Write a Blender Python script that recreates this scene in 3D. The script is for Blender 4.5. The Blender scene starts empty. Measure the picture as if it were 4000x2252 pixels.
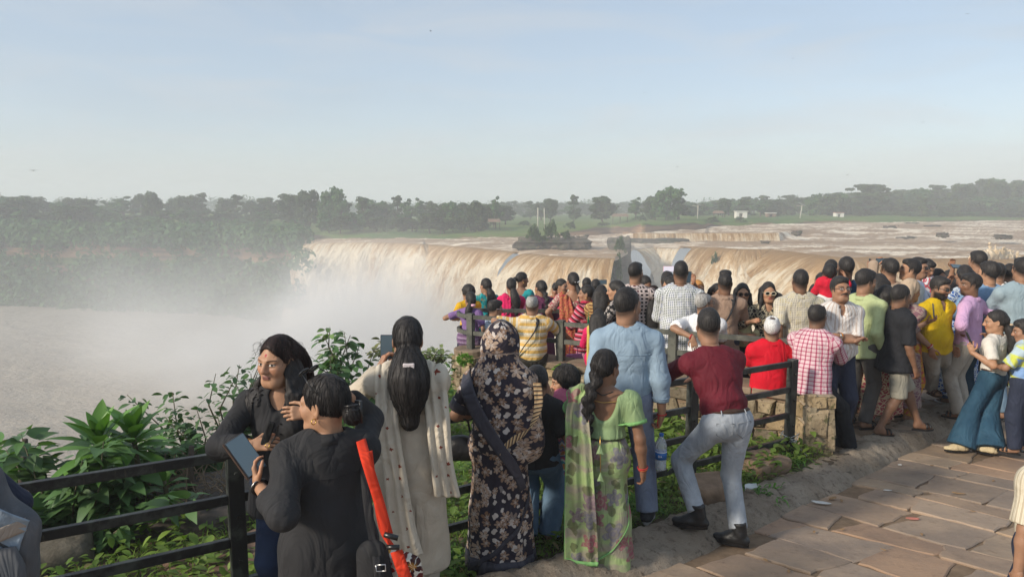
import bpy, bmesh, math, random
import numpy as np
from mathutils import Vector, Matrix
rnd = random.Random(7)
npr = np.random.RandomState(11)
R = math.radians
SC = bpy.context.scene
COL = SC.collection
# ---------------------------------------------------------------- camera
FPX, CX, CY, HZ = 2750.0, 2000.0, 1126.0, 780.0
PITCH = math.atan((CY - HZ) / FPX)
cam_data = bpy.data.cameras.new('camera')
cam_data.sensor_width = 36.0
cam_data.lens = FPX / 4000.0 * 36.0
cam_data.clip_start = 0.05
cam_data.clip_end = 6000
cam = bpy.data.objects.new('camera', cam_data)
COL.objects.link(cam)
cam.location = (0, 0, 0)
cam.rotation_euler = (math.pi / 2 - PITCH, 0, 0)
SC.camera = cam
def at(px, py, Y):
 """world point on the ray through photo pixel (px,py) at forward distance Y"""
 xc, yc = (px - CX) / FPX, -(py - CY) / FPX
 d = Vector((xc, math.cos(PITCH) + yc * math.sin(PITCH), -math.sin(PITCH) + yc * math.cos(PITCH)))
 return d * (Y / d.y)
def atz(px, py, z):
 """world point on the ray through photo pixel at height z"""
 d = at(px, py, 1.0)
 return d * (z / d.z)
# ---------------------------------------------------------------- sky, sun, exposure
SUN_AZ, SUN_EL = -120.0, 27.0        # degrees from the view direction (minus = to the left), elevation
world = bpy.data.worlds.new('World')
SC.world = world
world.use_nodes = True
wn, wl = world.node_tree.nodes, world.node_tree.links
wn.clear()
w_out = wn.new('ShaderNodeOutputWorld')
w_bg = wn.new('ShaderNodeBackground')
sky = wn.new('ShaderNodeTexSky')
sky.sky_type = 'NISHITA'
sky.sun_disc = False
sky.sun_elevation = R(SUN_EL)
sky.sun_rotation = R(SUN_AZ)
sky.altitude = 300
sky.air_density = 1.0
sky.dust_density = 1.3
sky.ozone_density = 1.2
w_bg.inputs['Strength'].default_value = 0.105
# thin streaks of high cloud on the sky
w_tc = wn.new('ShaderNodeTexCoord')
w_map = wn.new('ShaderNodeMapping')
w_map.inputs['Scale'].default_value = (1.6, 1.6, 9.0)
w_map.inputs['Rotation'].default_value = (0.1, 0.16, 0.3)
w_nz = wn.new('ShaderNodeTexNoise')
w_nz.inputs['Scale'].default_value = 1.7
w_nz.inputs['Detail'].default_value = 6
w_nz.inputs['Roughness'].default_value = 0.55
w_cr = wn.new('ShaderNodeMapRange')
w_cr.inputs['From Min'].default_value = 0.48
w_cr.inputs['From Max'].default_value = 0.85
w_cr.inputs['To Min'].default_value = 0.66
w_cr.inputs['To Max'].default_value = 0.80
w_mix = wn.new('ShaderNodeMix')
w_mix.data_type = 'RGBA'
w_mix.inputs['B'].default_value = (1.85, 2.18, 2.52, 1)
wl.new(w_tc.outputs['Generated'], w_map.inputs['Vector'])
wl.new(w_map.outputs['Vector'], w_nz.inputs['Vector'])
wl.new(w_nz.outputs['Fac'], w_cr.inputs['Value'])
wl.new(w_cr.outputs['Result'], w_mix.inputs['Factor'])
wl.new(sky.outputs['Color'], w_mix.inputs['A'])
w_n2 = wn.new('ShaderNodeTexNoise')
w_n2.inputs['Scale'].default_value = 2.6
w_n2.inputs['Detail'].default_value = 7
w_n2.inputs['Distortion'].default_value = 0.7
w_c2 = wn.new('ShaderNodeMapRange')
w_c2.inputs['From Min'].default_value = 0.46
w_c2.inputs['From Max'].default_value = 0.78
w_c2.inputs['To Max'].default_value = 0.5
w_m2 = wn.new('ShaderNodeMix')
w_m2.data_type = 'RGBA'
w_m2.inputs['B'].default_value = (2.8, 2.9, 2.98, 1)
wl.new(w_map.outputs['Vector'], w_n2.inputs['Vector'])
wl.new(w_n2.outputs['Fac'], w_c2.inputs['Value'])
wl.new(w_c2.outputs['Result'], w_m2.inputs['Factor'])
wl.new(w_mix.outputs['Result'], w_m2.inputs['A'])
wl.new(w_m2.outputs['Result'], w_bg.inputs['Color'])
wl.new(w_bg.outputs['Background'], w_out.inputs['Surface'])
sun_data = bpy.data.lights.new('sun', 'SUN')
sun_data.energy = 2.0
sun_data.angle = R(7.0)
sun_data.color = (1.0, 0.90, 0.76)
sun = bpy.data.objects.new('sun', sun_data)
COL.objects.link(sun)
_a, _e = R(SUN_AZ), R(SUN_EL)
_dir = Vector((math.sin(_a) * math.cos(_e), math.cos(_a) * math.cos(_e), math.sin(_e)))
sun.rotation_euler = _dir.to_track_quat('Z', 'Y').to_euler()
SC.view_settings.view_transform = 'Standard'
SC.view_settings.look = 'None'
SC.view_settings.exposure = 1.15
SC.view_settings.gamma = 1.0
SC.cycles.volume_bounces = 3
SC.cycles.max_bounces = 8
SC.cycles.transparent_max_bounces = 12
SC.cycles.use_adaptive_sampling = True
SC.cycles.volume_step_rate = 1.0
SC.cycles.volume_max_steps = 128
# ---------------------------------------------------------------- object helpers
def tag(o, label=None, cat=None, group=None, kind=None):
 if label: o['label'] = label
 if cat: o['category'] = cat
 if group: o['group'] = group
 if kind: o['kind'] = kind
 return o
def thing(name, label, cat, loc=(0, 0, 0), rotz=0.0, group=None):
 o = bpy.data.objects.new(name, None)
 o.empty_display_size = 0.1
 COL.objects.link(o)
 o.location = loc
 o.rotation_euler = (0, 0, rotz)
 return tag(o, label, cat, group)
def copy_tree(o, parent=None):
 c = o.copy()
 COL.objects.link(c)
 c.parent = parent
 for ch in list(o.children):
  copy_tree(ch, c)
 return c
def link(name, me, mat=None, parent=None):
 o = bpy.data.objects.new(name, me)
 COL.objects.link(o)
 if mat is not None:
  me.materials.clear()
  for m in (mat if isinstance(mat, (list, tuple)) else [mat]):
   me.materials.append(m)
 if parent is not None:
  o.parent = parent
 return o
def np_mesh(name, V, F, smooth=True, attrs=None, fmat=None):
 """V (n,3), F (m,k) with one k per call (or list of arrays with different k)"""
 me = bpy.data.meshes.new(name)
 V = np.asarray(V, dtype=np.float32)
 Fs = F if isinstance(F, list) else [F]
 Fs = [np.asarray(f, dtype=np.int32) for f in Fs if len(f)]
 me.vertices.add(len(V))
 me.vertices.foreach_set('co', V.ravel())
 tot = sum(len(f) for f in Fs)
 lt = np.concatenate([np.full(len(f), f.shape[1], np.int32) for f in Fs]) if Fs else np.zeros(0, np.int32)
 li = np.concatenate([f.ravel() for f in Fs]) if Fs else np.zeros(0, np.int32)
 me.loops.add(len(li))
 me.loops.foreach_set('vertex_index', li)
 me.polygons.add(tot)
 ls = np.concatenate([[0], np.cumsum(lt)[:-1]]).astype(np.int32) if tot else np.zeros(0, np.int32)
 me.polygons.foreach_set('loop_start', ls)
 me.polygons.foreach_set('use_smooth', np.full(tot, smooth, dtype=bool))
 if fmat is not None:
  me.polygons.foreach_set('material_index', np.asarray(fmat, np.int32))
 me.update(calc_edges=True)
 for k, (typ, dat) in (attrs or {}).items():
  dat = np.asarray(dat, np.float32)
  if typ == 'color':
   at_ = me.attributes.new(k, 'FLOAT_COLOR', 'POINT')
   if dat.shape[1] == 3:
    dat = np.concatenate([dat, np.ones((len(dat), 1), np.float32)], 1)
   at_.data.foreach_set('color', dat.ravel())
  elif typ == 'vec':
   at_ = me.attributes.new(k, 'FLOAT_VECTOR', 'POINT')
   at_.data.foreach_set('vector', dat.ravel())
  else:
   at_ = me.attributes.new(k, 'FLOAT', 'POINT')
   at_.data.foreach_set('value', dat.ravel())
 return me
class MB:
 """collects boxes, bars, tubes and free polygons into one mesh"""
 def __init__(s):
  s.v, s.f = [], []
 def poly(s, pts, faces):
  n = len(s.v)
  s.v += [tuple(p) for p in pts]
  s.f += [tuple(i + n for i in f) for f in faces]
  return s
 def box(s, c, size, rot=None):
  hx, hy, hz = size[0] / 2, size[1] / 2, size[2] / 2
  P = [Vector((x, y, z)) for x in (-hx, hx) for y in (-hy, hy) for z in (-hz, hz)]
  if rot is not None:
   P = [rot @ p for p in P]
  P = [p + Vector(c) for p in P]
  return s.poly(P, [(0, 1, 3, 2), (4, 6, 7, 5), (0, 4, 5, 1), (2, 3, 7, 6), (0, 2, 6, 4), (1, 5, 7, 3)])
 def bar(s, a, b, w, h, up=(0, 0, 1)):
  """box from a to b, w across, h along up"""
  a, b = Vector(a), Vector(b)
  d = (b - a)
  L = d.length
  d.normalize()
  side = d.cross(Vector(up)).normalized()
  u = side.cross(d).normalized()
  rot = Matrix((d, side, u)).transposed()
  return s.box((a + b) / 2, (L, w, h), rot)
 def tube(s, pts, rad, n=8, cap=True):
  pts = [Vector(p) for p in pts]
  rad = rad if isinstance(rad, (list, tuple)) else [rad] * len(pts)
  base = len(s.v)
  prev = None
  for i, p in enumerate(pts):
   d = (pts[min(i + 1, len(pts) - 1)] - pts[max(i - 1, 0)]).normalized()
   if prev is None:
    ref = Vector((0, 0, 1)) if abs(d.z) < 0.9 else Vector((1, 0, 0))
    u = d.cross(ref).normalized()
   else:
    u = (prev - d * prev.dot(d)).normalized()
   prev = u
   w = d.cross(u)
   for k in range(n):
    a = 2 * math.pi * k / n
    s.v.append(tuple(p + (u * math.cos(a) + w * math.sin(a)) * rad[i]))
  for i in range(len(pts) - 1):
   for k in range(n):
    a0, a1 = base + i * n + k, base + i * n + (k + 1) % n
    s.f.append((a0, a1, a1 + n, a0 + n))
  if cap:
   s.f.append(tuple(base + k for k in reversed(range(n))))
   s.f.append(tuple(base + (len(pts) - 1) * n + k for k in range(n)))
  return s
 def lathe(s, prof, c=(0, 0, 0), n=20):
  base = len(s.v)
  for r_, z in prof:
   for k in range(n):
    a = 2 * math.pi * k / n
    s.v.append((c[0] + r_ * math.cos(a), c[1] + r_ * math.sin(a), c[2] + z))
  for i in range(len(prof) - 1):
   for k in range(n):
    a0, a1 = base + i * n + k, base + i * n + (k + 1) % n
    s.f.append((a0, a1, a1 + n, a0 + n))
  s.f.append(tuple(base + k for k in reversed(range(n))))
  s.f.append(tuple(base + (len(prof) - 1) * n + k for k in range(n)))
  return s
 def build(s, name, mat, parent=None, smooth=False, bevel=0.0):
  me = bpy.data.meshes.new(name)
  me.from_pydata(s.v, [], s.f)
  if smooth:
   me.polygons.foreach_set('use_smooth', [True] * len(me.polygons))
  me.update()
  o = link(name, me, mat, parent)
  if bevel > 0:
   b = o.modifiers.new('bevel', 'BEVEL')
   b.width = bevel
   b.segments = 2
   b.limit_method = 'ANGLE'
  return o
# ---------------------------------------------------------------- value noise (numpy)
_perm = npr.permutation(4096)
_val = npr.rand(4096).astype(np.float32)
def vnoise(x, y, z=None):
 """smooth value noise 0..1 on arrays"""
 x = np.asarray(x, np.float32); y = np.asarray(y, np.float32)
 z = np.zeros_like(x) if z is None else np.asarray(z, np.float32)
 xi, yi, zi = np.floor(x).astype(np.int64), np.floor(y).astype(np.int64), np.floor(z).astype(np.int64)
 fx, fy, fz = x - xi, y - yi, z - zi
 fx, fy, fz = fx * fx * (3 - 2 * fx), fy * fy * (3 - 2 * fy), fz * fz * (3 - 2 * fz)
 def hsh(a, b, c):
  return _val[_perm[(_perm[(_perm[a & 4095] + b) & 4095] + c) & 4095]]
 r = 0
 for dx in (0, 1):
  for dy in (0, 1):
   for dz in (0, 1):
    w = (fx if dx else 1 - fx) * (fy if dy else 1 - fy) * (fz if dz else 1 - fz)
    r = r + w * hsh(xi + dx, yi + dy, zi + dz)
 return r
def fbm(x, y, z=None, oct=4, gain=0.5):
 a, s, f = 1.0, 0.0, 1.0
 t = 0.0
 for i in range(oct):
  s = s + a * vnoise(x * f + 17.3 * i, y * f + 5.1 * i, None if z is None else z * f)
  t += a
  a *= gain
  f *= 2.03
 return s / t
def sstep(a, b, x):
 t = np.clip((x - a) / (b - a), 0, 1)
 return t * t * (3 - 2 * t)
# ---------------------------------------------------------------- implicit surfaces
class Field:
 def __init__(s, lo, hi, h):
  s.h = h
  s.lo = np.asarray(lo, np.float32) - 3 * h
  n = np.ceil((np.asarray(hi) - np.asarray(lo)) / h).astype(int) + 7
  s.n = n
  s.d = np.full(n, 0.25, np.float32)
  s.ax = [s.lo[i] + h * np.arange(n[i], dtype=np.float32) for i in range(3)]
 def blk(s, mn, mx, pad):
  i0 = np.clip(np.floor((np.asarray(mn) - pad - s.lo) / s.h).astype(int), 0, s.n)
  i1 = np.clip(np.ceil((np.asarray(mx) + pad - s.lo) / s.h).astype(int) + 1, 0, s.n)
  if np.any(i1 <= i0):
   return None
  sl = tuple(slice(i0[k], i1[k]) for k in range(3))
  X = s.ax[0][sl[0]][:, None, None]
  Y = s.ax[1][sl[1]][None, :, None]
  Z = s.ax[2][sl[2]][None, None, :]
  return sl, X, Y, Z
 def put(s, sl, d, k, mode):
  a = s.d[sl]
  if mode == 'add':
   if k > 0:
    hh = np.maximum(k - np.abs(a - d), 0) / k
    s.d[sl] = np.minimum(a, d) - hh * hh * k * 0.25
   else:
    s.d[sl] = np.minimum(a, d)
  else:
   d = -d
   if k > 0:
    hh = np.maximum(k - np.abs(a - d), 0) / k
    s.d[sl] = np.maximum(a, d) + hh * hh * k * 0.25
   else:
    s.d[sl] = np.maximum(a, d)
 def cone(s, a, b, ra, rb, k=0.02, flat=None, fs=1.0, capa=False, capb=False, mode='add'):
  """rounded cone a->b; flattened by fs along unit vector flat; flat ends with capa/capb"""
  a = np.asarray(a, np.float32); b = np.asarray(b, np.float32)
  r = max(ra, rb)
  B = s.blk(np.minimum(a, b) - r, np.maximum(a, b) + r, k + 3 * s.h)
  if B is None:
   return s
  sl, X, Y, Z = B
  qx, qy, qz = X - a[0], Y - a[1], Z - a[2]
  ba = b - a
  ox, oy, oz = qx, qy, qz
  if flat is not None and fs != 1.0:
   n = np.asarray(flat, np.float32)
   dn = (qx * n[0] + qy * n[1] + qz * n[2]) * (1 / fs - 1)
   qx, qy, qz = qx + dn * n[0], qy + dn * n[1], qz + dn * n[2]
   ba = ba + n * float(np.dot(ba, n)) * (1 / fs - 1)
  L2 = float(np.dot(ba, ba)) + 1e-9
  t = np.clip((qx * ba[0] + qy * ba[1] + qz * ba[2]) / L2, 0, 1)
  d = np.sqrt((qx - t * ba[0]) ** 2 + (qy - t * ba[1]) ** 2 + (qz - t * ba[2]) ** 2) - (ra + (rb - ra) * t)
  if fs != 1.0:
   d = d * math.sqrt(fs)
  if capa or capb:
   w = b - a
   w = w / (np.linalg.norm(w) + 1e-9)
   pr = ox * w[0] + oy * w[1] + oz * w[2]
   if capb:
    d = np.maximum(d, pr - float(np.linalg.norm(b - a)))
   if capa:
    d = np.maximum(d, -pr)
  s.put(sl, d, k, mode)
  return s
 def ell(s, c, r, k=0.02, rot=None, mode='add'):
  c = np.asarray(c, np.float32); r = np.asarray(r, np.float32)
  m = float(r.max())
  B = s.blk(c - m, c + m, k + 3 * s.h)
  if B is None:
   return s
  sl, X, Y, Z = B
  qx, qy, qz = X - c[0], Y - c[1], Z - c[2]
  if rot is not None:
   M = np.asarray(rot, np.float32)     # columns = axes
   qx, qy, qz = (qx * M[0, 0] + qy * M[1, 0] + qz * M[2, 0],
        qx * M[0, 1] + qy * M[1, 1] + qz * M[2, 1],
        qx * M[0, 2] + qy * M[1, 2] + qz * M[2, 2])
  k0 = np.sqrt((qx / r[0]) ** 2 + (qy / r[1]) ** 2 + (qz / r[2]) ** 2)
  k1 = np.sqrt((qx / r[0] ** 2) ** 2 + (qy / r[1] ** 2) ** 2 + (qz / r[2] ** 2) ** 2) + 1e-6
  s.put(sl, k0 * (k0 - 1) / k1, k, mode)
  return s
 def plane(s, o, n):
  """keep the side where (p-o).n < 0"""
  X, Y, Z = s.ax[0][:, None, None], s.ax[1][None, :, None], s.ax[2][None, None, :]
  s.d = np.maximum(s.d, (X - o[0]) * n[0] + (Y - o[1]) * n[1] + (Z - o[2]) * n[2]).astype(np.float32)
  return s
 def pts(s, band=0.04):
  m = np.abs(s.d) < band
  I = np.nonzero(m)
  return m, s.ax[0][I[0]], s.ax[1][I[1]], s.ax[2][I[2]]
 def disp(s, fn, band=0.04):
  m, x, y, z = s.pts(band)
  s.d[m] += fn(x, y, z).astype(np.float32)
  return s
 def sample(s, P):
  q = (np.asarray(P, np.float32) - s.lo) / s.h
  q = np.clip(q, 0, np.asarray(s.n) - 1.001)
  i = q.astype(int); f = q - i
  r = 0
  for dx in (0, 1):
   for dy in (0, 1):
    for dz in (0, 1):
     w = (f[:, 0] if dx else 1 - f[:, 0]) * (f[:, 1] if dy else 1 - f[:, 1]) * (f[:, 2] if dz else 1 - f[:, 2])
     r = r + w * s.d[i[:, 0] + dx, i[:, 1] + dy, i[:, 2] + dz]
  return r
 def grad(s, P):
  P = np.asarray(P, np.float32); e = s.h
  g = np.stack([s.sample(P + np.eye(3, dtype=np.float32)[k] * e) - s.sample(P - np.eye(3, dtype=np.float32)[k] * e) for k in range(3)], 1)
  return g / (np.linalg.norm(g, axis=1, keepdims=True) + 1e-6)
 def push(s, P, off, it=4):
  """move points that are nearer than off to the surface outwards"""
  P = np.array(P, np.float32)
  for _ in range(it):
   d = s.sample(P)
   m = d < off
   if not m.any():
    break
   P[m] += s.grad(P[m]) * (off - d[m])[:, None]
  return P
 def snap(s, P, off, it=5):
  P = np.array(P, np.float32)
  for _ in range(it):
   P += s.grad(P) * (off - s.sample(P))[:, None]
  return P
 def mesh(s):
  d = s.d
  S = d < 0
  nx, ny, nz = d.shape
  cnt = np.zeros((nx - 1, ny - 1, nz - 1), np.uint8)
  for dx in (0, 1):
   for dy in (0, 1):
    for dz in (0, 1):
     cnt += S[dx:nx - 1 + dx, dy:ny - 1 + dy, dz:nz - 1 + dz]
  act = (cnt > 0) & (cnt < 8)
  ci = np.argwhere(act)
  idx = np.full(act.shape, -1, np.int32)
  idx[act] = np.arange(len(ci))
  acc = np.zeros((len(ci), 3), np.float32); num = np.zeros(len(ci), np.float32)
  C = [np.array(c) for c in ((0,0,0),(1,0,0),(0,1,0),(1,1,0),(0,0,1),(1,0,1),(0,1,1),(1,1,1))]
  D = [d[ci[:, 0] + c[0], ci[:, 1] + c[1], ci[:, 2] + c[2]] for c in C]
  for i in range(8):
   for ax in range(3):
    j = i | (1 << ax)
    if j == i:
     continue
    m = (D[i] < 0) != (D[j] < 0)
    t = np.where(m, D[i] / np.where(m, D[i] - D[j], 1), 0)
    p = C[i][None, :] + t[:, None] * (C[j] - C[i])[None, :]
    acc += np.where(m[:, None], p, 0); num += m
  V = s.lo + s.h * (ci + acc / num[:, None])
  Q = []
  for ax in range(3):
   o1, o2 = (ax + 1) % 3, (ax + 2) % 3
   s0 = [slice(None)] * 3; s1 = [slice(None)] * 3
   s0[ax] = slice(0, -1); s1[ax] = slice(1, None)
   A, B_ = S[tuple(s0)], S[tuple(s1)]
   E = np.argwhere(A != B_)
   E = E[(E[:, o1] >= 1) & (E[:, o2] >= 1) & (E[:, o1] < d.shape[o1] - 1) & (E[:, o2] < d.shape[o2] - 1)]
   ins = A[E[:, 0], E[:, 1], E[:, 2]]
   q = []
   for (a, b) in ((-1, -1), (0, -1), (0, 0), (-1, 0)):
    e = E.copy()
    e[:, o1] += a; e[:, o2] += b
    q.append(idx[e[:, 0], e[:, 1], e[:, 2]])
   q = np.stack(q, 1)
   q[~ins] = q[~ins][:, ::-1]
   Q.append(q)
  Q = np.concatenate(Q)
  Q = Q[(Q >= 0).all(1)]
  return V.astype(np.float32), Q
# ================================================================ materials
class NT:
 def __init__(s, name, rough=0.8, spec=0.3):
  s.m = bpy.data.materials.new(name)
  s.m.use_nodes = True
  s.t = s.m.node_tree
  s.t.nodes.clear()
  s.out = s.t.nodes.new('ShaderNodeOutputMaterial')
  s.bsdf = s.t.nodes.new('ShaderNodeBsdfPrincipled')
  s.bsdf.inputs['Roughness'].default_value = rough
  s.bsdf.inputs['Specular IOR Level'].default_value = spec
  s.t.links.new(s.bsdf.outputs[0], s.out.inputs[0])
 def put(s, sock, v):
  if hasattr(v, 'is_output') or isinstance(v, bpy.types.NodeSocket):
   s.t.links.new(v, sock)
  elif isinstance(v, (tuple, list)) and len(v) == 3 and sock.type == 'RGBA':
   sock.default_value = (*v, 1)
  else:
   sock.default_value = v
 def node(s, typ, props=None, out=0, **ins):
  n = s.t.nodes.new(typ)
  for k, v in (props or {}).items():
   setattr(n, k, v)
  for k, v in ins.items():
   kk = int(k[1:]) if k[0] == '_' and k[1:].isdigit() else k.replace('_', ' ')
   s.put(n.inputs[kk], v)
  return n.outputs[out]
 def attr(s, name, out='Color'):
  n = s.t.nodes.new('ShaderNodeAttribute')
  n.attribute_name = name
  return n.outputs[out]
 def obj(s):
  return s.node('ShaderNodeTexCoord', out=3)
 def mapv(s, v, scale=(1, 1, 1), rot=(0, 0, 0), loc=(0, 0, 0)):
  return s.node('ShaderNodeMapping', Vector=v, Scale=scale, Rotation=rot, Location=loc)
 def noise(s, v, scale, detail=3, rough=0.5, out=0, dist=0.0):
  return s.node('ShaderNodeTexNoise', out=out, Vector=v, Scale=scale, Detail=detail, Roughness=rough, Distortion=dist)
 def math(s, op, a, b=0.0, c=0.0, clamp=False):
  return s.node('ShaderNodeMath', dict(operation=op, use_clamp=clamp), _0=a, _1=b, _2=c)
 def rng(s, v, a, b, c=0.0, d=1.0, smooth=True):
  return s.node('ShaderNodeMapRange', dict(interpolation_type='SMOOTHSTEP' if smooth else 'LINEAR'), _0=v, _1=a, _2=b, _3=c, _4=d)
 def mix(s, f, a, b, mode='MIX'):
  n = s.t.nodes.new('ShaderNodeMix')
  n.data_type = 'RGBA'
  n.blend_type = mode
  s.put(n.inputs[0], f); s.put(n.inputs[6], a); s.put(n.inputs[7], b)
  return n.outputs[2]
 def sep(s, v):
  n = s.t.nodes.new('ShaderNodeSeparateXYZ')
  s.put(n.inputs[0], v)
  return n.outputs
 def comb(s, x, y, z=0.0):
  return s.node('ShaderNodeCombineXYZ', X=x, Y=y, Z=z)
 def color(s, c):
  s.put(s.bsdf.inputs['Base Color'], c)
  return s
 def bump(s, h, strength=0.4, dist=0.01, prev=None):
  n = s.t.nodes.new('ShaderNodeBump')
  n.inputs['Strength'].default_value = strength
  n.inputs['Distance'].default_value = dist
  s.put(n.inputs['Height'], h)
  if prev is not None:
   s.put(n.inputs['Normal'], prev)
  s.put(s.bsdf.inputs['Normal'], n.outputs[0])
  return n.outputs[0]
 def hsv(s, c, h=0.5, sat=1.0, val=1.0):
  return s.node('ShaderNodeHueSaturation', Color=c, Hue=h, Saturation=sat, Value=val)
def hexc(h, k=1.0):
 """sRGB hex to linear"""
 r = []
 for i in (0, 2, 4):
  c = int(h[i:i + 2], 16) / 255
  c = c / 12.92 if c <= 0.04045 else ((c + 0.055) / 1.055) ** 2.4
  r.append(c * k)
 return tuple(r)
_mc = {}
def cloth(kind, *cols, scale=1.0, rough=0.85, key=None, sheen=0.0, fold=1.0):
 """fabric materials; cols are linear rgb tuples; uvw attribute = metres round and along the garment"""
 K = (kind, cols, scale, rough, fold)
 if K in _mc:
  return _mc[K]
 n = NT(kind + '_fabric', rough, 0.2)
 o = n.obj()
 uv = n.attr('uvw', 'Vector')
 c0 = cols[0]
 u, v, w = n.sep(uv)[:3] if False else (None, None, None)
 S = n.sep(uv)
 u, v = S[0], S[1]
 def band(x, period, width, soft=0.15, off=0.0):
  t = n.math('FRACT', n.math('ADD', n.math('DIVIDE', x, period), off))
  t = n.math('ABSOLUTE', n.math('SUBTRACT', t, 0.5))
  return n.rng(t, width * 0.5, width * 0.5 + soft * width, 1.0, 0.0)
 def flower(uvs, sc, petals, size, jitter=0.9):
  """mask, random id, radius 0..1, sector of flowers scattered on uv"""
  vo = n.t.nodes.new('ShaderNodeTexVoronoi')
  vo.voronoi_dimensions = '2D'
  vo.inputs['Scale'].default_value = sc
  vo.inputs['Randomness'].default_value = jitter
  n.put(vo.inputs['Vector'], uvs)
  wp = n.noise(uvs, sc * 3.0, 2, out=1)
  dl = n.node('ShaderNodeVectorMath', dict(operation='SUBTRACT'), _0=uvs, _1=vo.outputs['Position'])
  dl = n.node('ShaderNodeVectorMath', dict(operation='ADD'), _0=dl, _1=n.node('ShaderNodeVectorMath', dict(operation='MULTIPLY'), _0=n.node('ShaderNodeVectorMath', dict(operation='SUBTRACT'), _0=wp, _1=(0.5, 0.5, 0.5)), _1=(0.25 / sc,) * 3))
  q = n.sep(dl)
  ang = n.math('ARCTAN2', q[0], q[1])
  rid = n.sep(vo.outputs['Color'])
  rad = n.math('SQRT', n.math('ADD', n.math('MULTIPLY', q[0], q[0]), n.math('MULTIPLY', q[1], q[1])))
  ang = n.math('ADD', ang, n.math('MULTIPLY', rid[0], 6.0))
  lob = n.math('ABSOLUTE', n.math('COSINE', n.math('MULTIPLY', ang, petals / 2)))
  lim = n.math('MULTIPLY', n.math('ADD', n.math('MULTIPLY', lob, 0.55), 0.45), n.math('MULTIPLY', n.math('ADD', n.math('MULTIPLY', rid[1], 0.5), 0.6), size / sc))
  ratio = n.math('DIVIDE', rad, lim)
  return n.rng(ratio, 0.9, 1.05, 1, 0), rid, ratio, lob
 if kind == 'plain':
  col = c0
 elif kind == 'hstripe':
  f = band(v, 0.085 * scale, 0.28)
  g = band(v, 0.085 * scale, 0.10, off=0.3)
  col = n.mix(f, c0, cols[1])
  col = n.mix(g, col, cols[1])
 elif kind == 'vstripe':
  col = n.mix(band(u, 0.034 * scale, 0.35), c0, cols[1])
  col = n.mix(n.math('MULTIPLY', band(u, 0.034 * scale, 0.12, off=0.5), 0.5), col, cols[1])
 elif kind == 'check':
  a = band(u, 0.05 * scale, 0.22)
  b = band(v, 0.05 * scale, 0.22)
  col = n.mix(a, c0, cols[1])
  col = n.mix(b, col, cols[1])
  if len(cols) > 2:
   col = n.mix(n.math('MULTIPLY', a, b), col, cols[2])
 elif kind == 'gingham':
  a = band(u, 0.032 * scale, 0.42)
  b = band(v, 0.032 * scale, 0.42)
  col = n.mix(n.math('MAXIMUM', a, b), c0, cols[1])
  big = n.math('MAXIMUM', band(u, 0.16 * scale, 0.4), band(v, 0.16 * scale, 0.4))
  if len(cols) > 2:
   col = n.mix(n.math('MULTIPLY', n.math('SUBTRACT', 1.0, n.math('MAXIMUM', a, b)), big), col, cols[2])
 elif kind == 'floral':
  m, rid, ra, lob = flower(uv, 10.0 / scale, 6, 0.62)
  leaf, rid2, _, _ = flower(n.mapv(uv, loc=(0.37, 0.11, 0)), 13.0 / scale, 2, 0.45)
  col = n.mix(n.math('MULTIPLY', leaf, n.rng(rid2[0], 0.45, 0.5)), c0, cols[3] if len(cols) > 3 else cols[2])
  pet = n.mix(rid[2], cols[1], cols[2])
  pet = n.mix(n.rng(ra, 0.55, 0.1, 0, 0.75), pet, cols[3] if len(cols) > 3 else cols[2])
  pet = n.mix(n.rng(lob, 0.5, 0.1, 0, 0.8), pet, c0)
  keep = n.rng(rid[0], 0.12, 0.14)
  col = n.mix(n.math('MULTIPLY', m, keep), col, pet)
 elif kind == 'roses':
  m, rid, ra, lob = flower(uv, 6.5 / scale, 5, 0.55)
  leaf, rid2, rb, _ = flower(n.mapv(uv, loc=(0.21, 0.4, 0)), 9.0 / scale, 2, 0.5)
  sh = n.noise(n.mapv(uv, (5, 12, 5)), 1.0, 3)
  col = n.mix(n.rng(sh, 0.42, 0.62), c0, cols[1])
  col = n.mix(n.math('MULTIPLY', n.math('MULTIPLY', leaf, 0.8), n.rng(rid2[0], 0.3, 0.35)), col, cols[4])
  pet = n.mix(n.rng(rid[2], 0.45, 0.55), cols[2], cols[3])
  sw = n.math('SINE', n.math('ADD', n.math('MULTIPLY', ra, 14.0), n.math('MULTIPLY', lob, 4.0)))
  pet = n.mix(n.rng(sw, -0.2, 0.9, 0, 0.5), pet, cols[1])
  col = n.mix(n.math('MULTIPLY', m, n.rng(rid[0], 0.2, 0.24, 0, 0.9)), col, pet)
 elif kind == 'print':
  nz = n.noise(uv, 28.0 / scale, 3, 0.6, dist=0.8)
  vo = n.node('ShaderNodeTexVoronoi', dict(voronoi_dimensions='2D', feature='DISTANCE_TO_EDGE'), Vector=uv, Scale=22.0 / scale)
  f = n.math('MAXIMUM', n.rng(nz, 0.52, 0.56), n.rng(vo, 0.10, 0.06, 0, 1))
  col = n.mix(f, c0, cols[1])
  if len(cols) > 2:
   col = n.mix(n.rng(n.noise(n.mapv(uv, loc=(3, 5, 0)), 15.0 / scale, 2), 0.55, 0.6), col, cols[2])
 elif kind == 'zigzag':
  zz = n.math('PINGPONG', u, 0.02 * scale)
  t = n.math('FRACT', n.math('DIVIDE', n.math('ADD', v, n.math('MULTIPLY', zz, 1.4)), 0.13 * scale))
  rp = n.t.nodes.new('ShaderNodeValToRGB')
  rp.color_ramp.interpolation = 'CONSTANT'
  el = rp.color_ramp.elements
  st = 1.0 / len(cols)
  el[0].color = (*cols[0], 1)
  el[1].position = st; el[1].color = (*cols[1], 1)
  for i, cc in enumerate(cols[2:]):
   e = el.new((i + 2) * st); e.color = (*cc, 1)
  n.put(rp.inputs[0], t)
  col = rp.outputs[0]
 elif kind == 'tiedye':
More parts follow.
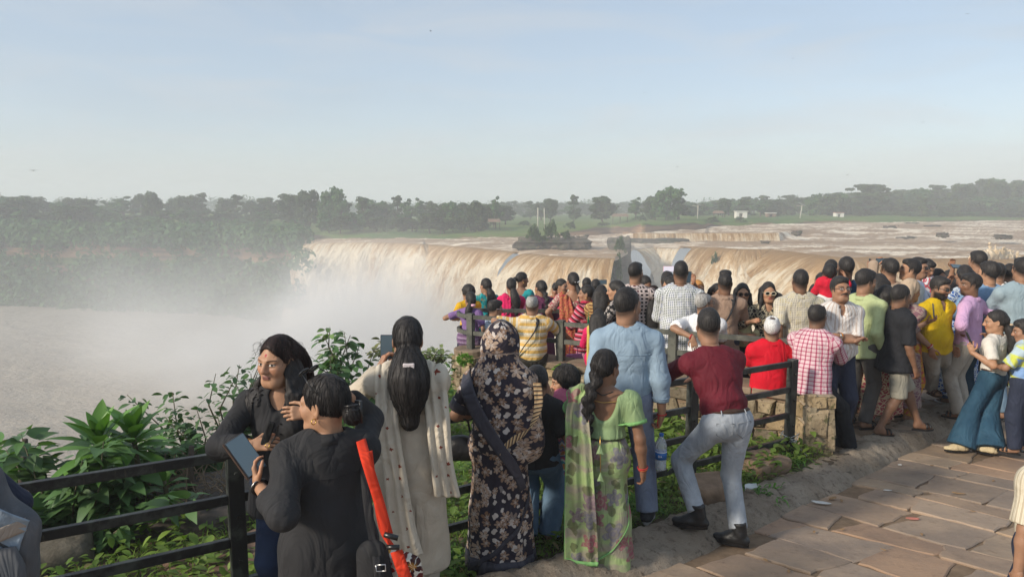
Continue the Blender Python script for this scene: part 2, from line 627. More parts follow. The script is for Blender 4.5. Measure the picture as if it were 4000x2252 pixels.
  f = n.noise(n.mapv(uv, (3, 9, 3)), 1.0, 2, dist=0.6)
  col = n.mix(n.rng(f, 0.38, 0.47), c0, cols[1])
  col = n.mix(n.rng(f, 0.52, 0.6), col, cols[2])
 elif kind == 'denim':
  f = n.noise(n.mapv(o, (1.2, 1.2, 0.7)), 5.0, 3)
  col = n.mix(n.rng(f, 0.35, 0.75), c0, cols[1])
 elif kind == 'dots':
  m, rid, ra, lob = flower(uv, 34.0 / scale, 4, 0.12, 0.6)
  col = n.mix(m, c0, cols[1])
 elif kind == 'bands':
  t = n.math('FRACT', n.math('DIVIDE', v, 0.06 * scale))
  col = n.mix(n.rng(t, 0.3, 0.36), c0, cols[1])
  if len(cols) > 2:
   col = n.mix(n.rng(t, 0.66, 0.7), col, cols[2])
 else:
  col = c0
 big = n.noise(o, 7.0, 4, 0.6)
 col = n.mix(1.0, col, n.rng(big, 0.25, 0.75, 0.84, 1.12, False), 'MULTIPLY')
 n.color(col)
 fl = n.noise(n.mapv(o, (1.0, 1.0, 0.6), (0.35, 0.25, 0.0)), 7.0, 3, 0.5, dist=1.1)
 fl = n.math('ABSOLUTE', n.math('SUBTRACT', fl, 0.5))
 n.bump(fl, 0.6 * fold, 0.065)
 _mc[K] = n.m
 return n.m
def plain_mat(name, c, rough=0.6, metal=0.0, spec=0.4, var=0.12, nscale=12.0, bump=0.0):
 K = ('pm', name, c)
 if K in _mc:
  return _mc[K]
 n = NT(name, rough, spec)
 n.bsdf.inputs['Metallic'].default_value = metal
 o = n.obj()
 f = n.noise(o, nscale, 4, 0.6)
 n.color(n.mix(1.0, c, n.rng(f, 0.25, 0.75, 1 - var, 1 + var, False), 'MULTIPLY'))
 if bump:
  n.bump(n.noise(o, nscale * 4, 4, 0.6), bump, 0.01)
 _mc[K] = n.m
 return n.m
def skin_mat():
 n = NT('skin', 0.52, 0.35)
 o = n.obj()
 f = n.noise(o, 30.0, 4, 0.6)
 n.color(n.mix(1.0, n.attr('col'), n.rng(f, 0.3, 0.7, 0.9, 1.08, False), 'MULTIPLY'))
 n.bump(n.noise(o, 160.0, 2), 0.1, 0.002)
 n.bsdf.inputs['Subsurface Weight'].default_value = 0.06
 n.bsdf.inputs['Subsurface Radius'].default_value = (0.012, 0.005, 0.003)
 return n.m
def hair_mat(name, c, c2):
 n = NT(name, 0.55, 0.22)
 o = n.obj()
 f = n.noise(n.mapv(o, (1.0, 1.0, 0.07)), 170.0, 3, 0.65)
 n.color(n.mix(n.rng(f, 0.35, 0.7), c, c2))
 n.bump(f, 0.4, 0.004)
 return n.m
M = {}
M['skin'] = skin_mat()
M['hair'] = hair_mat('black_hair', (0.014, 0.013, 0.0135), (0.046, 0.041, 0.039))
M['hair_brown'] = hair_mat('dark_brown_hair', (0.008, 0.006, 0.006), (0.035, 0.016, 0.012))
M['hair_grey'] = hair_mat('grey_hair', (0.18, 0.17, 0.16), (0.50, 0.49, 0.47))
M['hair_white'] = hair_mat('white_hair', (0.42, 0.42, 0.42), (0.78, 0.77, 0.75))
M['black_plastic'] = plain_mat('black_plastic', (0.012, 0.012, 0.013), 0.3, 0, 0.5, 0.05)
M['phone_back'] = plain_mat('phone_case', (0.02, 0.025, 0.035), 0.35, 0, 0.5, 0.05)
M['gold'] = plain_mat('gold', (0.75, 0.48, 0.14), 0.3, 1.0)
M['steel'] = plain_mat('steel', (0.55, 0.55, 0.55), 0.3, 1.0)
M['red_thread'] = plain_mat('red_thread', (0.45, 0.03, 0.03), 0.8)
M['black_leather'] = plain_mat('black_leather', (0.012, 0.012, 0.013), 0.42, 0, 0.45, 0.2, 20, 0.25)
M['sole'] = plain_mat('sole_rubber', (0.35, 0.35, 0.34), 0.7)
M['tan_sole'] = plain_mat('tan_sole', (0.48, 0.34, 0.19), 0.75, 0, 0.3, 0.2, 30)
M['brown_leather'] = plain_mat('brown_leather', (0.06, 0.032, 0.02), 0.55, 0, 0.4, 0.2, 20, 0.2)
M['white_plastic'] = plain_mat('white_plastic', (0.75, 0.75, 0.73), 0.5)
M['pink_plastic'] = plain_mat('pink_plastic', (0.80, 0.42, 0.50), 0.5)
def screen_mat(name, c, lit=0.0):
 n = NT(name, 0.12, 0.5)
 n.color(c)
 if lit:
  n.put(n.bsdf.inputs['Emission Color'], (*c, 1))
  n.put(n.bsdf.inputs['Emission Strength'], lit)
 return n.m
M['screen'] = screen_mat('phone_screen', (0.09, 0.135, 0.17))  # unlit glass; bluish sky reflection is painted into its base colour
M['screen_lit'] = screen_mat('lit_phone_screen', (0.50, 0.48, 0.55), 0.35)
# painted steel of the railings: near black paint, worn to grey green in patches
def rail_mat():
 n = NT('railing_paint', 0.5, 0.4)
 o = n.obj()
 f = n.noise(o, 6.0, 6, 0.65)
 g = n.noise(n.mapv(o, (1, 1, 0.2)), 40.0, 4, 0.6)
 c = n.mix(n.rng(f, 0.46, 0.62), (0.018, 0.018, 0.018), (0.055, 0.060, 0.052))
 c = n.mix(n.rng(g, 0.6, 0.75, 0, 0.6), c, (0.10, 0.085, 0.06))
 n.color(c)
 n.bump(n.noise(o, 60.0, 4), 0.2, 0.004)
 return n.m
M['rail'] = rail_mat()
def rail_mat2():
 n = NT('weathered_railing_paint', 0.62, 0.35)
 o = n.obj()
 f = n.noise(o, 5.0, 6, 0.65)
 g = n.noise(o, 30.0, 5, 0.7)
 c = n.mix(n.rng(f, 0.4, 0.62), (0.05, 0.052, 0.045), (0.115, 0.115, 0.095))
 c = n.mix(n.rng(g, 0.58, 0.7), c, (0.03, 0.028, 0.025))
 n.color(c)
 n.bump(g, 0.25, 0.004)
 return n.m
M['rail_old'] = rail_mat2()
def leaf_mat(name, rough=0.45, trans=0.25):
 n = NT(name, rough, 0.35)
 c = n.attr('col')
 n.color(c)
 tr = n.t.nodes.new('ShaderNodeBsdfTranslucent')
 n.put(tr.inputs[0], n.mix(1.0, c, (1.1, 1.3, 0.5), 'MULTIPLY'))
 mx = n.t.nodes.new('ShaderNodeMixShader')
 mx.inputs[0].default_value = trans
 n.t.links.new(n.bsdf.outputs[0], mx.inputs[1])
 n.t.links.new(tr.outputs[0], mx.inputs[2])
 n.t.links.new(mx.outputs[0], n.out.inputs[0])
 return n.m
M['leaf'] = leaf_mat('leaf')
M['grass'] = leaf_mat('grass_blade', 0.6, 0.3)
M['tree_leaf'] = leaf_mat('tree_leaf', 0.7, 0.2)
M['bark'] = plain_mat('bark', (0.09, 0.07, 0.055), 0.9, 0, 0.2, 0.3, 3, 0.4)
M['stem'] = plain_mat('plant_stem', (0.11, 0.10, 0.06), 0.8, 0, 0.2, 0.3, 20, 0.3)
# ================================================================ the ground we stand on
def lane_z(x, y):
 return -2.24 - 0.115 * (y - 3.5)
def plat_z(x, y):
 return -2.26 - 0.068 * (y - 3.5)
def grass_z(x, y):
 return -2.30 - 0.05 * (y - 3.5)
def hit(px, py, zf):
 """where the ray through a pixel meets the sheet z = zf(x, y)"""
 d = at(px, py, 1.0)
 Y = 5.0
 for _ in range(60):
  z = zf(d.x * Y, Y)
  Y = 0.5 * Y + 0.5 * z / d.z
 return d * Y
# lower railing line, wall line, kerb line and cliff edge (plan)
FA, FB = Vector((-1.54, 3.75)), Vector((2.69, 6.60))
WA, WB = Vector((3.02, 6.88)), Vector((-0.69, 9.43))
KERB = [Vector((-3.6, 0.6)), Vector((-1.2, 2.66))] + [hit(px, py, lane_z).xy for px, py in ((2330, 2270), (2560, 2215), (2950, 2035), (3300, 1880), (3550, 1750), (4000, 1565))] + [Vector((11.5, 13.2)), Vector((20, 19))]
EDGE = [(-40, -12), (-9, 1.6), (-4.4, 5.3), (-2.2, 7.2), (-1.5, 9.4), (-0.6, 11.4), (2, 13.4), (8, 14.6), (40, 20)]
def poly_sd(P, x, y):
 """signed distance to an open polyline, positive on its left-hand (far) side"""
 best = np.full(np.shape(x), 1e9); sg = np.ones(np.shape(x))
 for (ax, ay), (bx, by) in zip(P[:-1], P[1:]):
  vx, vy = bx - ax, by - ay
  t = np.clip(((x - ax) * vx + (y - ay) * vy) / (vx * vx + vy * vy), 0, 1)
  dx, dy = x - ax - t * vx, y - ay - t * vy
  d = np.hypot(dx, dy)
  s_ = np.where(vx * (y - ay) - vy * (x - ax) > 0, 1.0, -1.0)
  m = d < best
  best = np.where(m, d, best); sg = np.where(m, s_, sg)
 return best * sg
KP = [(v.x, v.y) for v in KERB]
WP = [(WB.x, WB.y), (WA.x, WA.y)]
def grid_mesh(name, X, Y, Z, attrs=None, smooth=True):
 nr, nc = X.shape
 V = np.stack([X, Y, Z], -1).reshape(-1, 3)
 i = np.arange(nr * nc).reshape(nr, nc)
 F = np.stack([i[:-1, :-1], i[:-1, 1:], i[1:, 1:], i[1:, :-1]], -1).reshape(-1, 4)
 return np_mesh(name, V, F, smooth, attrs)
def ground_h(x, y):
 ed = poly_sd(EDGE, x, y)
 k = poly_sd(KP, x, y)               # >0 : grass / terrace side
 lane = lane_z(x, y) - 0.09
 gr = np.where((poly_sd([(20, -4.85), (WA.x, WA.y), (WB.x, WB.y), (-4, 11.6)], x, y) < 0) & (x > -9) , plat_z(x, y) - 0.08, grass_z(x, y))
 z = np.where(k > 0.15, gr, lane)
 z = z + 0.10 * (fbm(x * 0.9, y * 0.9) - 0.5) * (k > 0.4) * (gr > -9)
 drop = np.maximum(ed, 0)
 return z - np.minimum(24.0, drop * (0.55 + 1.5 * sstep(0.6, 3, drop))) + 0.5 * (fbm(x * .6, y * .6) - .5) * sstep(0.2, 2, drop)
gx = np.concatenate([np.linspace(-45, -7, 39)[:-1], np.linspace(-7, 6, 150)[:-1], np.linspace(6, 45, 60)])
gy = np.concatenate([np.linspace(-14, 2.4, 22)[:-1], np.linspace(2.4, 15, 150)[:-1], np.linspace(15, 45, 60)])
GX, GY = np.meshgrid(gx, gy)
n = NT('earth', 0.95, 0.15)
o_ = n.obj()
f1, f2 = n.noise(o_, 1.6, 6, 0.65), n.noise(o_, 14.0, 5, 0.65)
c_ = n.mix(n.rng(f1, 0.4, 0.6), (0.105, 0.075, 0.05), (0.15, 0.115, 0.08))
c_ = n.mix(n.rng(f2, 0.55, 0.72), c_, (0.06, 0.05, 0.035))
n.color(n.mix(n.rng(n.noise(o_, 3.1, 5), 0.52, 0.6, 0, 0.8), c_, (0.045, 0.07, 0.02)))
n.bump(f2, 0.6, 0.03)
M['earth'] = n.m
ground = link('ground', grid_mesh('ground', GX, GY, ground_h(GX, GY)), M['earth'])
tag(ground, kind='structure')
# ---------------------------------------------------------------- flagstones
n = NT('sandstone_flags', 0.82, 0.25)
o_ = n.obj()
f1, f2, f3 = n.noise(o_, 2.2, 5, 0.6), n.noise(o_, 11.0, 5, 0.65), n.noise(n.mapv(o_, (1, 2.4, 1), (0, 0, 0.65)), 26.0, 4, 0.7)
c_ = n.mix(n.rng(f1, 0.35, 0.65), (0.8, 0.78, 0.78), (1.15, 1.08, 1.0))
c_ = n.mix(1.0, n.attr('col'), c_, 'MULTIPLY')
c_ = n.mix(n.rng(f2, 0.55, 0.75, 0, 0.55), c_, (0.13, 0.09, 0.065))
c_ = n.mix(n.rng(n.noise(o_, 70.0, 3), 0.62, 0.75, 0, 0.5), c_, (0.30, 0.25, 0.20))
n.color(c_)
b_ = n.bump(n.math('ADD', f3, f2), 0.45, 0.012)
n.put(n.bsdf.inputs['Roughness'], n.rng(f2, 0.3, 0.7, 0.62, 0.9))
M['flags'] = n.m
M['mortar'] = plain_mat('sandy_mortar', (0.20, 0.142, 0.095), 0.95, 0, 0.1, 0.3, 9, 0.5)
def flagstones(name, ang, u0, u1, v0, v1, keep, zf, du=(0.34, 0.5), dv=(0.42, 0.85), gap=0.03, tint=1.0, seed=3):
 """irregular slabs in courses; each slab a low bevelled slab with wobbling outline, all one paving sheet"""
 rr = random.Random(seed)
 ca, sa = math.cos(ang), math.sin(ang)
 V, F, C = [], [], []
 u = u0
 lines = [u]
 while u < u1:
  u += rr.uniform(*du); lines.append(u)
 ph = [rr.uniform(0, 6) for _ in lines]
 am = [rr.uniform(0.02, 0.06) for _ in lines]
 def cu(i, v):
  return lines[i] + am[i] * math.sin(v * 1.3 + ph[i]) + 0.5 * am[i] * math.sin(v * 3.7 + 2 * ph[i])
 for i in range(len(lines) - 1):
  v = v0 + rr.uniform(0, 0.5)
  while v < v1:
   w = rr.uniform(*dv)
   sk0, sk1 = rr.uniform(-.10, .10), rr.uniform(-.10, .10)
   g = gap * rr.uniform(0.35, 1.1) / 2
   a, b = v + g, v + w - g
   N = 7
   out = []
   for t in range(N): out.append((a + (b - a) * t / N, 0, sk0 + (sk1 - sk0) * t / N))
   P = []
   for t in range(N):
    vv = a + sk0 * 0 + (b - a) * t / N
    P.append((cu(i, vv) + g, vv))
   for t in range(5):
    f = t / 5
    P.append((cu(i, b) + g + (cu(i + 1, b) - cu(i, b) - 2 * g) * f, b + sk1 * f))
   for t in range(N):
    vv = b + sk1 - (b + sk1 - a - sk0) * t / N
    P.append((cu(i + 1, vv) - g, vv))
   for t in range(5):
    f = 1 - t / 5
    P.append((cu(i, a) + g + (cu(i + 1, a) - cu(i, a) - 2 * g) * f, a + sk0 * f))
   P = [(p[0] + rr.gauss(0, 0.008), p[1] + rr.gauss(0, 0.008)) for p in P]
   cxu, cxv = sum(p[0] for p in P) / len(P), sum(p[1] for p in P) / len(P)
   x, y = cxu * ca - cxv * sa, cxu * sa + cxv * ca
   if keep(x, y):
    m = len(P)
    base = len(V)
    th = rr.uniform(-0.004, 0.005)
    tx, ty = rr.gauss(0, 0.004), rr.gauss(0, 0.004)
    col = rr.choice([(0.325, 0.26, 0.215), (0.31, 0.26, 0.225), (0.335, 0.27, 0.215), (0.295, 0.25, 0.22), (0.345, 0.255, 0.20), (0.35, 0.29, 0.24)])
    kk = rr.uniform(0.84, 1.04) * tint
    for sc, dz in ((1.0, -0.04), (1.0, -0.008), (0.965, 0.0)):
     for (pu, pv) in P:
      qu, qv = cxu + (pu - cxu) * sc, cxv + (pv - cxv) * sc
      X, Y_ = qu * ca - qv * sa, qu * sa + qv * ca
      V.append((X, Y_, zf(X, Y_) + dz + th + tx * (qu - cxu) + ty * (qv - cxv)))
      C.append((col[0] * kk * 1.06, col[1] * kk, col[2] * kk * .9))
    for ring in (0, 1):
     for t in range(m):
      F.append((base + ring * m + t, base + ring * m + (t + 1) % m, base + (ring + 1) * m + (t + 1) % m, base + (ring + 1) * m + t))
    F.append(tuple(base + 2 * m + t for t in range(m)))
   v += w
 me = bpy.data.meshes.new(name)
 me.from_pydata(V, [], F)
 me.update()
 a_ = me.attributes.new('col', 'FLOAT_COLOR', 'POINT')
 a_.data.foreach_set('color', np.array([(*c, 1) for c in C], np.float32).ravel())
 o = link(name, me, M['flags'])
 return tag(o, kind='structure')
def kd(x, y):
 return float(poly_sd(KP, np.array(x), np.array(y)))
def wd(x, y):
 return float(poly_sd([(20, -4.85), (WA.x, WA.y), (WB.x, WB.y), (-4, 11.6)], np.array(x), np.array(y)))
def ed(x, y):
 return float(poly_sd(EDGE, np.array(x), np.array(y)))
flagstones('lane_paving', R(38), -6, 22, -13, 13, lambda x, y: kd(x, y) < 0.06 and -5 < y < 19 and x < 16, lane_z, (0.34, 0.58), (0.42, 0.78), 0.03, seed=5)
flagstones('terrace_paving', R(12), -4, 22, -4, 18, lambda x, y: kd(x, y) > 0.36 and wd(x, y) < -0.25 and ed(x, y) < -0.3, plat_z, (0.3, 0.42), (0.32, 0.6), tint=1.0, seed=9)
def sheet(name, keep_fn, zf, mat, x0, x1, y0, y1, step, dz):
 xs, ys = np.arange(x0, x1, step), np.arange(y0, y1, step)
 X, Y = np.meshgrid(xs, ys)
 Z = zf(X, Y) + dz + 0.012 * (fbm(X * 5, Y * 5) - 0.5)
 me = grid_mesh(name, X, Y, Z)
 nr, nc = X.shape
 i = np.arange(nr * nc).reshape(nr, nc)
 F = np.stack([i[:-1, :-1], i[:-1, 1:], i[1:, 1:], i[1:, :-1]], -1).reshape(-1, 4)
 cx, cy = X.ravel()[F].mean(1), Y.ravel()[F].mean(1)
 F = F[keep_fn(cx, cy)]
 V = np.stack([X, Y, Z], -1).reshape(-1, 3)
 used = np.unique(F)
 mp = np.zeros(len(V), np.int64); mp[used] = np.arange(len(used))
 bpy.data.meshes.remove(me)
 return tag(link(name, np_mesh(name, V[used], mp[F]), mat), kind='structure')
sheet('lane', lambda x, y: poly_sd(KP, x, y) < 0.12, lane_z, M['mortar'], -5, 18, -5, 20, 0.14, -0.016)
sheet('terrace', lambda x, y: (poly_sd(KP, x, y) > 0.22) & (poly_sd([(20, -4.85), (WA.x, WA.y), (WB.x, WB.y), (-4, 11.6)], x, y) < -0.1) & (poly_sd(EDGE, x, y) < -0.1), plat_z, M['mortar'], -2, 20, 4, 18, 0.14, -0.014)
# ---------------------------------------------------------------- the rough concrete kerb
n = NT('rough_concrete', 0.95, 0.15)
o_ = n.obj()
f1, f2, f3 = n.noise(o_, 1.8, 5, 0.6), n.noise(o_, 16.0, 6, 0.75), n.noise(o_, 60.0, 4, 0.7)
c_ = n.mix(n.rng(f1, 0.35, 0.65), (0.33, 0.265, 0.20), (0.45, 0.375, 0.295))
c_ = n.mix(n.rng(f2, 0.5, 0.7), c_, (0.135, 0.105, 0.08))
c_ = n.mix(n.rng(f3, 0.6, 0.72, 0, 0.7), c_, (0.30, 0.25, 0.19))
n.color(c_)
b_ = n.bump(f2, 1.0, 0.06)
n.bump(f3, 0.7, 0.02, b_)
M['concrete'] = n.m
def kerb():
 P = np.array(KP)
 for _ in range(3):                                # Chaikin
  Q = [P[0]]
  for a, b in zip(P[:-1], P[1:]):
   Q += [0.75 * a + 0.25 * b, 0.25 * a + 0.75 * b]
  P = np.array(Q + [P[-1]])
 seg = np.hypot(*np.diff(P, axis=0).T); s = np.concatenate([[0], np.cumsum(seg)])
 t = np.arange(0, s[-1], 0.035)
 x, y = np.interp(t, s, P[:, 0]), np.interp(t, s, P[:, 1])
 dx, dy = np.gradient(x), np.gradient(y); L = np.hypot(dx, dy); nx, ny = -dy / L, dx / L
 prof = [(-0.10, -0.06), (-0.08, -0.01), (-0.04, 0.035), (0.0, 0.075), (0.04, 0.105), (0.08, 0.125), (0.13, 0.14), (0.18, 0.145), (0.23, 0.15), (0.28, 0.145), (0.32, 0.12), (0.36, 0.03), (0.39, -0.1)]
 X = np.stack([x + nx * o for o, h in prof], 1); Y = np.stack([y + ny * o for o, h in prof], 1)
 top = np.maximum(0.12, plat_z(X, Y) - lane_z(X, Y) + 0.01)
 Hh = np.stack([np.full(len(x), h) for o, h in prof], 1)
 Z = lane_z(X, Y) + np.where(Hh > 0.02, Hh / 0.145 * top, Hh)
 W = np.clip(np.array([h for o, h in prof]) * 12, 0, 1)[None, :]
 nn = fbm(X * 7, Y * 7, oct=4) - 0.5; n2 = fbm(X * 22, Y * 22, oct=3) - 0.5
 Z = Z + (0.075 * nn + 0.05 * n2) * W
 sh = 0.10 * (fbm(t * 1.7, t * 0 + 3) - 0.5)
 X = X + (nx * sh)[:, None]; Y = Y + (ny * sh)[:, None]
 o = link('kerb', grid_mesh('kerb', X, Y, Z), M['concrete'])
 tag(o, kind='structure')
kerb()
# ================================================================ railings
def post(P, z0, z1, name, mat, parent, w=0.085, plate=True):
 m = MB()
 m.box((0, 0, (z0 + z1) / 2), (w, w * 0.8, z1 - z0), Matrix.Rotation(RAILROT, 3, 'Z'))
 o = m.build(name, mat, parent, bevel=0.004)
 o.location = (P.x, P.y, 0)
 return o
fd = (FB - FA).normalized()
RAILROT = math.atan2(fd.y, fd.x)
def railing_low():
 t = thing('railing', 'long black steel railing with four flat rails beside the paved lane', 'railing', (FA.x, FA.y, 0))
 L = (FB - FA).length
 posts = [-2.75, -1.36, 0.0, L * 0.364, L * 0.727, L]
 ztop = lambda s: -1.365 - 0.031 * s
 off = Vector((FA.x, FA.y, 0))
 nrm = Vector((-fd.y, fd.x))
 for s in posts:
  p = fd * s
  o = post(p, ztop(s) - 1.05, ztop(s) + 0.012, 'post', M['rail'], t)
  for k in (0.13, 0.385, 0.64):                      # bolt heads on the near face
   b = MB()
   q = Vector((p.x, p.y, ztop(s) - k)) - Vector((nrm.x, nrm.y, 0)) * 0.034
   b.tube([q, q - Vector((nrm.x, nrm.y, 0)) * 0.014], 0.011, 6)
   bo = b.build('bolt', M['rail'], o)
   bo.location = -o.location
  if s == L:
   w_ = MB()
   for kk in range(5):
    pts = [Vector((p.x, p.y, ztop(s) - 0.80 + 0.02 * kk)) + Vector((math.cos(a) * (0.06 + .01 * kk), math.sin(a) * (.06 + .006 * kk), 0.02 * math.sin(3 * a + kk))) for a in [i * 0.5 for i in range(13)]]
    w_.tube(pts, 0.003, 5)
   w_.tube([Vector((p.x + .03, p.y - .06, ztop(s) - .8)), Vector((p.x + .16, p.y - .09, ztop(s) - .93)), Vector((p.x + .3, p.y - .12, ztop(s) - 1.0))], 0.003, 5)
   w_.build('wire', M['steel'], t)
 for r in range(4):
  m = MB()
  for s0, s1 in zip(posts[:-1], posts[1:]):
   a, b = fd * (s0 + 0.043), fd * (s1 - 0.043)
   za, zb = ztop(s0) - 0.03 - 0.252 * r, ztop(s1) - 0.03 - 0.252 * r
   m.bar((a.x, a.y, za), (b.x, b.y, zb), 0.034, 0.052)
  m.build('rail', M['rail'], t, bevel=0.003)
railing_low()
# low wall that carries the second railing
WTOP = lambda s: -1.945 - 0.022 * s           # coping height along the wall
wdv = (WB - WA).normalized()
WL = (WB - WA).length
wn_ = Vector((-wdv.y, wdv.x))
if wn_.y > 0: wn_ = -wn_                        # towards the camera
n = NT('rubble_stone', 0.9, 0.2)
o_ = n.obj()
f1, f2, f3 = n.noise(o_, 4.0, 6, 0.65), n.noise(o_, 26.0, 5, 0.65), n.noise(o_, 9.0, 5, 0.6)
c_ = n.mix(1.0, n.attr('col'), n.mix(n.rng(f1, 0.35, 0.7), (0.65, 0.6, 0.52), (1.15, 1.1, 1.0)), 'MULTIPLY')
c_ = n.mix(n.rng(f2, 0.54, 0.68, 0, 0.8), c_, (0.05, 0.04, 0.03))
c_ = n.mix(n.rng(f3, 0.56, 0.66, 0, 0.75), c_, (0.05, 0.065, 0.02))
n.color(c_)
n.bump(f2, 0.8, 0.02)
M['rubble'] = n.m
def rubble(name, A, d, L, nrm, ztop, zbot, parent, seed, course=(0.10, 0.2), slen=(0.10, 0.34), depth=0.05):
 """a face of rough stones with deep joints: A start, d direction, nrm outward"""
 rr = random.Random(seed)
 V, F, C = [], [], []
 z = zbot
 while z < ztop(0) + 0.2:
  h = rr.uniform(*course)
  s = -0.02
  while s < L:
   w = rr.uniform(*slen)
   s1 = min(s + w, L + 0.01)
   z1 = min(z + h, ztop((s + s1) / 2) - 0.01)
   if z1 - z > 0.03 and s1 - s > 0.03:
    g = 0.009
    base = len(V)
    pts = [(s + g, z + g), (s1 - g, z + g), (s1 - g, z1 - g), (s + g, z1 - g)]
    pts = [(a + rr.gauss(0, .014), b + rr.gauss(0, .012)) for a, b in pts]
    out = rr.uniform(0.0, depth)
    col = rr.choice([(0.38, 0.31, 0.22), (0.32, 0.26, 0.185), (0.43, 0.37, 0.28), (0.27, 0.23, 0.17), (0.23, 0.20, 0.16), (0.36, 0.28, 0.18)])
    mc = (sum(p[0] for p in pts) / 4, sum(p[1] for p in pts) / 4)
    for sc, o in ((1.0, -0.06), (1.0, out * 0.6), (0.8, out + 0.012)):
     for a, b in pts:
      a2, b2 = mc[0] + (a - mc[0]) * sc, mc[1] + (b - mc[1]) * sc
      p = A + d * a2 + nrm * (o + rr.gauss(0, 0.006))
      V.append((p.x, p.y, b2)); C.append(col)
    for r_ in (0, 1):
     for t in range(4):
      F.append((base + 4 * r_ + t, base + 4 * r_ + (t + 1) % 4, base + 4 * r_ + 4 + (t + 1) % 4, base + 4 * r_ + 4 + t))
    F.append((base + 8, base + 9, base + 10, base + 11))
   s += w
  z += h
 me = bpy.data.meshes.new(name)
 me.from_pydata(V, [], F)
 me.update()
 a_ = me.attributes.new('col', 'FLOAT_COLOR', 'POINT')
 a_.data.foreach_set('color', np.array([(*c, 1) for c in C], np.float32).ravel())
 return link(name, me, M['rubble'], parent)
def terrace_wall():
 t = thing('parapet_wall', 'low rubble stone wall with flat coping under the weathered railing', 'wall', (0, 0, 0))
 th = 0.42
 zb = -3.6
 m = MB()
 a, b = WA - wn_ * th, WB - wn_ * th
 A0, B0 = WA - wn_ * 0.02, WB - wn_ * 0.02
 m.poly([(A0.x, A0.y, zb), (B0.x, B0.y, zb), (b.x, b.y, zb), (a.x, a.y, zb),
   (A0.x, A0.y, WTOP(0) - .08), (B0.x, B0.y, WTOP(WL) - .08), (b.x, b.y, WTOP(WL) - .08), (a.x, a.y, WTOP(0) - .08)],
     [(0, 1, 2, 3), (4, 7, 6, 5), (0, 4, 5, 1), (1, 5, 6, 2), (2, 6, 7, 3), (3, 7, 4, 0)])
 m.build('core', M['mortar'], t)
 rubble('masonry', WA, wdv, WL, wn_, lambda s: WTOP(s) - 0.075, -3.55, t, 4)
 c = WB - wn_ * th * 0.5
 nseg = 9
 pts = []
 for k in range(nseg + 1):
  an = math.atan2(wn_.y, wn_.x) - math.pi * k / nseg
  pts.append(Vector((c.x + math.cos(an) * th * 0.52, c.y + math.sin(an) * th * 0.52)))
 for k in range(nseg):
  dd = (pts[k + 1] - pts[k]); LL = dd.length; dd.normalize()
  nn = Vector((dd.y, -dd.x))
  if nn.dot(pts[k] - c) < 0: nn = -nn
  rubble('masonry', pts[k], dd, LL, nn, lambda s: WTOP(WL) - 0.075, -4.4, t, 40 + k, slen=(0.08, 0.16))
 rubble('masonry', Vector(a), wdv, WL, -wn_, lambda s: WTOP(s) - 0.075, -3.0, t, 8)
 rr = random.Random(12)
 s = 0.0
 while s < WL:
  w = rr.uniform(0.42, 0.8)
  s1 = min(s + w, WL)
  if rr.random() > 0.12:
   mid = (s + s1) / 2
   p = WA + wdv * mid - wn_ * (th / 2 - 0.015)
   mm = MB().box((0, 0, 0), (s1 - s - 0.015, th + rr.uniform(0.0, 0.06), 0.075), None)
   o = mm.build('coping', M['coping'], t, bevel=0.012)
   o.location = (p.x, p.y, WTOP(mid) - 0.036 + rr.uniform(-.008, .004))
   o.rotation_euler = (rr.gauss(0, .01), rr.gauss(0, .01), math.atan2(wdv.y, wdv.x) + rr.gauss(0, .02))
  s = s1
 ms = MB()
 prof = []
 for rr_, z in ((th * 0.56, -0.075), (th * 0.57, -0.01), (th * 0.54, 0.0)):
  prof.append((rr_, z))
 ms.lathe(prof, (c.x, c.y, WTOP(WL) + 0.004), 22)
 ms.build('coping', M['coping'], t)
M['coping'] = plain_mat('coping_stone', (0.22, 0.165, 0.115), 0.9, 0, 0.2, 0.35, 7, 0.5)
terrace_wall()
def pillar():
 t = thing('stone_pillar', 'square rubble stone pillar with flaking whitewash ending the low wall', 'pillar', (0, 0, 0))
 P0 = at(3166, 1550, 6.62); P1 = at(3262, 1540, 6.62)
 w = (P1 - P0).length
 d = Vector((1, -0.03)).normalized(); nr = Vector((-0.03, -1)).normalized()
 A = Vector((P0.x, P0.y))
 ztop, zb = -1.87, -2.72
 dep = 0.36
 m = MB()
 c = A + d * w / 2 - nr * dep / 2
 m.box((c.x, c.y, (ztop + zb) / 2 - 0.01), (w - 0.02, dep - 0.02, ztop - zb), Matrix.Rotation(math.atan2(d.y, d.x), 3, 'Z'))
 m.build('core', M['pillar_mortar'], t, bevel=0.02)
 rubble('masonry', A, d, w, nr, lambda s: ztop, zb, t, 21, (0.16, 0.3), (0.14, 0.26), 0.004)
 B = A + d * w
 rubble('masonry', B, -nr, dep, d, lambda s: ztop, zb, t, 22, (0.16, 0.3), (0.14, 0.3), 0.004)
 rubble('masonry', A - nr * dep, nr, dep, -d, lambda s: ztop, zb, t, 23, (0.16, 0.3), (0.14, 0.3), 0.004)
M['pillar_mortar'] = plain_mat('flaking_plaster', (0.34, 0.27, 0.19), 0.9, 0, 0.2, 0.3, 8, 0.5)
pillar()
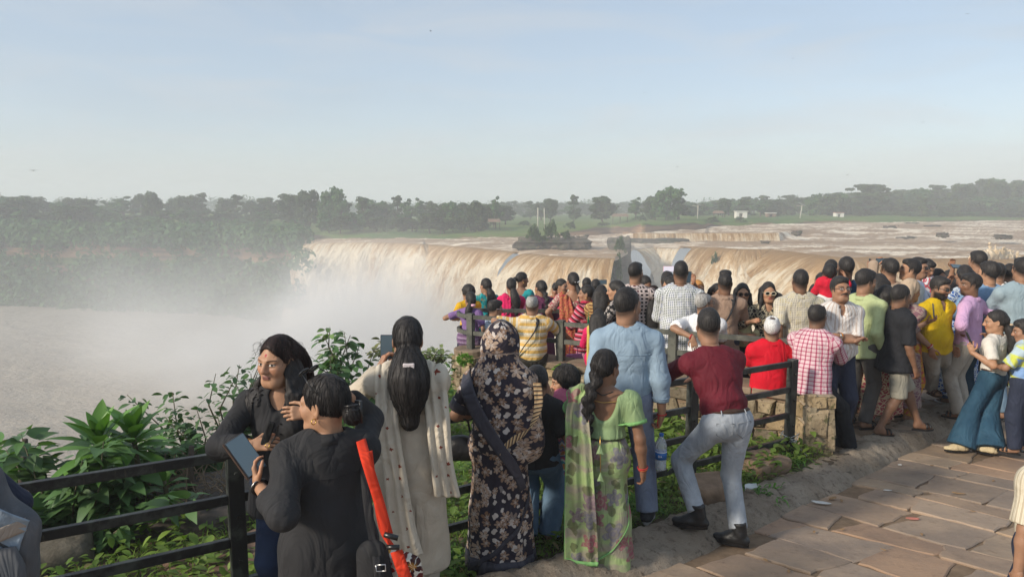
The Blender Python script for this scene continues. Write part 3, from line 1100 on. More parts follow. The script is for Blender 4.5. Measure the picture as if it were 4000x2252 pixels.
def railing_high():
 global RAILROT
 RAILROT = math.atan2(wdv.y, wdv.x)
 t = thing('terrace_railing', 'weathered grey green railing on the low stone wall, curving round at its far end', 'railing', (0, 0, 0))
 base = WA - wn_ * 0.17
 zt = lambda s: -1.415 - 0.032 * s
 sp = [0.06, 0.06 + 1.49, 0.06 + 2.97, WL - 0.03]
 for s in sp:
  p = base + wdv * s
  post(p, WTOP(s) - 0.05, zt(s) + 0.012, 'post', M['rail_old'], t, 0.095)
 for r in range(2):
  m = MB()
  for s0, s1 in zip(sp[:-1], sp[1:]):
   a, b = base + wdv * (s0 + .048), base + wdv * (s1 - .048)
   m.bar((a.x, a.y, zt(s0) - 0.035 - 0.225 * r), (b.x, b.y, zt(s1) - 0.035 - 0.225 * r), 0.036, 0.055)
  e = base + wdv * (sp[-1] + 0.048)
  z = zt(WL) - 0.035 - 0.225 * r
  c = e - wn_ * 0.30
  pts = []
  for k in range(15):
   an = math.pi * k / 14
   p = c + wn_ * 0.30 * math.cos(an) + wdv * 0.34 * math.sin(an)
   pts.append((p.x, p.y, z))
  q = c - wn_ * 0.30
  for s in (0.3, 0.9, 1.8):
   p = q - wdv * s * 0.9 - wn_ * s * 0.75
   pts.append((p.x, p.y, z - .02 * s))
  for a, b in zip(pts[:-1], pts[1:]):
   m.bar(a, b, 0.036, 0.055)
  m.build('rail', M['rail_old'], t)
 q = c - wn_ * 0.30 - wdv * 0.9 - wn_ * 0.75
 post(q, -2.9, zt(WL) + 0.01, 'post', M['rail_old'], t, 0.09)
railing_high()
# rough stone lumps in the grass at the foot of the railing
def stone_block(name, c, size, rotz, seed, mat, label, group=None, cat='stone'):
 rr = np.random.RandomState(seed)
 f = Field((-size[0] * .7, -size[1] * .7, -size[2] * .7), (size[0] * .7, size[1] * .7, size[2] * .7), max(size) / 26)
 h = [s / 2 for s in size]
 r = min(h) * 0.55
 for sx in (-1, 1):
  for sy in (-1, 1):
   f.cone((sx * (h[0] - r), sy * (h[1] - r), -h[2]), (sx * (h[0] - r), sy * (h[1] - r), h[2] - r), r, r, 0.0)
 X, Y, Z = f.ax[0][:, None, None], f.ax[1][None, :, None], f.ax[2][None, None, :]
 q = np.sqrt(np.maximum(np.abs(X) - h[0] + r, 0) ** 2 + np.maximum(np.abs(Y) - h[1] + r, 0) ** 2 + np.maximum(np.abs(Z) - h[2] + r, 0) ** 2) - r
 f.d = q.astype(np.float32)
 s = 1.0 / max(size)
 f.disp(lambda x, y, z: max(size) * 0.10 * (fbm(x * s * 5 + seed, y * s * 5, z * s * 5, 4) - 0.5), 0.3 * max(size))
 V, F = f.mesh()
 o = link(name, np_mesh(name, V, F), mat)
 o.location = c
 o.rotation_euler = (0, 0, rotz)
 return tag(o, label, cat, group)
M['block'] = plain_mat('sandstone_block', (0.24, 0.165, 0.11), 0.92, 0, 0.2, 0.3, 9, 0.6)
p = hit(3010, 1850, grass_z); stone_block('stone_block', (p.x - .05, p.y + .1, p.z + 0.03), (0.46, 0.36, 0.22), 0.5, 1, M['block'], 'squarish brown stone block under the end post of the black railing')
p = hit(2790, 1965, grass_z); stone_block('stone_block', (p.x, p.y + .12, p.z + 0.04), (0.42, 0.38, 0.24), 0.3, 2, M['block'], 'rough brown stone block at the foot of a railing post behind a boot')
p = hit(200, 2240, grass_z); stone_block('concrete_block', (p.x - .14, p.y + .10, p.z + 0.0), (0.60, 0.36, 0.30), 0.55, 3, plain_mat('dirty_concrete', (0.12, 0.105, 0.08), 0.95, 0, .15, .35, 12, .6), 'dark mossy concrete block in the bottom left corner behind the railing')
p = hit(330, 2100, grass_z); stone_block('rock', (p.x, p.y + .3, p.z - 0.06), (2.1, 0.95, 0.34), 0.35, 4, plain_mat('dark_rock', (0.105, 0.088, 0.075), 0.9, 0, .2, .35, 5, .6), 'flat dark cracked rock slab behind the lower left railing', cat='rock')
p = hit(900, 2230, grass_z); stone_block('rock', (p.x + .1, p.y + .25, p.z - 0.04), (1.1, 0.5, 0.18), 0.6, 6, plain_mat('red_rock', (0.16, 0.105, 0.075), 0.9, 0, .2, .35, 5, .6), 'reddish flat rock in the grass behind the left railing post', cat='rock')
# ================================================================ river, falls and far bank
ZU, ZP = -8.0, -25.0                    # upper river, plunge pool
def interp(tab, x):
 return np.interp(x, [t[0] for t in tab], [t[1] for t in tab])
def px_dir(px):
 return (np.asarray(px, float) - CX) / FPX * 1.0
def yd(py, z):
 """forward distance at which height z shows on photo row py"""
 a = np.arctan((np.asarray(py, float) - CY) / FPX) + PITCH
 return -z / np.tan(a)
def xp(px, Y, z=-8.0):
 """world x for photo column px at distance Y, height z"""
 dep = Y * math.cos(PITCH) - z * math.sin(PITCH)
 return (np.asarray(px, float) - CX) / FPX * dep
LIP = [(1185, 950), (1230, 945), (1298, 942), (1397, 940), (1559, 942), (1658, 947), (1807, 958), (1932, 969), (2025, 979), (2056, 983), (2180, 995), (2335, 1001), (2405, 1003),
    (2440, 985), (2475, 962), (2552, 953), (2669, 958), (2688, 956), (2785, 961), (2882, 966), (3018, 968), (3154, 985), (3294, 1000), (3449, 996), (3659, 1004), (3800, 1000), (4000, 990), (4400, 970), (5200, 930)]
BANK = [(1100, 940), (1185, 936), (1700, 931), (2030, 927), (2300, 919), (2455, 912), (2758, 893), (2768, 884), (3037, 876), (3294, 870), (3519, 868), (4000, 860), (4400, 857), (5200, 850)]
def zbank(px):
 return ZU + 1.4 * sstep(2380, 2520, np.asarray(px, float))
LIPD = [(1185, 146), (1300, 143), (1400, 140), (1559, 135.5), (1658, 130)]
def lipY(px):
 px = np.asarray(px, float)
 return np.where(px < 1658, interp(LIPD, px), yd(interp(LIP, px), ZU))
def lipZ(px):
 return -lipY(px) * np.tan(np.arctan((interp(LIP, px) - CY) / FPX) + PITCH)
def bankY(px):
 px = np.asarray(px, float)
 left = np.interp(px, [-900, 0, 900, 1100, 1185], [215, 182, 168, 158, 150])
 return np.maximum(np.where(px < 1185, left, yd(interp(BANK, px), zbank(px))), np.where(px < 1185, 0, np.minimum(lipY(px) + 6, 152)))
n = NT('river_water', 0.25, 0.15)
o_ = n.obj()
fl = n.mapv(o_, (0.5, 1.3, 1), (0, 0, 0.25))
f1, f2, f3 = n.noise(fl, 0.10, 5, 0.6), n.noise(fl, 0.7, 6, 0.65), n.noise(fl, 2.6, 5, 0.6)
foam = n.math('MULTIPLY', n.rng(f2, 0.54, 0.66), n.rng(f1, 0.40, 0.60))
foam = n.math('MAXIMUM', foam, n.attr('foam', 'Fac'))
foam = n.math('MULTIPLY', foam, n.rng(f3, 0.25, 0.48))
c_ = n.mix(n.rng(f1, 0.3, 0.7), (0.30, 0.20, 0.12), (0.38, 0.265, 0.17))
n.color(n.mix(foam, c_, (0.86, 0.77, 0.62)))
n.put(n.bsdf.inputs['Roughness'], n.rng(foam, 0, 1, 0.62, 0.85))
b_ = n.bump(f2, 0.8, 0.5)
n.bump(f3, 0.6, 0.2, b_)
M['river'] = n.m
def upper_river():
 px = np.arange(1185, 4700, 6.0)
 L, B = lipY(px), bankY(px) + 2.0
 B = np.maximum(B, L + 4)
 t = np.linspace(0, 1, 130) ** 1.5
 Y = L[None, :] + (B - L)[None, :] * t[:, None]
 PX = np.repeat(px[None, :], len(t), 0)
 Dc = np.interp(PX, [2300, 2470, 2640, 3040, 3400], [142, 138.5, 138.8, 140.4, 150])
 wd_ = np.interp(PX, [2380, 2440, 3040, 3150], [30, 1.0, 1.0, 25])
 Z = ZU + 1.4 * sstep(2380, 2520, PX) * sstep(Dc, Dc + wd_, Y)
 X = xp(PX, Y, Z)
 e = Y - L[None, :]
 Z = Z + (lipZ(px)[None, :] - ZU) * np.exp(-e / 5.0)
 Z = Z - 0.55 * np.exp(-e / 1.6) - 0.5 * np.exp(-e / 9.0) * sstep(2700, 3100, PX)
 wv = fbm(X * 0.22, Y * 0.5, oct=4) - 0.5
 w2 = fbm(X * 0.9, Y * 1.6, oct=3) - 0.5
 Z = Z + (0.55 * wv + 0.28 * w2) * np.clip(e / 3, 0, 1)
 fo = 0.8 * sstep(0.515, 0.60, fbm(X * 0.12 + 9, Y * 0.5, oct=5, gain=.62)) * sstep(0.36, 0.52, fbm(X * .03, Y * .06 + 3))
 fo = np.maximum(fo, np.exp(-e / 1.0) * 0.35)
 rap = np.exp(-((PX - 2370) / 110) ** 2) * np.exp(-((Y - 140) / 14) ** 2)         # rapids left of the step
 fo = np.maximum(fo, rap * sstep(0.45, 0.6, fbm(X * .5, Y * 1.1)))
 o = link('river', grid_mesh('river', X, Y, Z, {'foam': ('f', fo.ravel())}), M['river'])
 tag(o, kind='structure')
upper_river()
# falling water: tan to cream streaks running down the fall
n = NT('falling_water', 0.85, 0.08)
uv = n.attr('uvw', 'Vector')
o_ = n.obj()
s1 = n.noise(n.mapv(uv, (0.32, 0.045, 1)), 1.0, 5, 0.6)
s2 = n.noise(n.mapv(uv, (1.3, 0.16, 1)), 1.0, 6, 0.68, dist=0.4)
s3 = n.noise(n.mapv(uv, (3.2, 0.8, 1)), 1.0, 5, 0.7, dist=0.6)
wht = n.attr('white', 'Fac')
f = n.math('ADD', n.math('MULTIPLY', s1, 0.55), n.math('ADD', n.math('MULTIPLY', s2, 1.25), -.25))
f = n.math('ADD', f, n.math('MULTIPLY', n.math('SUBTRACT', wht, 0.5), 0.8))
f = n.math('ADD', f, n.math('MULTIPLY', n.math('SUBTRACT', s3, 0.5), 0.95))
c_ = n.mix(n.rng(f, 0.42, 0.64), (0.36, 0.215, 0.095), (0.52, 0.36, 0.20))
c_ = n.mix(n.rng(f, 0.60, 0.92), c_, (0.74, 0.64, 0.48))
n.color(c_)
b_ = n.bump(s2, 0.9, 0.9)
n.bump(s3, 0.8, 0.35, b_)
M['fall'] = n.m
n = NT('white_water', 0.8, 0.2)
o_ = n.obj()
f = n.noise(o_, 1.2, 5, 0.65)
n.color(n.mix(n.rng(f, 0.35, 0.65), (0.50, 0.36, 0.20), (0.70, 0.58, 0.42)))
n.bump(f, 0.8, 0.4)
M['white_water'] = n.m
def curtain(name, pts, zf, zb, parent, speed=(3.0, 6.0), whitef=None, seed=0.0, step=0.3, bulge=1.0, rows=64, flip=1, ledge=0.0):
 P = np.array(pts)
 seg = np.hypot(*np.diff(P, axis=0).T); s = np.concatenate([[0], np.cumsum(seg)])
 t = np.arange(0, s[-1], step)
 x, y = np.interp(t, s, P[:, 0]), np.interp(t, s, P[:, 1])
 k = max(3, int(3.0 / step)); ker = np.ones(k) / k
 xs = np.convolve(np.pad(x, k // 2, 'edge'), ker, 'same')[k // 2:k // 2 + len(x)]
 ys = np.convolve(np.pad(y, k // 2, 'edge'), ker, 'same')[k // 2:k // 2 + len(y)]
 dx, dy = np.gradient(xs), np.gradient(ys); L = np.hypot(dx, dy) + 1e-9
 nx, ny = dy / L * flip, -dx / L * flip                 # towards the pool
 v = speed[0] + (speed[1] - speed[0]) * fbm(t * 0.09 + seed, t * 0 + seed, oct=3)
 z0 = zf(t)
 T = np.linspace(0, math.sqrt(2 * (np.max(z0) - zb) / 9.8), rows)
 ff = np.concatenate([[-0.9, -0.5, -0.2], np.zeros(0)])
 X, Y, Z, U, Vv, Wt = [], [], [], [], [], []
 for o in ff:                                            # a short run of sheet before the lip
  X.append(x + nx * o * 1.0); Y.append(y + ny * o * 1.0); Z.append(z0 + 0.04 - 0.02 * (1 + o)); U.append(t); Vv.append(np.full_like(t, o)); Wt.append(np.zeros_like(t))
 for tt in T:
  fall = 0.5 * 9.8 * tt * tt
  out = v * tt
  lump = 0.0
  dn = np.clip(fall / 3, 0, 1)
  w1 = fbm(t * 0.45 + seed, fall * 0.10 + v * 0 + seed, oct=4) - 0.45
  w2 = fbm(t * 1.6 + seed, fall * 0.45 - tt, oct=3) - 0.5
  w3 = fbm(t * 3.3 + seed, fall * 1.1 - tt, oct=2) - 0.5
  lump = bulge * dn * (2.8 * w1 + 1.5 * w2 + 0.6 * w3 + 0.15)
  if ledge:
   out = out * 0.6 + ledge * np.floor(fall / 2.4 + 0.8 * fbm(t * 0.3, t * 0)) * 0.55
  X.append(x + nx * (out + lump)); Y.append(y + ny * (out + lump)); Z.append(z0 - 0.02 - fall + 0.3 * dn * w2)
  U.append(t); Vv.append(np.full_like(t, fall))
  wq = np.clip(0.25 + 0.75 * dn * (0.5 + w1 * 1.6), 0, 1)
  if whitef is not None:
   wq = np.clip(wq + whitef(t / s[-1], fall), 0, 1)
  Wt.append(wq)
 X, Y, Z, U, Vv, Wt = [np.array(a) for a in (X, Y, Z, U, Vv, Wt)]
 me = grid_mesh(name, X, Y, Z, {'uvw': ('vec', np.stack([U, Vv, U * 0], -1).reshape(-1, 3)), 'white': ('f', Wt.ravel())})
 return link(name, me, M['fall'], parent)
def lip_pts(p0, p1):
 q = [p for p in np.arange(p0, p1 + 1, 8.0)]
 Yq = lipY(q)
 return [(float(xp(p, Y, ZU)), float(Y)) for p, Y in zip(q, Yq)]
wf = thing('waterfall', 'broad horseshoe waterfall of muddy tan and cream water', 'waterfall', (0, 120, ZU))
def wcur(*a, **k):
 o = curtain(*a, **k)
 o.matrix_parent_inverse = Matrix.Translation((0, -120, -ZU))
 return o
zl = lambda t: np.full_like(t, ZU - 0.32)
def zl1(t):
 return np.interp(t / t[-1], np.linspace(0, 1, 40), lipZ(np.linspace(1188, 2022, 40))) - .32
a = wcur('curtain', lip_pts(1188, 2022), zl1, ZP, wf, (3.0, 5.5), lambda q, f: 0.30 * (1 - sstep(0.2, 0.6, q)) + 0.1 * sstep(3, 12, f), 1.3)
a['label'] = 'pale long curtain at the far left of the fall'
b = wcur('curtain', lip_pts(2046, 2412), zl, ZP, wf, (3.5, 6), lambda q, f: 0.0 * q, 7.7)
b['label'] = 'tan curtain in the middle, ending at a rock'
c = wcur('curtain', lip_pts(2478, 2668), lambda t: np.full_like(t, ZU - 0.6), ZP, wf, (2.0, 4.5), lambda q, f: 0.30 + 0 * q, 3.1, bulge=1.9, step=0.2)
c['label'] = 'white water breaking over dark ledges'
d = wcur('curtain', lip_pts(2668, 4700), zl, ZP, wf, (5.5, 9.5), lambda q, f: -0.14 + 0.30 * sstep(1.5, 11, f) + 0 * q, 12.9, bulge=1.25)
d['label'] = 'deep ochre curtain on the near right'
def froth(name, px0, px1, py, hgt, dY, nn, seed, label):
 """a surge of broken white water: many small clots thrown up into one lumpy mass"""
 q = random.Random(seed)
 pts = []
 for i in range(nn):
  px = q.gauss((px0 + px1) / 2, (px1 - px0) / 4)
  u = abs(q.gauss(0, 0.45)) * (1 - min(1, abs(px - (px0 + px1) / 2) / (px1 - px0)))
  Y = float(lipY(px)) - dY - q.uniform(0, 1.5)
  P = at(px, py, Y)
  pts.append(((P.x, P.y, P.z + u * hgt), q.uniform(0.10, 0.34) * (1.15 - min(.8, u))))
 lo = np.min([np.array(c) - r for c, r in pts], 0); hi = np.max([np.array(c) + r for c, r in pts], 0)
 f = Field(lo, hi, 0.09)
 for c_, r in pts:
  f.ell(c_, (r, r * .8, r * 1.2), 0.35)
 f.disp(lambda x, y, z: 0.28 * (fbm(x * 3.2 + seed, y * 1.6, z * 1.3, 4) - 0.5), 0.8)
 V, F = f.mesh()
 o = link(name, np_mesh(name, V, F), M['white_water'], wf)
 o.matrix_parent_inverse = Matrix.Translation((0, -120, -ZU))
 o['label'] = label
froth('spray_heap', 3800, 3970, 1016, 2.4, 0.5, 260, 3, 'high tan splash at the far right of the fall')
# the step of small falls upstream
st = thing('step_cascade', 'small stepped cascade over a dark ledge upstream of the main fall', 'waterfall', (0, 0, 0))
cp = [(2472, 138.2), (2560, 138.0), (2640, 138.5), (2780, 139.0), (2900, 139.2), (3040, 140.0)]
cpt = [(float(xp(p, Y, -6.6)), Y) for p, Y in cp]
curtain('curtain', cpt, lambda t: np.full_like(t, -6.58), -8.2, st, (0.8, 1.8), lambda q, f: 0.15 + 0 * q, 21.0, step=0.25, bulge=0.28, rows=14)
# ---------------------------------------------------------------- rocks in and by the river
n = NT('river_rock', 0.9, 0.2)
o_ = n.obj()
sx = n.sep(o_)
st_ = n.noise(n.mapv(o_, (0.12, 0.12, 1.6)), 1.0, 5, 0.65)
f = n.noise(o_, 0.9, 6, 0.65)
c_ = n.mix(n.rng(st_, 0.35, 0.62), (0.062, 0.054, 0.046), (0.15, 0.125, 0.098))
c_ = n.mix(n.rng(f, 0.45, 0.62, 0, 0.8), c_, (0.045, 0.06, 0.028))
n.color(c_)
b_ = n.bump(st_, 1.0, 0.8)
n.bump(f, 0.6, 0.4, b_)
M['rock'] = n.m
def rock(name, c, size, seed, label, group=None, rotz=0.0, mat=None, strata=0.8):
 h = [s / 2 for s in size]
 m = max(size)
 f = Field([-x * 1.25 for x in h], [x * 1.25 for x in h], m / 46)
 X, Y, Z = f.ax[0][:, None, None], f.ax[1][None, :, None], f.ax[2][None, None, :]
 q = np.maximum(((np.abs(X) / h[0]) ** 2 + (np.abs(Y) / h[1]) ** 2) ** .5 - 1, np.abs(Z) / h[2] - 1) * min(h)
 q = q + 0 * (X + Y + Z)
 nn = fbm((X + 0 * q) / m * 5 + seed, (Y + 0 * q) / m * 5, (Z + 0 * q) / m * 5, 4) - 0.5
 lay = strata * (vnoise(0 * q + seed, 0 * q + seed * 2, (Z + 0 * q) / h[2] * 4) - 0.5)
 f.d = (q + (nn * 1.5 + lay * 0.6) * min(h) * 0.75).astype(np.float32)
 V, F = f.mesh()
 o = link(name, np_mesh(name, V, F), mat or M['rock'])
 o.location = c; o.rotation_euler = (0, 0, rotz)
 return tag(o, label, 'rock', group)
def rk(px, py, z, wpx, hpx, depth, seed, label, group=None, sink=0.3, strata=0.8, rotz=0.0):
 Y = float(yd(py, z))
 k = Y / FPX
 h = hpx * k
 return rock('rock', (float(xp(px, Y, z)), Y + depth / 2, z + h / 2 - sink), (wpx * k, depth, h + 2 * sink), seed, label, group, rotz, strata=strata)
rk(2160, 976, ZU, 262, 44, 7.0, 3.3, 'long layered rock island with shrubs at the brink of the fall')
rk(2432, 1030, ZU - 2.2, 84, 74, 8, 8.1, 'dark rock buttress splitting the fall, with bushes at its left', sink=6)
rk(2570, 948, ZU, 250, 13, 5, 5.1, 'long grey rock shelf above the white ledges', sink=.3)
rk(2150 + 60, 967 + 0, ZU, 62, 6, 3, 9.4, 'low flat rock in the water right of the rock island')
for i, (px, py, w, h, lab) in enumerate([(3487, 889, 44, 5, 'brown flat rock in the upper river, left of the rocks in midstream'), (3655, 885, 60, 5, 'long brown rock far out in the upper river'),
  (3572, 874, 48, 4, 'thin rock near the far bank of the upper river'), (3696, 917, 36, 6, 'reddish rock ringed by foam in the river'),
  (3545, 933, 50, 5, 'dark wet rock awash in midstream'), (3572, 930, 18, 5, 'small tan rock beside the dark wet rock'),
  (2998, 950, 30, 6, 'small dark rock with a dry stub above the brink'), (3122, 911, 30, 8, 'black rock at the right end of the step cascade'),
  (2960, 932, 110, 9, 'dark ledge rock at the right foot of the step cascade'), (3920, 922, 30, 5, 'small tan rock at the right of the river'), (3945, 922, 34, 3, 'low black rock at the right of the river')]):
 px_z = -6.6 if py < 925 and px > 2500 else ZU
 rk(px, py, px_z, w, h, 2.2, 20 + i, lab, sink=0.25)
rk(2650, 931, -7.9, 26, 16, 1.2, 41, 'dark gap of rock between two small falls of the step', sink=.2)
rk(2820, 930, -7.9, 22, 16, 1.2, 43, 'dark rock behind the thin branches in the step cascade', sink=.2)
rk(2980, 917, -7.4, 28, 12, 1.2, 44, 'square dark rock on top of the step cascade', sink=.2)
# ---------------------------------------------------------------- pool and lower river
n = NT('pool_water', 0.3, 0.35)
o_ = n.obj()
fl = n.mapv(o_, (1.0, 1.35, 1), (0, 0, -0.35))
f1, f2, f3 = n.noise(fl, 0.09, 5, 0.6), n.noise(fl, 0.42, 6, 0.62), n.noise(fl, 1.6, 6, 0.65)
foam = n.math('MULTIPLY', n.rng(f3, 0.54, 0.68), n.rng(f2, 0.44, 0.62))
c_ = n.mix(n.rng(f1, 0.3, 0.7), (0.325, 0.275, 0.215), (0.39, 0.335, 0.265))
c_ = n.mix(n.rng(f2, 0.45, 0.7, 0, 0.45), c_, (0.27, 0.22, 0.17))
n.color(n.mix(n.math('MULTIPLY', foam, 0.75), c_, (0.62, 0.53, 0.44)))
n.put(n.bsdf.inputs['Roughness'], n.rng(foam, 0, 1, 0.32, 0.8))
b_ = n.bump(f2, 1.0, 0.8)
n.bump(f3, 0.35, 0.16, b_)
M['pool'] = n.m
xs = np.linspace(-190, 120, 250); ys = np.linspace(4, 215, 260)
X, Y = np.meshgrid(xs, ys)
Z = ZP + 0.7 * (fbm(X * 0.13, Y * 0.22, oct=4) - 0.5)
tag(link('lower_river', grid_mesh('lower_river', X, Y, Z), M['pool']), kind='structure')
# ---------------------------------------------------------------- far land
def far_h(px, off):
 """height of the land at off metres behind the bank edge"""
 px = np.asarray(px, float)
 zb = zbank(px)
 left = np.interp(off, [-16, -13, -8, -6.5, -3.2, -2.6, 0, 6, 20, 60, 150, 400, 1200, 3000], [-27, -24.8, -18, -14.8, -14.3, -10.5, -9.2, -7.8, -6.8, -6.4, -7, -9.5, -16, -30])
 right = np.interp(off, [-16, -4, 0, 0.6, 2.0, 8, 30, 80, 150, 400, 1200, 3000], [-2, -2, -0.4, 0.3, 0.7, 1.0, 1.2, 1.0, 0.5, -2.5, -9, -23]) + zb
 ledge = np.interp(off, [0, 0.5, 1.5, 6], [0, 0.6, 1.1, 0.4]) * sstep(2150, 2300, px) * (1 - sstep(2690, 2780, px))
 w = sstep(1150, 1190, px)
 z = left * (1 - w) + (right + ledge) * w
 hill = 7.0 * sstep(3150, 3900, px) * sstep(15, 110, off) * (1 - 0.5 * sstep(300, 900, off))
 hill2 = 2.0 * (1 - sstep(300, 1500, px)) * sstep(20, 90, off) * (1 - sstep(200, 600, off))
 return z + hill + hill2
offs = np.concatenate([np.linspace(-16, 12, 57), np.linspace(13, 60, 32), np.geomspace(64, 3200, 50)])
PXs = np.concatenate([np.arange(-1100, 4900, 14.0)])
O, P_ = np.meshgrid(offs, PXs, indexing='ij')
O = np.where(P_ > 1180, np.maximum(O, -1.5), O)
Yb = bankY(PXs)[None, :] + O
Zt = far_h(P_, O)
Xt = xp(P_, Yb, Zt)
rough = fbm(Xt * 0.12, Yb * 0.12, oct=4) - 0.5
cl = (O < 1.5)
Zt = Zt + rough * np.where(O < 15, 1.2, 1.0) * np.where((O < 0.2) & (P_ > 1185), 0, 1)
Yb = Yb + np.where(cl & (P_ < 1250), 2.6 * (fbm(Xt * 0.2 + 4, Zt * 0.35, oct=4) - 0.5) + 1.2 * (vnoise(Zt * 1.1, Zt * 0) - .5), 0)
n = NT('far_land', 0.95, 0.1)
o_ = n.obj()
z_ = n.sep(o_)[2]
geo = n.node('ShaderNodeNewGeometry', out=1)
nz = n.sep(geo)[2]
st_ = n.noise(n.mapv(o_, (0.06, 0.06, 0.9)), 1.0, 5, 0.6)
f1, f2 = n.noise(o_, 0.05, 5, 0.6), n.noise(o_, 0.4, 5, 0.65)
rk_ = n.mix(n.rng(st_, 0.38, 0.62), (0.10, 0.07, 0.055), (0.27, 0.17, 0.105))
gr_ = n.mix(n.rng(f1, 0.35, 0.65), (0.055, 0.12, 0.022), (0.12, 0.17, 0.04))
gr_ = n.mix(n.rng(f2, 0.5, 0.7, 0, 0.7), gr_, (0.16, 0.125, 0.07))
n.color(n.mix(n.rng(nz, 0.62, 0.86), rk_, gr_))
n.bump(st_, 0.8, 1.0)
M['far_land'] = n.m
tag(link('terrain', grid_mesh('terrain', Xt, Yb, Zt), M['far_land']), kind='structure')
# ---------------------------------------------------------------- trees
def leaf_cards(P, N, size, rs, up=0.25, aspect=1.7):
 """small pointed leaf clumps (quads) at P facing N with jitter -> V, F"""
 n_ = len(P)
 nn = N + rs.normal(0, 0.55, (n_, 3)) + np.array([0, 0, up])
 nn /= np.linalg.norm(nn, axis=1, keepdims=True) + 1e-9
 a = rs.normal(0, 1, (n_, 3))
 t = np.cross(nn, a); t /= np.linalg.norm(t, axis=1, keepdims=True) + 1e-9
 b = np.cross(nn, t)
 s = size * rs.uniform(0.6, 1.3, (n_, 1))
 V = np.stack([P - t * s * aspect / 2, P + b * s / 2 + nn * s * .12, P + t * s * aspect / 2, P - b * s / 2 + nn * s * .12], 1).reshape(-1, 3)
 F = np.arange(n_ * 4).reshape(-1, 4)
 return V, F
def crown_mesh(name, rs, blobs, per, size, base, light):
 """foliage as clumps round a set of blobs (centre, radii)"""
 Ps, Ns, Cs = [], [], []
 for c, r in blobs:
  m = int(per * (np.mean(r)) ** 1.6) + 8
  d = rs.normal(0, 1, (m, 3)); d /= np.linalg.norm(d, axis=1, keepdims=True)
  rad = rs.uniform(0.35, 1.30, (m, 1)) ** 0.7
  Ps.append(np.array(c) + d * np.array(r) * rad)
  Ns.append(d)
  k = rs.uniform(0.0, 1.0)
  col = np.array(base) * (1 - k) + np.array(light) * k
  Cs.append(np.clip(col[None, :] * rs.uniform(0.7, 1.3, (m, 1)), 0, 1))
 P, N, C = np.concatenate(Ps), np.concatenate(Ns), np.concatenate(Cs)
 V, F = leaf_cards(P, N, size, rs)
 return np_mesh(name, V, F, True, {'col': ('color', np.repeat(C, 4, 0))})
def tree_kind(seed, w, h, trunk, style, base, light, per=52, size=0.62):
 """unit tree (metres): crown width w, height h -> (crown mesh, trunk mesh)"""
 rs = np.random.RandomState(seed); q = random.Random(seed)
 blobs, limbs = [], []
 m = MB()
 top = Vector((q.uniform(-.3, .3), q.uniform(-.3, .3), h * 0.8))
 m.tube([(0, 0, -0.6), (0.05, 0, trunk * 0.5), (q.uniform(-.2, .2), q.uniform(-.2, .2), trunk), (top.x * .6, top.y * .6, h * .6), tuple(top)], [0.035 * h, 0.028 * h, 0.022 * h, 0.013 * h, 0.004 * h], 7)
 nb = {'round': 46, 'tall': 36, 'flat': 34, 'ragged': 34, 'bush': 22}[style]
 for i in range(nb):
  u = q.random()
  a = q.uniform(0, 2 * math.pi)
  if style == 'round':
   z = trunk + (h - trunk) * (0.08 + 0.86 * u); rr = math.sqrt(max(0.05, 1 - ((z - trunk) / (h - trunk) * 2 - 0.95) ** 2)) * w / 2 * 0.85
  elif style == 'tall':
   z = trunk + (h - trunk) * u; rr = w / 2 * (0.9 - 0.55 * u)
  elif style == 'flat':
   lv = q.choice([0.35, 0.6, 0.78, 0.92]); z = trunk + (h - trunk) * (lv + q.uniform(-.03, .03)); rr = w / 2 * (1.0 if lv < .8 else .6)
  elif style == 'ragged':
   z = trunk + (h - trunk) * (0.1 + 0.9 * u); rr = w / 2 * q.uniform(0.3, 1.0) * (1.05 - 0.5 * u)
  else:
   z = h * (0.15 + 0.7 * u); rr = w / 2 * (0.95 - 0.5 * u)
  f = math.sqrt(q.random())
  c = Vector((math.cos(a) * rr * f, math.sin(a) * rr * f, z))
  br = w * q.uniform(0.07, 0.155) * (0.8 if style == 'ragged' else 1)
  blobs.append(((c.x, c.y, c.z), (br, br, br * (0.36 if style == 'flat' else 0.72))))
  if i % 2 == 0 and style != 'bush':
   z0 = trunk * 0.8 + (c.z - trunk) * 0.45
   m.tube([(0, 0, max(trunk * .7, z0)), (c.x * .5, c.y * .5, (z0 + c.z) / 2 + .02 * h), (c.x, c.y, c.z)], [0.012 * h, 0.008 * h, 0.003 * h], 5)
 cm = crown_mesh('crown', rs, blobs, per, size, base, light)
 tm = bpy.data.meshes.new('trunk'); tm.from_pydata(m.v, [], m.f); tm.update()
 cm.materials.append(M['tree_leaf']); tm.materials.append(M['bark'])
 return cm, tm, w, h
GD, GL = (0.022, 0.080, 0.024), (0.070, 0.155, 0.040)
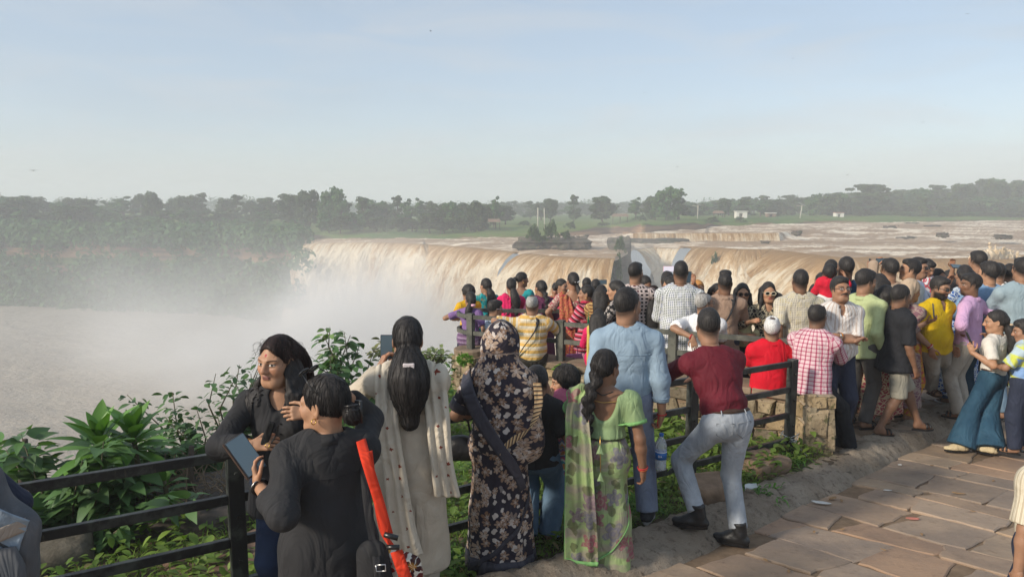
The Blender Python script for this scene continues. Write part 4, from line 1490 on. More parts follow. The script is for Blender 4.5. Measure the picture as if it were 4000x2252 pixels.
KT = {
 'round': [tree_kind(1, 10, 9, 0.7, 'round', GD, GL), tree_kind(2, 9, 10, 2.0, 'round', (0.024, 0.055, 0.016), (0.05, 0.09, 0.026)), tree_kind(3, 11, 9.5, 0.6, 'round', (0.02, 0.045, 0.016), (0.06, 0.10, 0.028))],
 'tall': [tree_kind(4, 7, 12, 2.2, 'tall', GD, (0.05, 0.09, 0.03)), tree_kind(5, 6.5, 11, 0.8, 'tall', (0.03, 0.06, 0.018), (0.09, 0.14, 0.035))],
 'flat': [tree_kind(6, 12, 11, 2.5, 'flat', (0.022, 0.05, 0.016), (0.07, 0.11, 0.03))],
 'ragged': [tree_kind(7, 9, 11, 2.6, 'ragged', GD, GL), tree_kind(8, 8, 10, 1.0, 'ragged', (0.025, 0.055, 0.018), (0.06, 0.10, 0.03))],
 'bush': [tree_kind(9, 5, 3.4, 0.3, 'bush', (0.03, 0.07, 0.018), (0.09, 0.15, 0.035), 60, 0.32), tree_kind(10, 6, 3.0, 0.3, 'bush', (0.025, 0.06, 0.018), (0.06, 0.11, 0.03), 60, 0.32)],
}
tq = random.Random(31)
def tree(px, Y, top_py, kind, label, group=None, wpx=None, name=None, cat='tree', variant=None, z=None):
 off = Y - float(bankY(px))
 zg = float(far_h(px, off)) if z is None else z
 cm, tm, w, h = KT[kind][variant if variant is not None else tq.randrange(len(KT[kind]))]
 ang = math.atan((top_py - CY) / FPX) + PITCH
 ztop = -Y * math.tan(ang)
 H_ = max(1.5, ztop - zg)
 sz = H_ / h
 sw = (wpx * Y / FPX / w) if wpx else sz * tq.uniform(0.85, 1.2)
 t = thing(name or ('shrub' if kind == 'bush' else 'tree'), label, cat, (float(xp(px, Y, zg)), Y, zg), tq.uniform(0, 6.28), group)
 t.scale = (sw, sw, sz)
 link('crown', cm, None, t)
 if kind != 'bush' or True:
  link('trunk', tm, None, t)
 return t
# trees one can tell apart
tree(2352, 186, 768, 'round', 'lone round dark tree standing clear on the far green bank', wpx=112, variant=1)
tree(2602, 181, 731, 'round', 'largest tree on the far bank, broad and tiered with a tall ragged top', wpx=150, variant=0)
tree(2560, 185, 765, 'round', 'dark leafy tree pressed against the left of the largest tree', wpx=110, variant=2)
tree(2650, 186, 770, 'tall', 'dark tree pressed against the right of the largest tree', wpx=105, variant=0)
tree(2482, 188, 774, 'ragged', 'mid height tree left of the largest tree, with gaps in its crown', wpx=85, variant=0)
tree(2242, 210, 768, 'ragged', 'tree with a high thin top left of the lone round tree', wpx=80, variant=1)
tree(2150, 215, 777, 'round', 'rounded tree behind the two thin poles', wpx=70, variant=1)
tree(1857, 158, 785, 'round', 'big dense tree at the brink above the middle of the fall', wpx=95, variant=2)
tree(1935, 172, 771, 'ragged', 'airy tall tree right of the dense tree at the brink', wpx=70, variant=0)
tree(1770, 165, 788, 'round', 'dark rounded tree left of the dense tree at the brink', wpx=90, variant=0)
tree(1722, 152, 822, 'ragged', 'small spreading tree on the ledge over the long curtain', wpx=75, variant=1)
tree(1298, 172, 733, 'round', 'tallest tree above the left end of the fall', wpx=120, variant=0)
tree(1211, 176, 743, 'round', 'high tree beside the tallest tree at the left end of the fall', wpx=110, variant=2)
tree(1140, 182, 760, 'round', 'tree at the left shoulder of the tall pair over the fall', wpx=100, variant=1)
tree(3388, 250, 721, 'flat', 'tall flat topped tree rising over the right bank', wpx=150, variant=0)
tree(3395, 243, 752, 'round', 'dense tree under the flat topped tree on the right bank', wpx=150, variant=1)
tree(3860, 300, 697, 'round', 'highest tree on the wooded hill at the right', wpx=120, variant=0)
tree(3600, 232, 775, 'tall', 'slender light green tree by the right bank', wpx=55, variant=1)
tree(3585, 240, 770, 'tall', 'bright pointed tree at the water line of the right bank', wpx=50, variant=1)
tree(3730, 238, 782, 'tall', 'pale green young tree below the wooded hill', wpx=60, variant=1)
tree(2830, 214, 775, 'round', 'rounded tree right of the lamp post on the far bank', wpx=60, variant=1)
tree(2900, 218, 782, 'ragged', 'tree behind the small white hut', wpx=100, variant=1)
# the many that nothing tells apart
def row(px0, px1, Y0, Y1, tops, n_, kinds, label, group, jit=10, w=(60, 110)):
 for i in range(n_):
  px = px0 + (px1 - px0) * (i + tq.uniform(0.15, 0.85)) / n_
  Y = tq.uniform(Y0, Y1)
  tree(px, max(Y, float(bankY(px)) + 5), float(interp(tops, px)) + tq.uniform(-jit, jit), tq.choice(kinds), label, group, wpx=tq.uniform(*w))
TL = [(-300, 740), (0, 752), (120, 765), (300, 770), (500, 765), (700, 762), (900, 772), (1050, 775), (1150, 772)]
row(-250, 1150, 190, 225, TL, 22, ['round', 'ragged', 'round'], 'hazy blue green tree on the skyline of the misty left bank', 'skyline trees on the left bank', 20, (80, 150))
TL2 = [(-300, 800), (0, 815), (600, 830), (1150, 835)]
row(-250, 1150, 182, 192, TL2, 24, ['round', 'ragged', 'round', 'tall'], 'misty tree on the slope below the left skyline', 'trees on the misty left slope', 20, (90, 140))
TL3 = [(-300, 865), (600, 875), (1120, 870)]
row(-250, 1130, 172, 181, TL3, 22, ['round', 'bush', 'ragged'], 'faint misty tree near the rock ledge on the left bank', 'trees near the left ledge', 18, (90, 140))
TL4 = [(1300, 790), (1500, 785), (1700, 785), (1830, 800)]
row(1310, 1990, 165, 200, TL4, 18, ['round', 'ragged', 'round'], 'bushy tree on the far bank over the long pale curtain', 'trees over the pale curtain', 16, (75, 120))
row(1250, 1900, 151, 160, [(1300, 835), (1700, 845)], 14, ['round', 'bush', 'round'], 'low tree close behind the brink of the pale curtain', 'low trees behind the brink', 14, (75, 120))
row(1950, 2560, 240, 420, [(1950, 792), (2560, 796)], 28, ['round', 'round', 'ragged'], 'distant tree beyond the green fields of the far bank', 'distant trees beyond the fields', 5, (60, 100))
row(2680, 3300, 235, 300, [(2680, 792), (2900, 782), (3000, 775), (3130, 772), (3300, 762)], 38, ['round', 'ragged', 'round', 'round'], 'tree in the wood behind the fields right of the big tree', 'trees behind the right fields', 12, (70, 120))
row(3250, 4150, 255, 300, [(3250, 762), (3450, 752), (3600, 745), (3750, 732), (3850, 712), (4000, 722), (4150, 722)], 28, ['round', 'round', 'ragged', 'round'], 'tree on the skyline of the wooded hill at the right', 'skyline trees on the right hill', 16, (80, 130))
row(3250, 4150, 236, 252, [(3250, 800), (3500, 790), (3800, 775), (4150, 770)], 18, ['round', 'tall', 'round'], 'tree half way down the wooded hill at the right', 'trees on the right hillside', 14, (80, 125))
row(3320, 4150, 228, 236, [(3250, 832), (4150, 818)], 15, ['round', 'bush', 'tall'], 'low tree at the foot of the right hill by the water', 'low trees by the right water line', 8, (60, 110))
row(1990, 3000, 165, 185, [(1990, 868), (2300, 868), (2700, 862), (3000, 850)], 7, ['bush'], 'low green shrub on the far bank by the fields', 'shrubs on the far bank', 5, (40, 70))
for px, py, z, w, lab in ((2085, 875, ZU + 1.3, 62, 'round shrub on the left of the rock island'), (2150, 858, ZU + 1.6, 66, 'pale small tree on the middle of the rock island'), (2205, 905, ZU + 1.6, 60, 'low shrub on the right of the rock island'), (2105, 915, ZU + .8, 100, 'green creeper clump over the front of the rock island')):
 tree(px, 114.5, py, 'bush', lab, wpx=w, z=z)
tree(2420, 107, 921, 'bush', 'shrub on top of the dark rock buttress', wpx=52, z=ZU)
tree(2408, 103, 965, 'bush', 'shrub hanging at the left of the rock buttress', wpx=46, z=ZU - 4)
tree(2790, 117, 970, 'bush', 'green bush clinging in the middle of the ochre curtain', wpx=40, z=ZU - 4.5)
# the far wood that reads as one mass
def far_wood():
 rs = np.random.RandomState(77)
 blobs = []
 for i in range(800):
  px = rs.uniform(-900, 4900); Y = rs.uniform(430, 900)
  zg = float(far_h(px, Y - float(bankY(px))))
  r = rs.uniform(3.5, 6.0)
  blobs.append(((float(xp(px, Y, zg)), Y, zg + r * rs.uniform(0.4, 1.0)), (r, r, r * 0.9)))
 me = crown_mesh('far_wood', rs, blobs, 9, 1.3, GD, (0.05, 0.09, 0.03))
 tag(link('far_wood', me, M['tree_leaf']), kind='stuff')
far_wood()
# scrub over the left cliffs and ledges: a matted cover
def scrub():
 rs = np.random.RandomState(5)
 blobs = []
 for i in range(900):
  px = rs.uniform(-500, 1180); off = rs.choice([rs.uniform(-14, -6.5), rs.uniform(-3, 4)])
  Y = float(bankY(px)) + off
  zg = float(far_h(px, off))
  r = rs.uniform(1.6, 3.4)
  blobs.append(((float(xp(px, Y, zg)), Y - 1.0, zg + r * .3), (r, r, r * 0.8)))
 me = crown_mesh('cliff_scrub', rs, blobs, 16, 0.75, GD, GL)
 tag(link('cliff_scrub', me, M['tree_leaf']), kind='stuff')
scrub()
# ---------------------------------------------------------------- small things on the far bank
def far_xyz(px, py_base, Y):
 z = float(far_h(px, Y - float(bankY(px))))
 return Vector((float(xp(px, Y, z)), Y, z))
M['pole'] = plain_mat('pale_pole', (0.55, 0.52, 0.44), 0.7)
M['panel'] = plain_mat('solar_panel', (0.25, 0.27, 0.30), 0.3)
def pole(px, Y, top_py, lean, label):
 p = far_xyz(px, 0, Y)
 zt = -Y * math.tan(math.atan((top_py - CY) / FPX) + PITCH)
 m = MB().tube([(0, 0, -.3), (lean, 0, zt - p.z)], [0.14, 0.10], 8)
 o = m.build('pole', M['pole'], None, True)
 o.location = p
 tag(o, label, 'pole')
pole(2101, 168, 811, 0.0, 'thin pale upright pole on the far green bank, left of two')
pole(2128, 172, 812, -0.2, 'thin pale leaning pole on the far green bank, right of two')
def solar_lamp(px, Y, top_py, lean, label):
 p = far_xyz(px, 0, Y)
 h = -Y * math.tan(math.atan((top_py - CY) / FPX) + PITCH) - p.z
 t = thing('solar_lamp', label, 'street lamp', p)
 MB().tube([(0, 0, -.3), (lean, 0, h)], [0.15, 0.11], 8).build('pole', M['pole'], t, True)
 MB().box((lean, 0, h + 0.15), (1.9, 1.3, 0.1), Matrix.Rotation(0.5, 3, 'Y')).build('panel', M['panel'], t)
 MB().tube([(lean, 0, h - .5), (lean - 1.2, 0, h - .2)], 0.06, 6).box((lean - 1.3, 0, h - .2), (0.6, .25, .12)).build('lamp_head', M['pole'], t)
solar_lamp(2725, 198, 800, 0.0, 'pale lamp post right of the largest tree on the far bank')
solar_lamp(3124, 208, 800, 0.5, 'leaning solar lamp post at the water edge on the right')
def hut(px, Y, w, h, d, mat, roof, label):
 p = far_xyz(px, 0, Y)
 t = thing('hut', label, 'hut', p)
 m = MB()
 m.box((-w * .38, 0, h / 2), (w * .24, d, h)); m.box((w * .3, 0, h / 2), (w * .4, d, h)); m.box((-w * .08, 0, h * .88), (w * .36, d, h * .24)); m.box((-w * .08, d * .4, h * .38), (w * .36, d * .1, h * .76))
 m.build('wall', mat, t)
 MB().box((0, 0, h + .1), (w * 1.12, d * 1.2, .16)).build('roof', roof, t)
M['whitewash'] = plain_mat('whitewash', (0.72, 0.70, 0.64), 0.8)
M['red_roof'] = plain_mat('red_roof', (0.34, 0.13, 0.10), 0.8)
M['thatch'] = plain_mat('thatch', (0.20, 0.13, 0.09), 0.9)
hut(2893, 212, 3.2, 1.9, 2.2, M['whitewash'], M['whitewash'], 'small white open hut by the far fields')
hut(3275, 226, 2.6, 1.3, 2.0, M['whitewash'], M['red_roof'], 'tiny hut with reddish roof under the trees on the right bank')
hut(3010, 228, 2.8, 1.1, 2.0, M['thatch'], M['whitewash'], 'tiny hut with a pale flat roof behind the far fields')
def shelter(px, Y, w, h, label):
 p = far_xyz(px, 0, Y)
 t = thing('shelter', label, 'shelter', p)
 m = MB()
 for sx in (-1, 0, 1):
  o = MB().box((sx * w * .42, 0, h / 2), (.16, .16, h)).build('post', M['bark'], t)
 MB().poly([(-w / 2, -1.2, h), (w / 2, -1.2, h), (w / 2, 1.2, h), (-w / 2, 1.2, h), (-w * .4, 0, h + .7), (w * .4, 0, h + .7)], [(0, 1, 5, 4), (2, 3, 4, 5), (1, 2, 5), (3, 0, 4), (3, 2, 1, 0)]).build('roof', M['thatch'], t)
shelter(1927, 168, 3.6, 1.7, 'brown open shelter with posts among the trees over the fall')
shelter(2422, 183, 4.4, 1.9, 'dark bare timber shelter between the lone tree and the largest tree')
shelter(2805, 208, 3.0, 1.5, 'low thatched shelter right of the lamp post')
shelter(898, 196, 3.4, 1.6, 'small open shelter in the misty left wood')
# ---------------------------------------------------------------- birds
def bird(px, py, Y, wpx, a, label, grp):
 p = at(px, py, Y)
 s = wpx * Y / FPX
 t = thing('bird', label, 'bird', p, a, grp)
 f = Field((-.15 * s, -.3 * s, -.1 * s), (.15 * s, .3 * s, .1 * s), 0.022 * s)
 f.cone((0, -.2 * s, 0), (0, .15 * s, 0), .025 * s, .05 * s, .02 * s).cone((0, .15 * s, 0), (0, .24 * s, .01 * s), .04 * s, .02 * s, .02 * s)
 V, F = f.mesh()
 link('body', np_mesh('body', V, F), M['hair'], t)
 for sd in (-1, 1):
  MB().poly([(0, .12 * s, .03 * s), (sd * .25 * s, .14 * s, .12 * s), (sd * .5 * s, 0, .06 * s), (sd * .25 * s, -.05 * s, .10 * s), (0, -.1 * s, .03 * s),
       (0, .12 * s, .01 * s), (sd * .25 * s, .14 * s, .10 * s), (sd * .5 * s, 0, .05 * s), (sd * .25 * s, -.05 * s, .08 * s), (0, -.1 * s, .01 * s)],
      [(0, 1, 2, 3, 4), (9, 8, 7, 6, 5), (0, 5, 6, 1), (1, 6, 7, 2), (2, 7, 8, 3), (3, 8, 9, 4)]).build('wing', M['hair'], t)
bird(130, 666, 60, 30, 0.3, 'largest dark bird gliding low over the left trees', 'birds in the sky')
bird(1683, 122, 70, 18, 1.2, 'small dark bird high above the left part of the fall', 'birds in the sky')
for i, (px, py) in enumerate([(2110, 343), (2518, 364), (2646, 652), (3097, 229), (3605, 478), (3780, 55), (3693, 412), (3310, 683)]):
 bird(px, py, 110, 14, 0.5 * i, 'tiny distant bird, a dark speck in the open sky', 'birds in the sky')
# ---------------------------------------------------------------- haze and the mist of the fall
def volume_box(name, lo, hi, mat):
 m = MB().box([(a + b) / 2 for a, b in zip(lo, hi)], [b - a for a, b in zip(lo, hi)])
 o = m.build(name, mat)
 return tag(o, kind='stuff')
def vol_mat(name, dens, color):
 m = bpy.data.materials.new(name)
 m.use_nodes = True
 t = m.node_tree
 t.nodes.clear()
 out = t.nodes.new('ShaderNodeOutputMaterial')
 v = t.nodes.new('ShaderNodeVolumePrincipled')
 v.inputs['Color'].default_value = (*color, 1)
 v.inputs['Density'].default_value = dens
 v.inputs['Anisotropy'].default_value = 0.0
 t.links.new(v.outputs[0], out.inputs['Volume'])
 return m, t, v
HAZE = 0.0016
hm, _, _ = vol_mat('haze_air', HAZE, (0.95, 0.975, 1.0))
volume_box('haze', (-1500, -40, -32), (1500, 3300, 30), hm)
mm, t, v = vol_mat('mist_air', 0.0, (0.96, 0.96, 0.955))
def N_(typ, **k):
 n = t.nodes.new(typ)
 for a, b in k.items():
  if a == 'props':
   for p, q in b.items(): setattr(n, p, q)
  else:
   s = n.inputs[int(a[1:])]
   if isinstance(b, bpy.types.NodeSocket): t.links.new(b, s)
   else: s.default_value = b
 return n.outputs
tc = t.nodes.new('ShaderNodeTexCoord')
sepn = N_('ShaderNodeSeparateXYZ', _0=tc.outputs['Object'])
def mt(op, a, b=0.0, c=0.0):
 return N_('ShaderNodeMath', props=dict(operation=op), _0=a, _1=b, _2=c)[0]
nz = N_('ShaderNodeTexNoise', _0=tc.outputs['Object'], _2=0.055, _3=5.0, _4=0.6)[0]
def puff(x0, y0, sx, sy, zs, dens, zoff=0.0):
 gx_ = mt('POWER', mt('DIVIDE', mt('ABSOLUTE', mt('SUBTRACT', sepn[0], x0)), sx), 2.0)
 gy_ = mt('POWER', mt('DIVIDE', mt('ABSOLUTE', mt('SUBTRACT', sepn[1], y0)), sy), 2.0)
 hz = mt('DIVIDE', mt('MAXIMUM', mt('SUBTRACT', sepn[2], ZP + zoff), 0.0), zs)
 hz = mt('POWER', hz, 1.6)
 e = mt('MULTIPLY', mt('ADD', mt('ADD', gx_, gy_), hz), -1.0)
 return mt('MULTIPLY', mt('EXPONENT', e), dens)
dsum = mt('ADD', mt('ADD', puff(-25, 103, 23, 16, 8.6, 0.26), puff(-75, 140, 60, 36, 14.0, 0.0042)), mt('ADD', puff(-8, 97, 11, 12, 8.5, 0.14), mt('ADD', puff(-60, 122, 26, 16, 14, 0.015), puff(19, 110, 7, 9, 13, 0.06))))
nzr = N_('ShaderNodeMapRange', _0=nz, _1=0.36, _2=0.66, _3=0.25, _4=1.6)[0]
t.links.new(mt('MULTIPLY', dsum, nzr), v.inputs['Density'])
mm.cycles.volume_step_rate = 0.35
mm.cycles.volume_sampling = 'MULTIPLE_IMPORTANCE'
volume_box('mist', (-190, 55, ZP - 1), (60, 200, 12), mm)
# ================================================================ people
SKIN = {'d': (0.20, 0.105, 0.063), 'm': (0.31, 0.170, 0.105), 'l': (0.40, 0.22, 0.132)}
def vec(*a): return np.array(a, np.float32)
def unit(v):
 v = np.asarray(v, float); return v / (np.linalg.norm(v) + 1e-9)
def rotz(v, a):
 c, s = math.cos(a), math.sin(a)
 return np.array([v[0] * c - v[1] * s, v[0] * s + v[1] * c, v[2]])
def frame_head(yaw, pitch, roll=0.0):
 """columns = head x (right), y (forward), z (up); yaw to the right"""
 Rm = Matrix.Rotation(-yaw, 3, 'Z') @ Matrix.Rotation(pitch, 3, 'X') @ Matrix.Rotation(roll, 3, 'Y')
 return np.array(Rm)
def ik(S, T, l1, l2, pole):
 """elbow position for shoulder S, target T"""
 S, T = np.asarray(S, float), np.asarray(T, float)
 d = T - S; L = np.linalg.norm(d)
 Lm = min(L, (l1 + l2) * 0.995)
 u = d / (L + 1e-9)
 T2 = S + u * Lm
 a = (l1 * l1 - l2 * l2 + Lm * Lm) / (2 * Lm)
 h = math.sqrt(max(l1 * l1 - a * a, 0))
 p = np.asarray(pole, float); p = p - u * np.dot(p, u); p = p / (np.linalg.norm(p) + 1e-9)
 return S + u * a + p * h, T2
def head_into(f, C, Rm, k, fem, jaw=1.0):
 """skull, face, ears and neck root into the field; C head centre, Rm frame, k scale"""
 P = lambda x, y, z: C + Rm @ (vec(x, y, z) * k)
 E = lambda c, r, kk=0.02, mode='add': f.ell(P(*c), np.array(r) * k, kk * k, Rm, mode)
 def CN(a, b, ra, rb, kk=0.015, mode='add'): f.cone(P(*a), P(*b), ra * k, rb * k, kk * k, mode=mode)
 E((0, -.014, .032), (.068, .092, .084))
 E((0, .022, -.030), (.057, .064, .076), .035)
 CN((-.016, .060, -.088), (.016, .060, -.088), .020, .020, .04)
 for s in (-1, 1):
  CN((s * .043, .002, -.054), (s * .025, .048, -.084), .020 * jaw, .018 * jaw, .035)
  E((s * .036, .056, -.020), (.027, .024, .026), .025)
  CN((s * .014, .081, .026), (s * .046, .064, .026), .011, .010, .018)
  E((s * .0315, .0905, .006), (.019, .017, .0125), .012, 'sub')
  E((s * .0315, .0695, .006), (.0135, .0135, .0125), .004)
  CN((s * .020, .081, .0125), (s * .043, .074, .0135), .0035, .0035, .006)
  CN((s * .021, .081, .0005), (s * .042, .075, .0005), .0028, .0028, .006)
  E((s * .011, .094, -.0265), (.0095, .0095, .0080), .008)
  f.ell(P(s * .0695, -.006, -.002), np.array((.008, .019, .032)) * k, .008 * k, Rm @ np.array(Matrix.Rotation(s * 0.35, 3, 'Z')))
  E((s * .0755, -.004, .002), (.004, .010, .018), .006, 'sub')
 CN((0, .081, .022), (0, .104, -.0185), .0075, .0115, .012)
 E((0, .100, -.0235), (.0115, .0115, .009), .010)
 CN((-.017, .079, -.0485), (.017, .079, -.0485), .0055, .0055, .010)
 CN((-.008, .0865, -.0475), (.008, .0865, -.0475), .0062, .0062, .008)
 CN((-.012, .0845, -.0575), (.012, .0845, -.0575), .0070, .0070, .008)
 CN((-.024, .0845, -.0530), (.024, .0845, -.0530), .0016, .0016, .003, 'sub')
 return P
def head_colors(V, C, Rm, k, base, fem, gaze=0.0, lip=None, bindi=None, beard=0.0, bald=0.0, aged=False, fade=True):
 """per vertex skin colour: lips, eyes, brows, stubble"""
 q = (V - C) @ Rm / k
 x, y, z = q[:, 0], q[:, 1], q[:, 2]
 n = len(V)
 col = np.repeat(np.array(base)[None, :], n, 0)
 front = (y > .04)
 def blend(m, c):
  nonlocal col
  m = np.clip(m, 0, 1)[:, None]
  col = col * (1 - m) + np.array(c)[None, :] * m
 soft = lambda d, w: np.clip(0.5 - d / w, 0, 1)
 ax = np.abs(x)
 blend(0.35 * np.exp(-((ax - .038) / .02) ** 2 - ((z + .022) / .02) ** 2) * front, np.array(base) * (1.25, .85, .8))
 blend(0.25 * soft(np.hypot(x, (z + .02) * 1) - .016, .012) * (y > .085), np.array(base) * (1.25, .9, .85))
 blend(0.45 * np.exp(-((ax - .0315) / .017) ** 2 - ((z - .004) / .012) ** 2) * front, np.array(base) * .5)
 lc = lip or (np.array(base) * ((1.0, .48, .50) if fem else (.80, .60, .60)))
 up = np.where(ax < .008, .0062 - 0.2 * (.004 - ax) * 0, .0062)
 lm = soft(np.hypot(ax / .024, (z + .0530) / .0115) - 1.0, .3) * (y > .066)
 blend(lm * .9, lc)
 blend(soft(np.abs(z + .0530) - .0012, .0022) * (ax < .021) * (y > .07), np.array(base) * .22)
 ex = ax - .0315
 em = soft(np.hypot(ex / .0145, (z - .0065) / .0058) - 1.0, .25) * (y > .06)
 blend(em, (.62, .58, .54))
 sx = np.where(x > 0, 1, -1)
 ir = soft(np.hypot(x - sx * .0315 - gaze, z - .0068) - .0058, .0025) * (y > .06) * (em > .3)
 blend(ir, (.012, .008, .006))
 lid = soft(np.abs(z - (.0125 - 16 * ex ** 2)) - .0016, .002) * (np.abs(ex) < .018) * (y > .055)
 blend(lid * .92, (.010, .008, .008))
 lid2 = soft(np.abs(z - (.0008 + 10 * ex ** 2)) - .0007, .0016) * (np.abs(ex) < .015) * (y > .055)
 blend(lid2 * .6, np.array(base) * .15)
 br = soft(np.abs(z - (.0275 + .05 * (ax - .03) - 5 * (ax - .036) ** 2)) - (.0026 if fem else .0042), .003) * (ax > .014) * (ax < .054) * (y > .04)
 blend(br * .93, (.014, .010, .009))
 if fade and not fem:
  sd = .62 * y - .78 * (z - .010)
  blend(.8 * soft(sd - .016, .03) * soft(y - .03, .02), (.020, .016, .014))
 if beard > 0:
  m = soft(z + .034, .02) * soft(-(y + .02), .03) * (1 - lm)
  m = np.maximum(m, soft(np.abs(z + .038) - .006, .006) * (ax < .03) * (y > .07))
  blend(m * beard, (.014, .011, .010))
 if bindi is not None:
  blend(soft(np.hypot(x, z - .050) - .0068, .002) * (y > .05), bindi)
 blend(soft(np.hypot(ax - .0075, (z + .0315)) - .003, .003) * (y > .085), np.array(base) * .2)
 return col
def hand_parts(W, fd, pn, side, curl=0.4, spread=0.12, k=1.0, thumb=0.6, point=False):
 """cones of a hand: wrist W, finger direction fd, palm normal pn (the side the fingers curl to)"""
 fd, pn = unit(fd), unit(np.asarray(pn, float) - np.dot(pn, unit(fd)) * unit(fd))
 ac = np.cross(fd, pn) * side                 # towards the thumb
 out = []
 kn = W + fd * .092 * k
 for i, t in enumerate((.030, .010, -.010, -.029)):
  out.append((W + fd * .012 * k + ac * t * .55 * k, kn + ac * t * k - fd * (.004 * abs(i - 1)) * k, .0135 * k, .0115 * k, 'p'))
 lens = (.068, .076, .070, .055)
 for i, (t, L) in enumerate(zip((.030, .010, -.010, -.029), lens)):
  b = kn + ac * t * k - fd * (.004 * abs(i - 1)) * k
  c_ = curl * (1.0 if not (point and i == 0) else 0.1) * (0.9 + 0.12 * i)
  dirn = unit(fd + ac * spread * (1.5 - i) * 0.55)
  ang = 0.0
  rr = .0088 * k * (1.0 if i < 3 else .88)
  for j, (fr, add) in enumerate(((.46, 1.0), (.31, 1.25), (.23, .8))):
   ang += c_ * add
   d = dirn * math.cos(ang) + pn * math.sin(ang)
   e = b + d * L * fr * k
   out.append((b, e, rr * (1 - .08 * j), rr * (.92 - .10 * j), 'f'))
   b = e
 b = W + fd * .026 * k + ac * .026 * k
 d1 = unit(fd * .62 + ac * .85 + pn * (.35 + .3 * thumb))
 e1 = b + d1 * .042 * k
 d2 = unit(fd * .85 + ac * (.45 - .5 * thumb) + pn * (.3 + .5 * thumb))
 e2 = e1 + d2 * .034 * k
 d3 = unit(fd * .9 + ac * (.2 - .5 * thumb) + pn * (.3 + .6 * thumb))
 out += [(b, e1, .0135 * k, .0105 * k, 'f'), (e1, e2, .0100 * k, .0092 * k, 'f'), (e2, e2 + d3 * .026 * k, .0092 * k, .0072 * k, 'f')]
 return out
class Person:
 """joint layout and fields for one figure, in local metres: x right, y forward, z up, feet on z = 0"""
 pass
def arm_pose(p, side, spec):
 """resolve an arm spec to elbow and wrist (local)"""
 S = p.sh[side]
 sd = 1 if side == 'R' else -1
 H = p.H
 l1, l2 = .172 * H, .150 * H
 pole = vec(sd * .35, -.8, -.3)
 curl, pn, fdir, thumb = 0.35, None, None, 0.5
 if isinstance(spec, dict):
  T = np.array(spec['to'], float)
  if spec.get('world'):
   T = p.to_local(T)
  elif spec.get('H', True):
   T = T * H
  pole = np.array(spec.get('pole', pole), float)
  curl = spec.get('curl', curl); pn = spec.get('pn'); fdir = spec.get('fd'); thumb = spec.get('thumb', .5)
 else:
  hip = p.pel
  tab = {'down': (vec(sd * (.145 + p.bk * .03), .01, -.02 - .0), (0, -1, 0)),
      'slight': (vec(sd * .15, .07, .02), (sd * .3, -1, 0)),
      'pocket': (vec(sd * .125, .05, .03), (sd * 1.0, -.5, 0)),
      'hip': (vec(sd * .115, -.005, .075), (sd * 1.0, -.25, 0)),
      'behind': (vec(sd * .02, -.10, .03), (sd * 1, -.4, 0)),
      'fold': (vec(-sd * .07, .125, .145), (sd * 1, .1, -.7)),
      'front': (vec(sd * .03, .16, .09), (sd * 1, -.2, -.5)),
      'phone': (vec(sd * .05, .21, .17), (sd * .6, -.2, -1)),
      'raise': (vec(sd * .07, .22, .40), (sd * .8, .1, -1)),
      'high': (vec(sd * .06, .24, .47), (sd * 1, .2, -.6)),
      'lap': (vec(sd * .06, .20, .03), (sd * 1, -.4, 0)),
      'chin': (vec(sd * .03, .10, .31), (sd * .6, .3, -1))}
  o, pole = tab[spec]
  o = np.array(o, float)
  T = np.array([p.pel[0], p.pel[1], p.pel[2]]) + o * H
  if o[2] > .12: T = T + p.lean * (o[2] / .3)
  if spec == 'down': curl = 0.45
  if spec in ('phone', 'raise', 'high'): curl = 0.7
  pole = np.array(pole, float)
 E, T = ik(S, T, l1, l2, pole)
 fd = unit(T - E) if fdir is None else unit(fdir)
 if pn is None:
  pn = {'down': (-sd, .25, 0), 'pocket': (-sd, .2, 0), 'hip': (-sd, 0, -.2)}.get(spec if isinstance(spec, str) else '', None)
  if pn is None:
   pn = (-sd * .7, .0, -.5) if fd[2] < .6 else (-sd * .6, .6, 0)
 return E, T, fd, np.array(pn, float), curl, thumb
def fold_noise(seed, amp, fx=9.0, fz=5.0):
 r = np.random.RandomState(seed)
 ph = r.uniform(0, 50, 3)
 def fn(x, y, z):
  a = vnoise(x * fx + ph[0], y * fx + ph[1], z * fz + ph[2])
  b = vnoise(x * fx * 2.3 + ph[1] + 2.0 * a, y * fx * 2.3 + ph[2], z * fz * 2.2 + (x + y) * fx * .8 + ph[0])
  return amp * (1.5 * (a - .5) + 0.45 * (np.abs(b - .5) * 2 - .5))
 return fn
def cyl_uv(V, bones, seam):
 """metres round and along the nearest bone"""
 best = np.full(len(V), 1e9); U = np.zeros((len(V), 3), np.float32)
 for (a, b, r, off) in bones:
  a, b = np.asarray(a, float), np.asarray(b, float)
  ba = b - a; L = np.linalg.norm(ba) + 1e-9; w = ba / L
  t = (V - a) @ w
  tc_ = np.clip(t, 0, L)
  dv = V - a - tc_[:, None] * w
  d = np.linalg.norm(dv, axis=1) - r
  s_ = np.asarray(seam, float) - w * np.dot(seam, w); s_ /= np.linalg.norm(s_) + 1e-9
  e2 = np.cross(w, s_)
  ang = np.arctan2(dv @ e2, -(dv @ s_))
  m = d < best
  best = np.where(m, d, best)
  U[m, 0] = ang[m] * max(r, .045) + off * 1.7
  U[m, 1] = t[m] + off
 return U
def mat_of(x):
 return M[x] if isinstance(x, str) else x
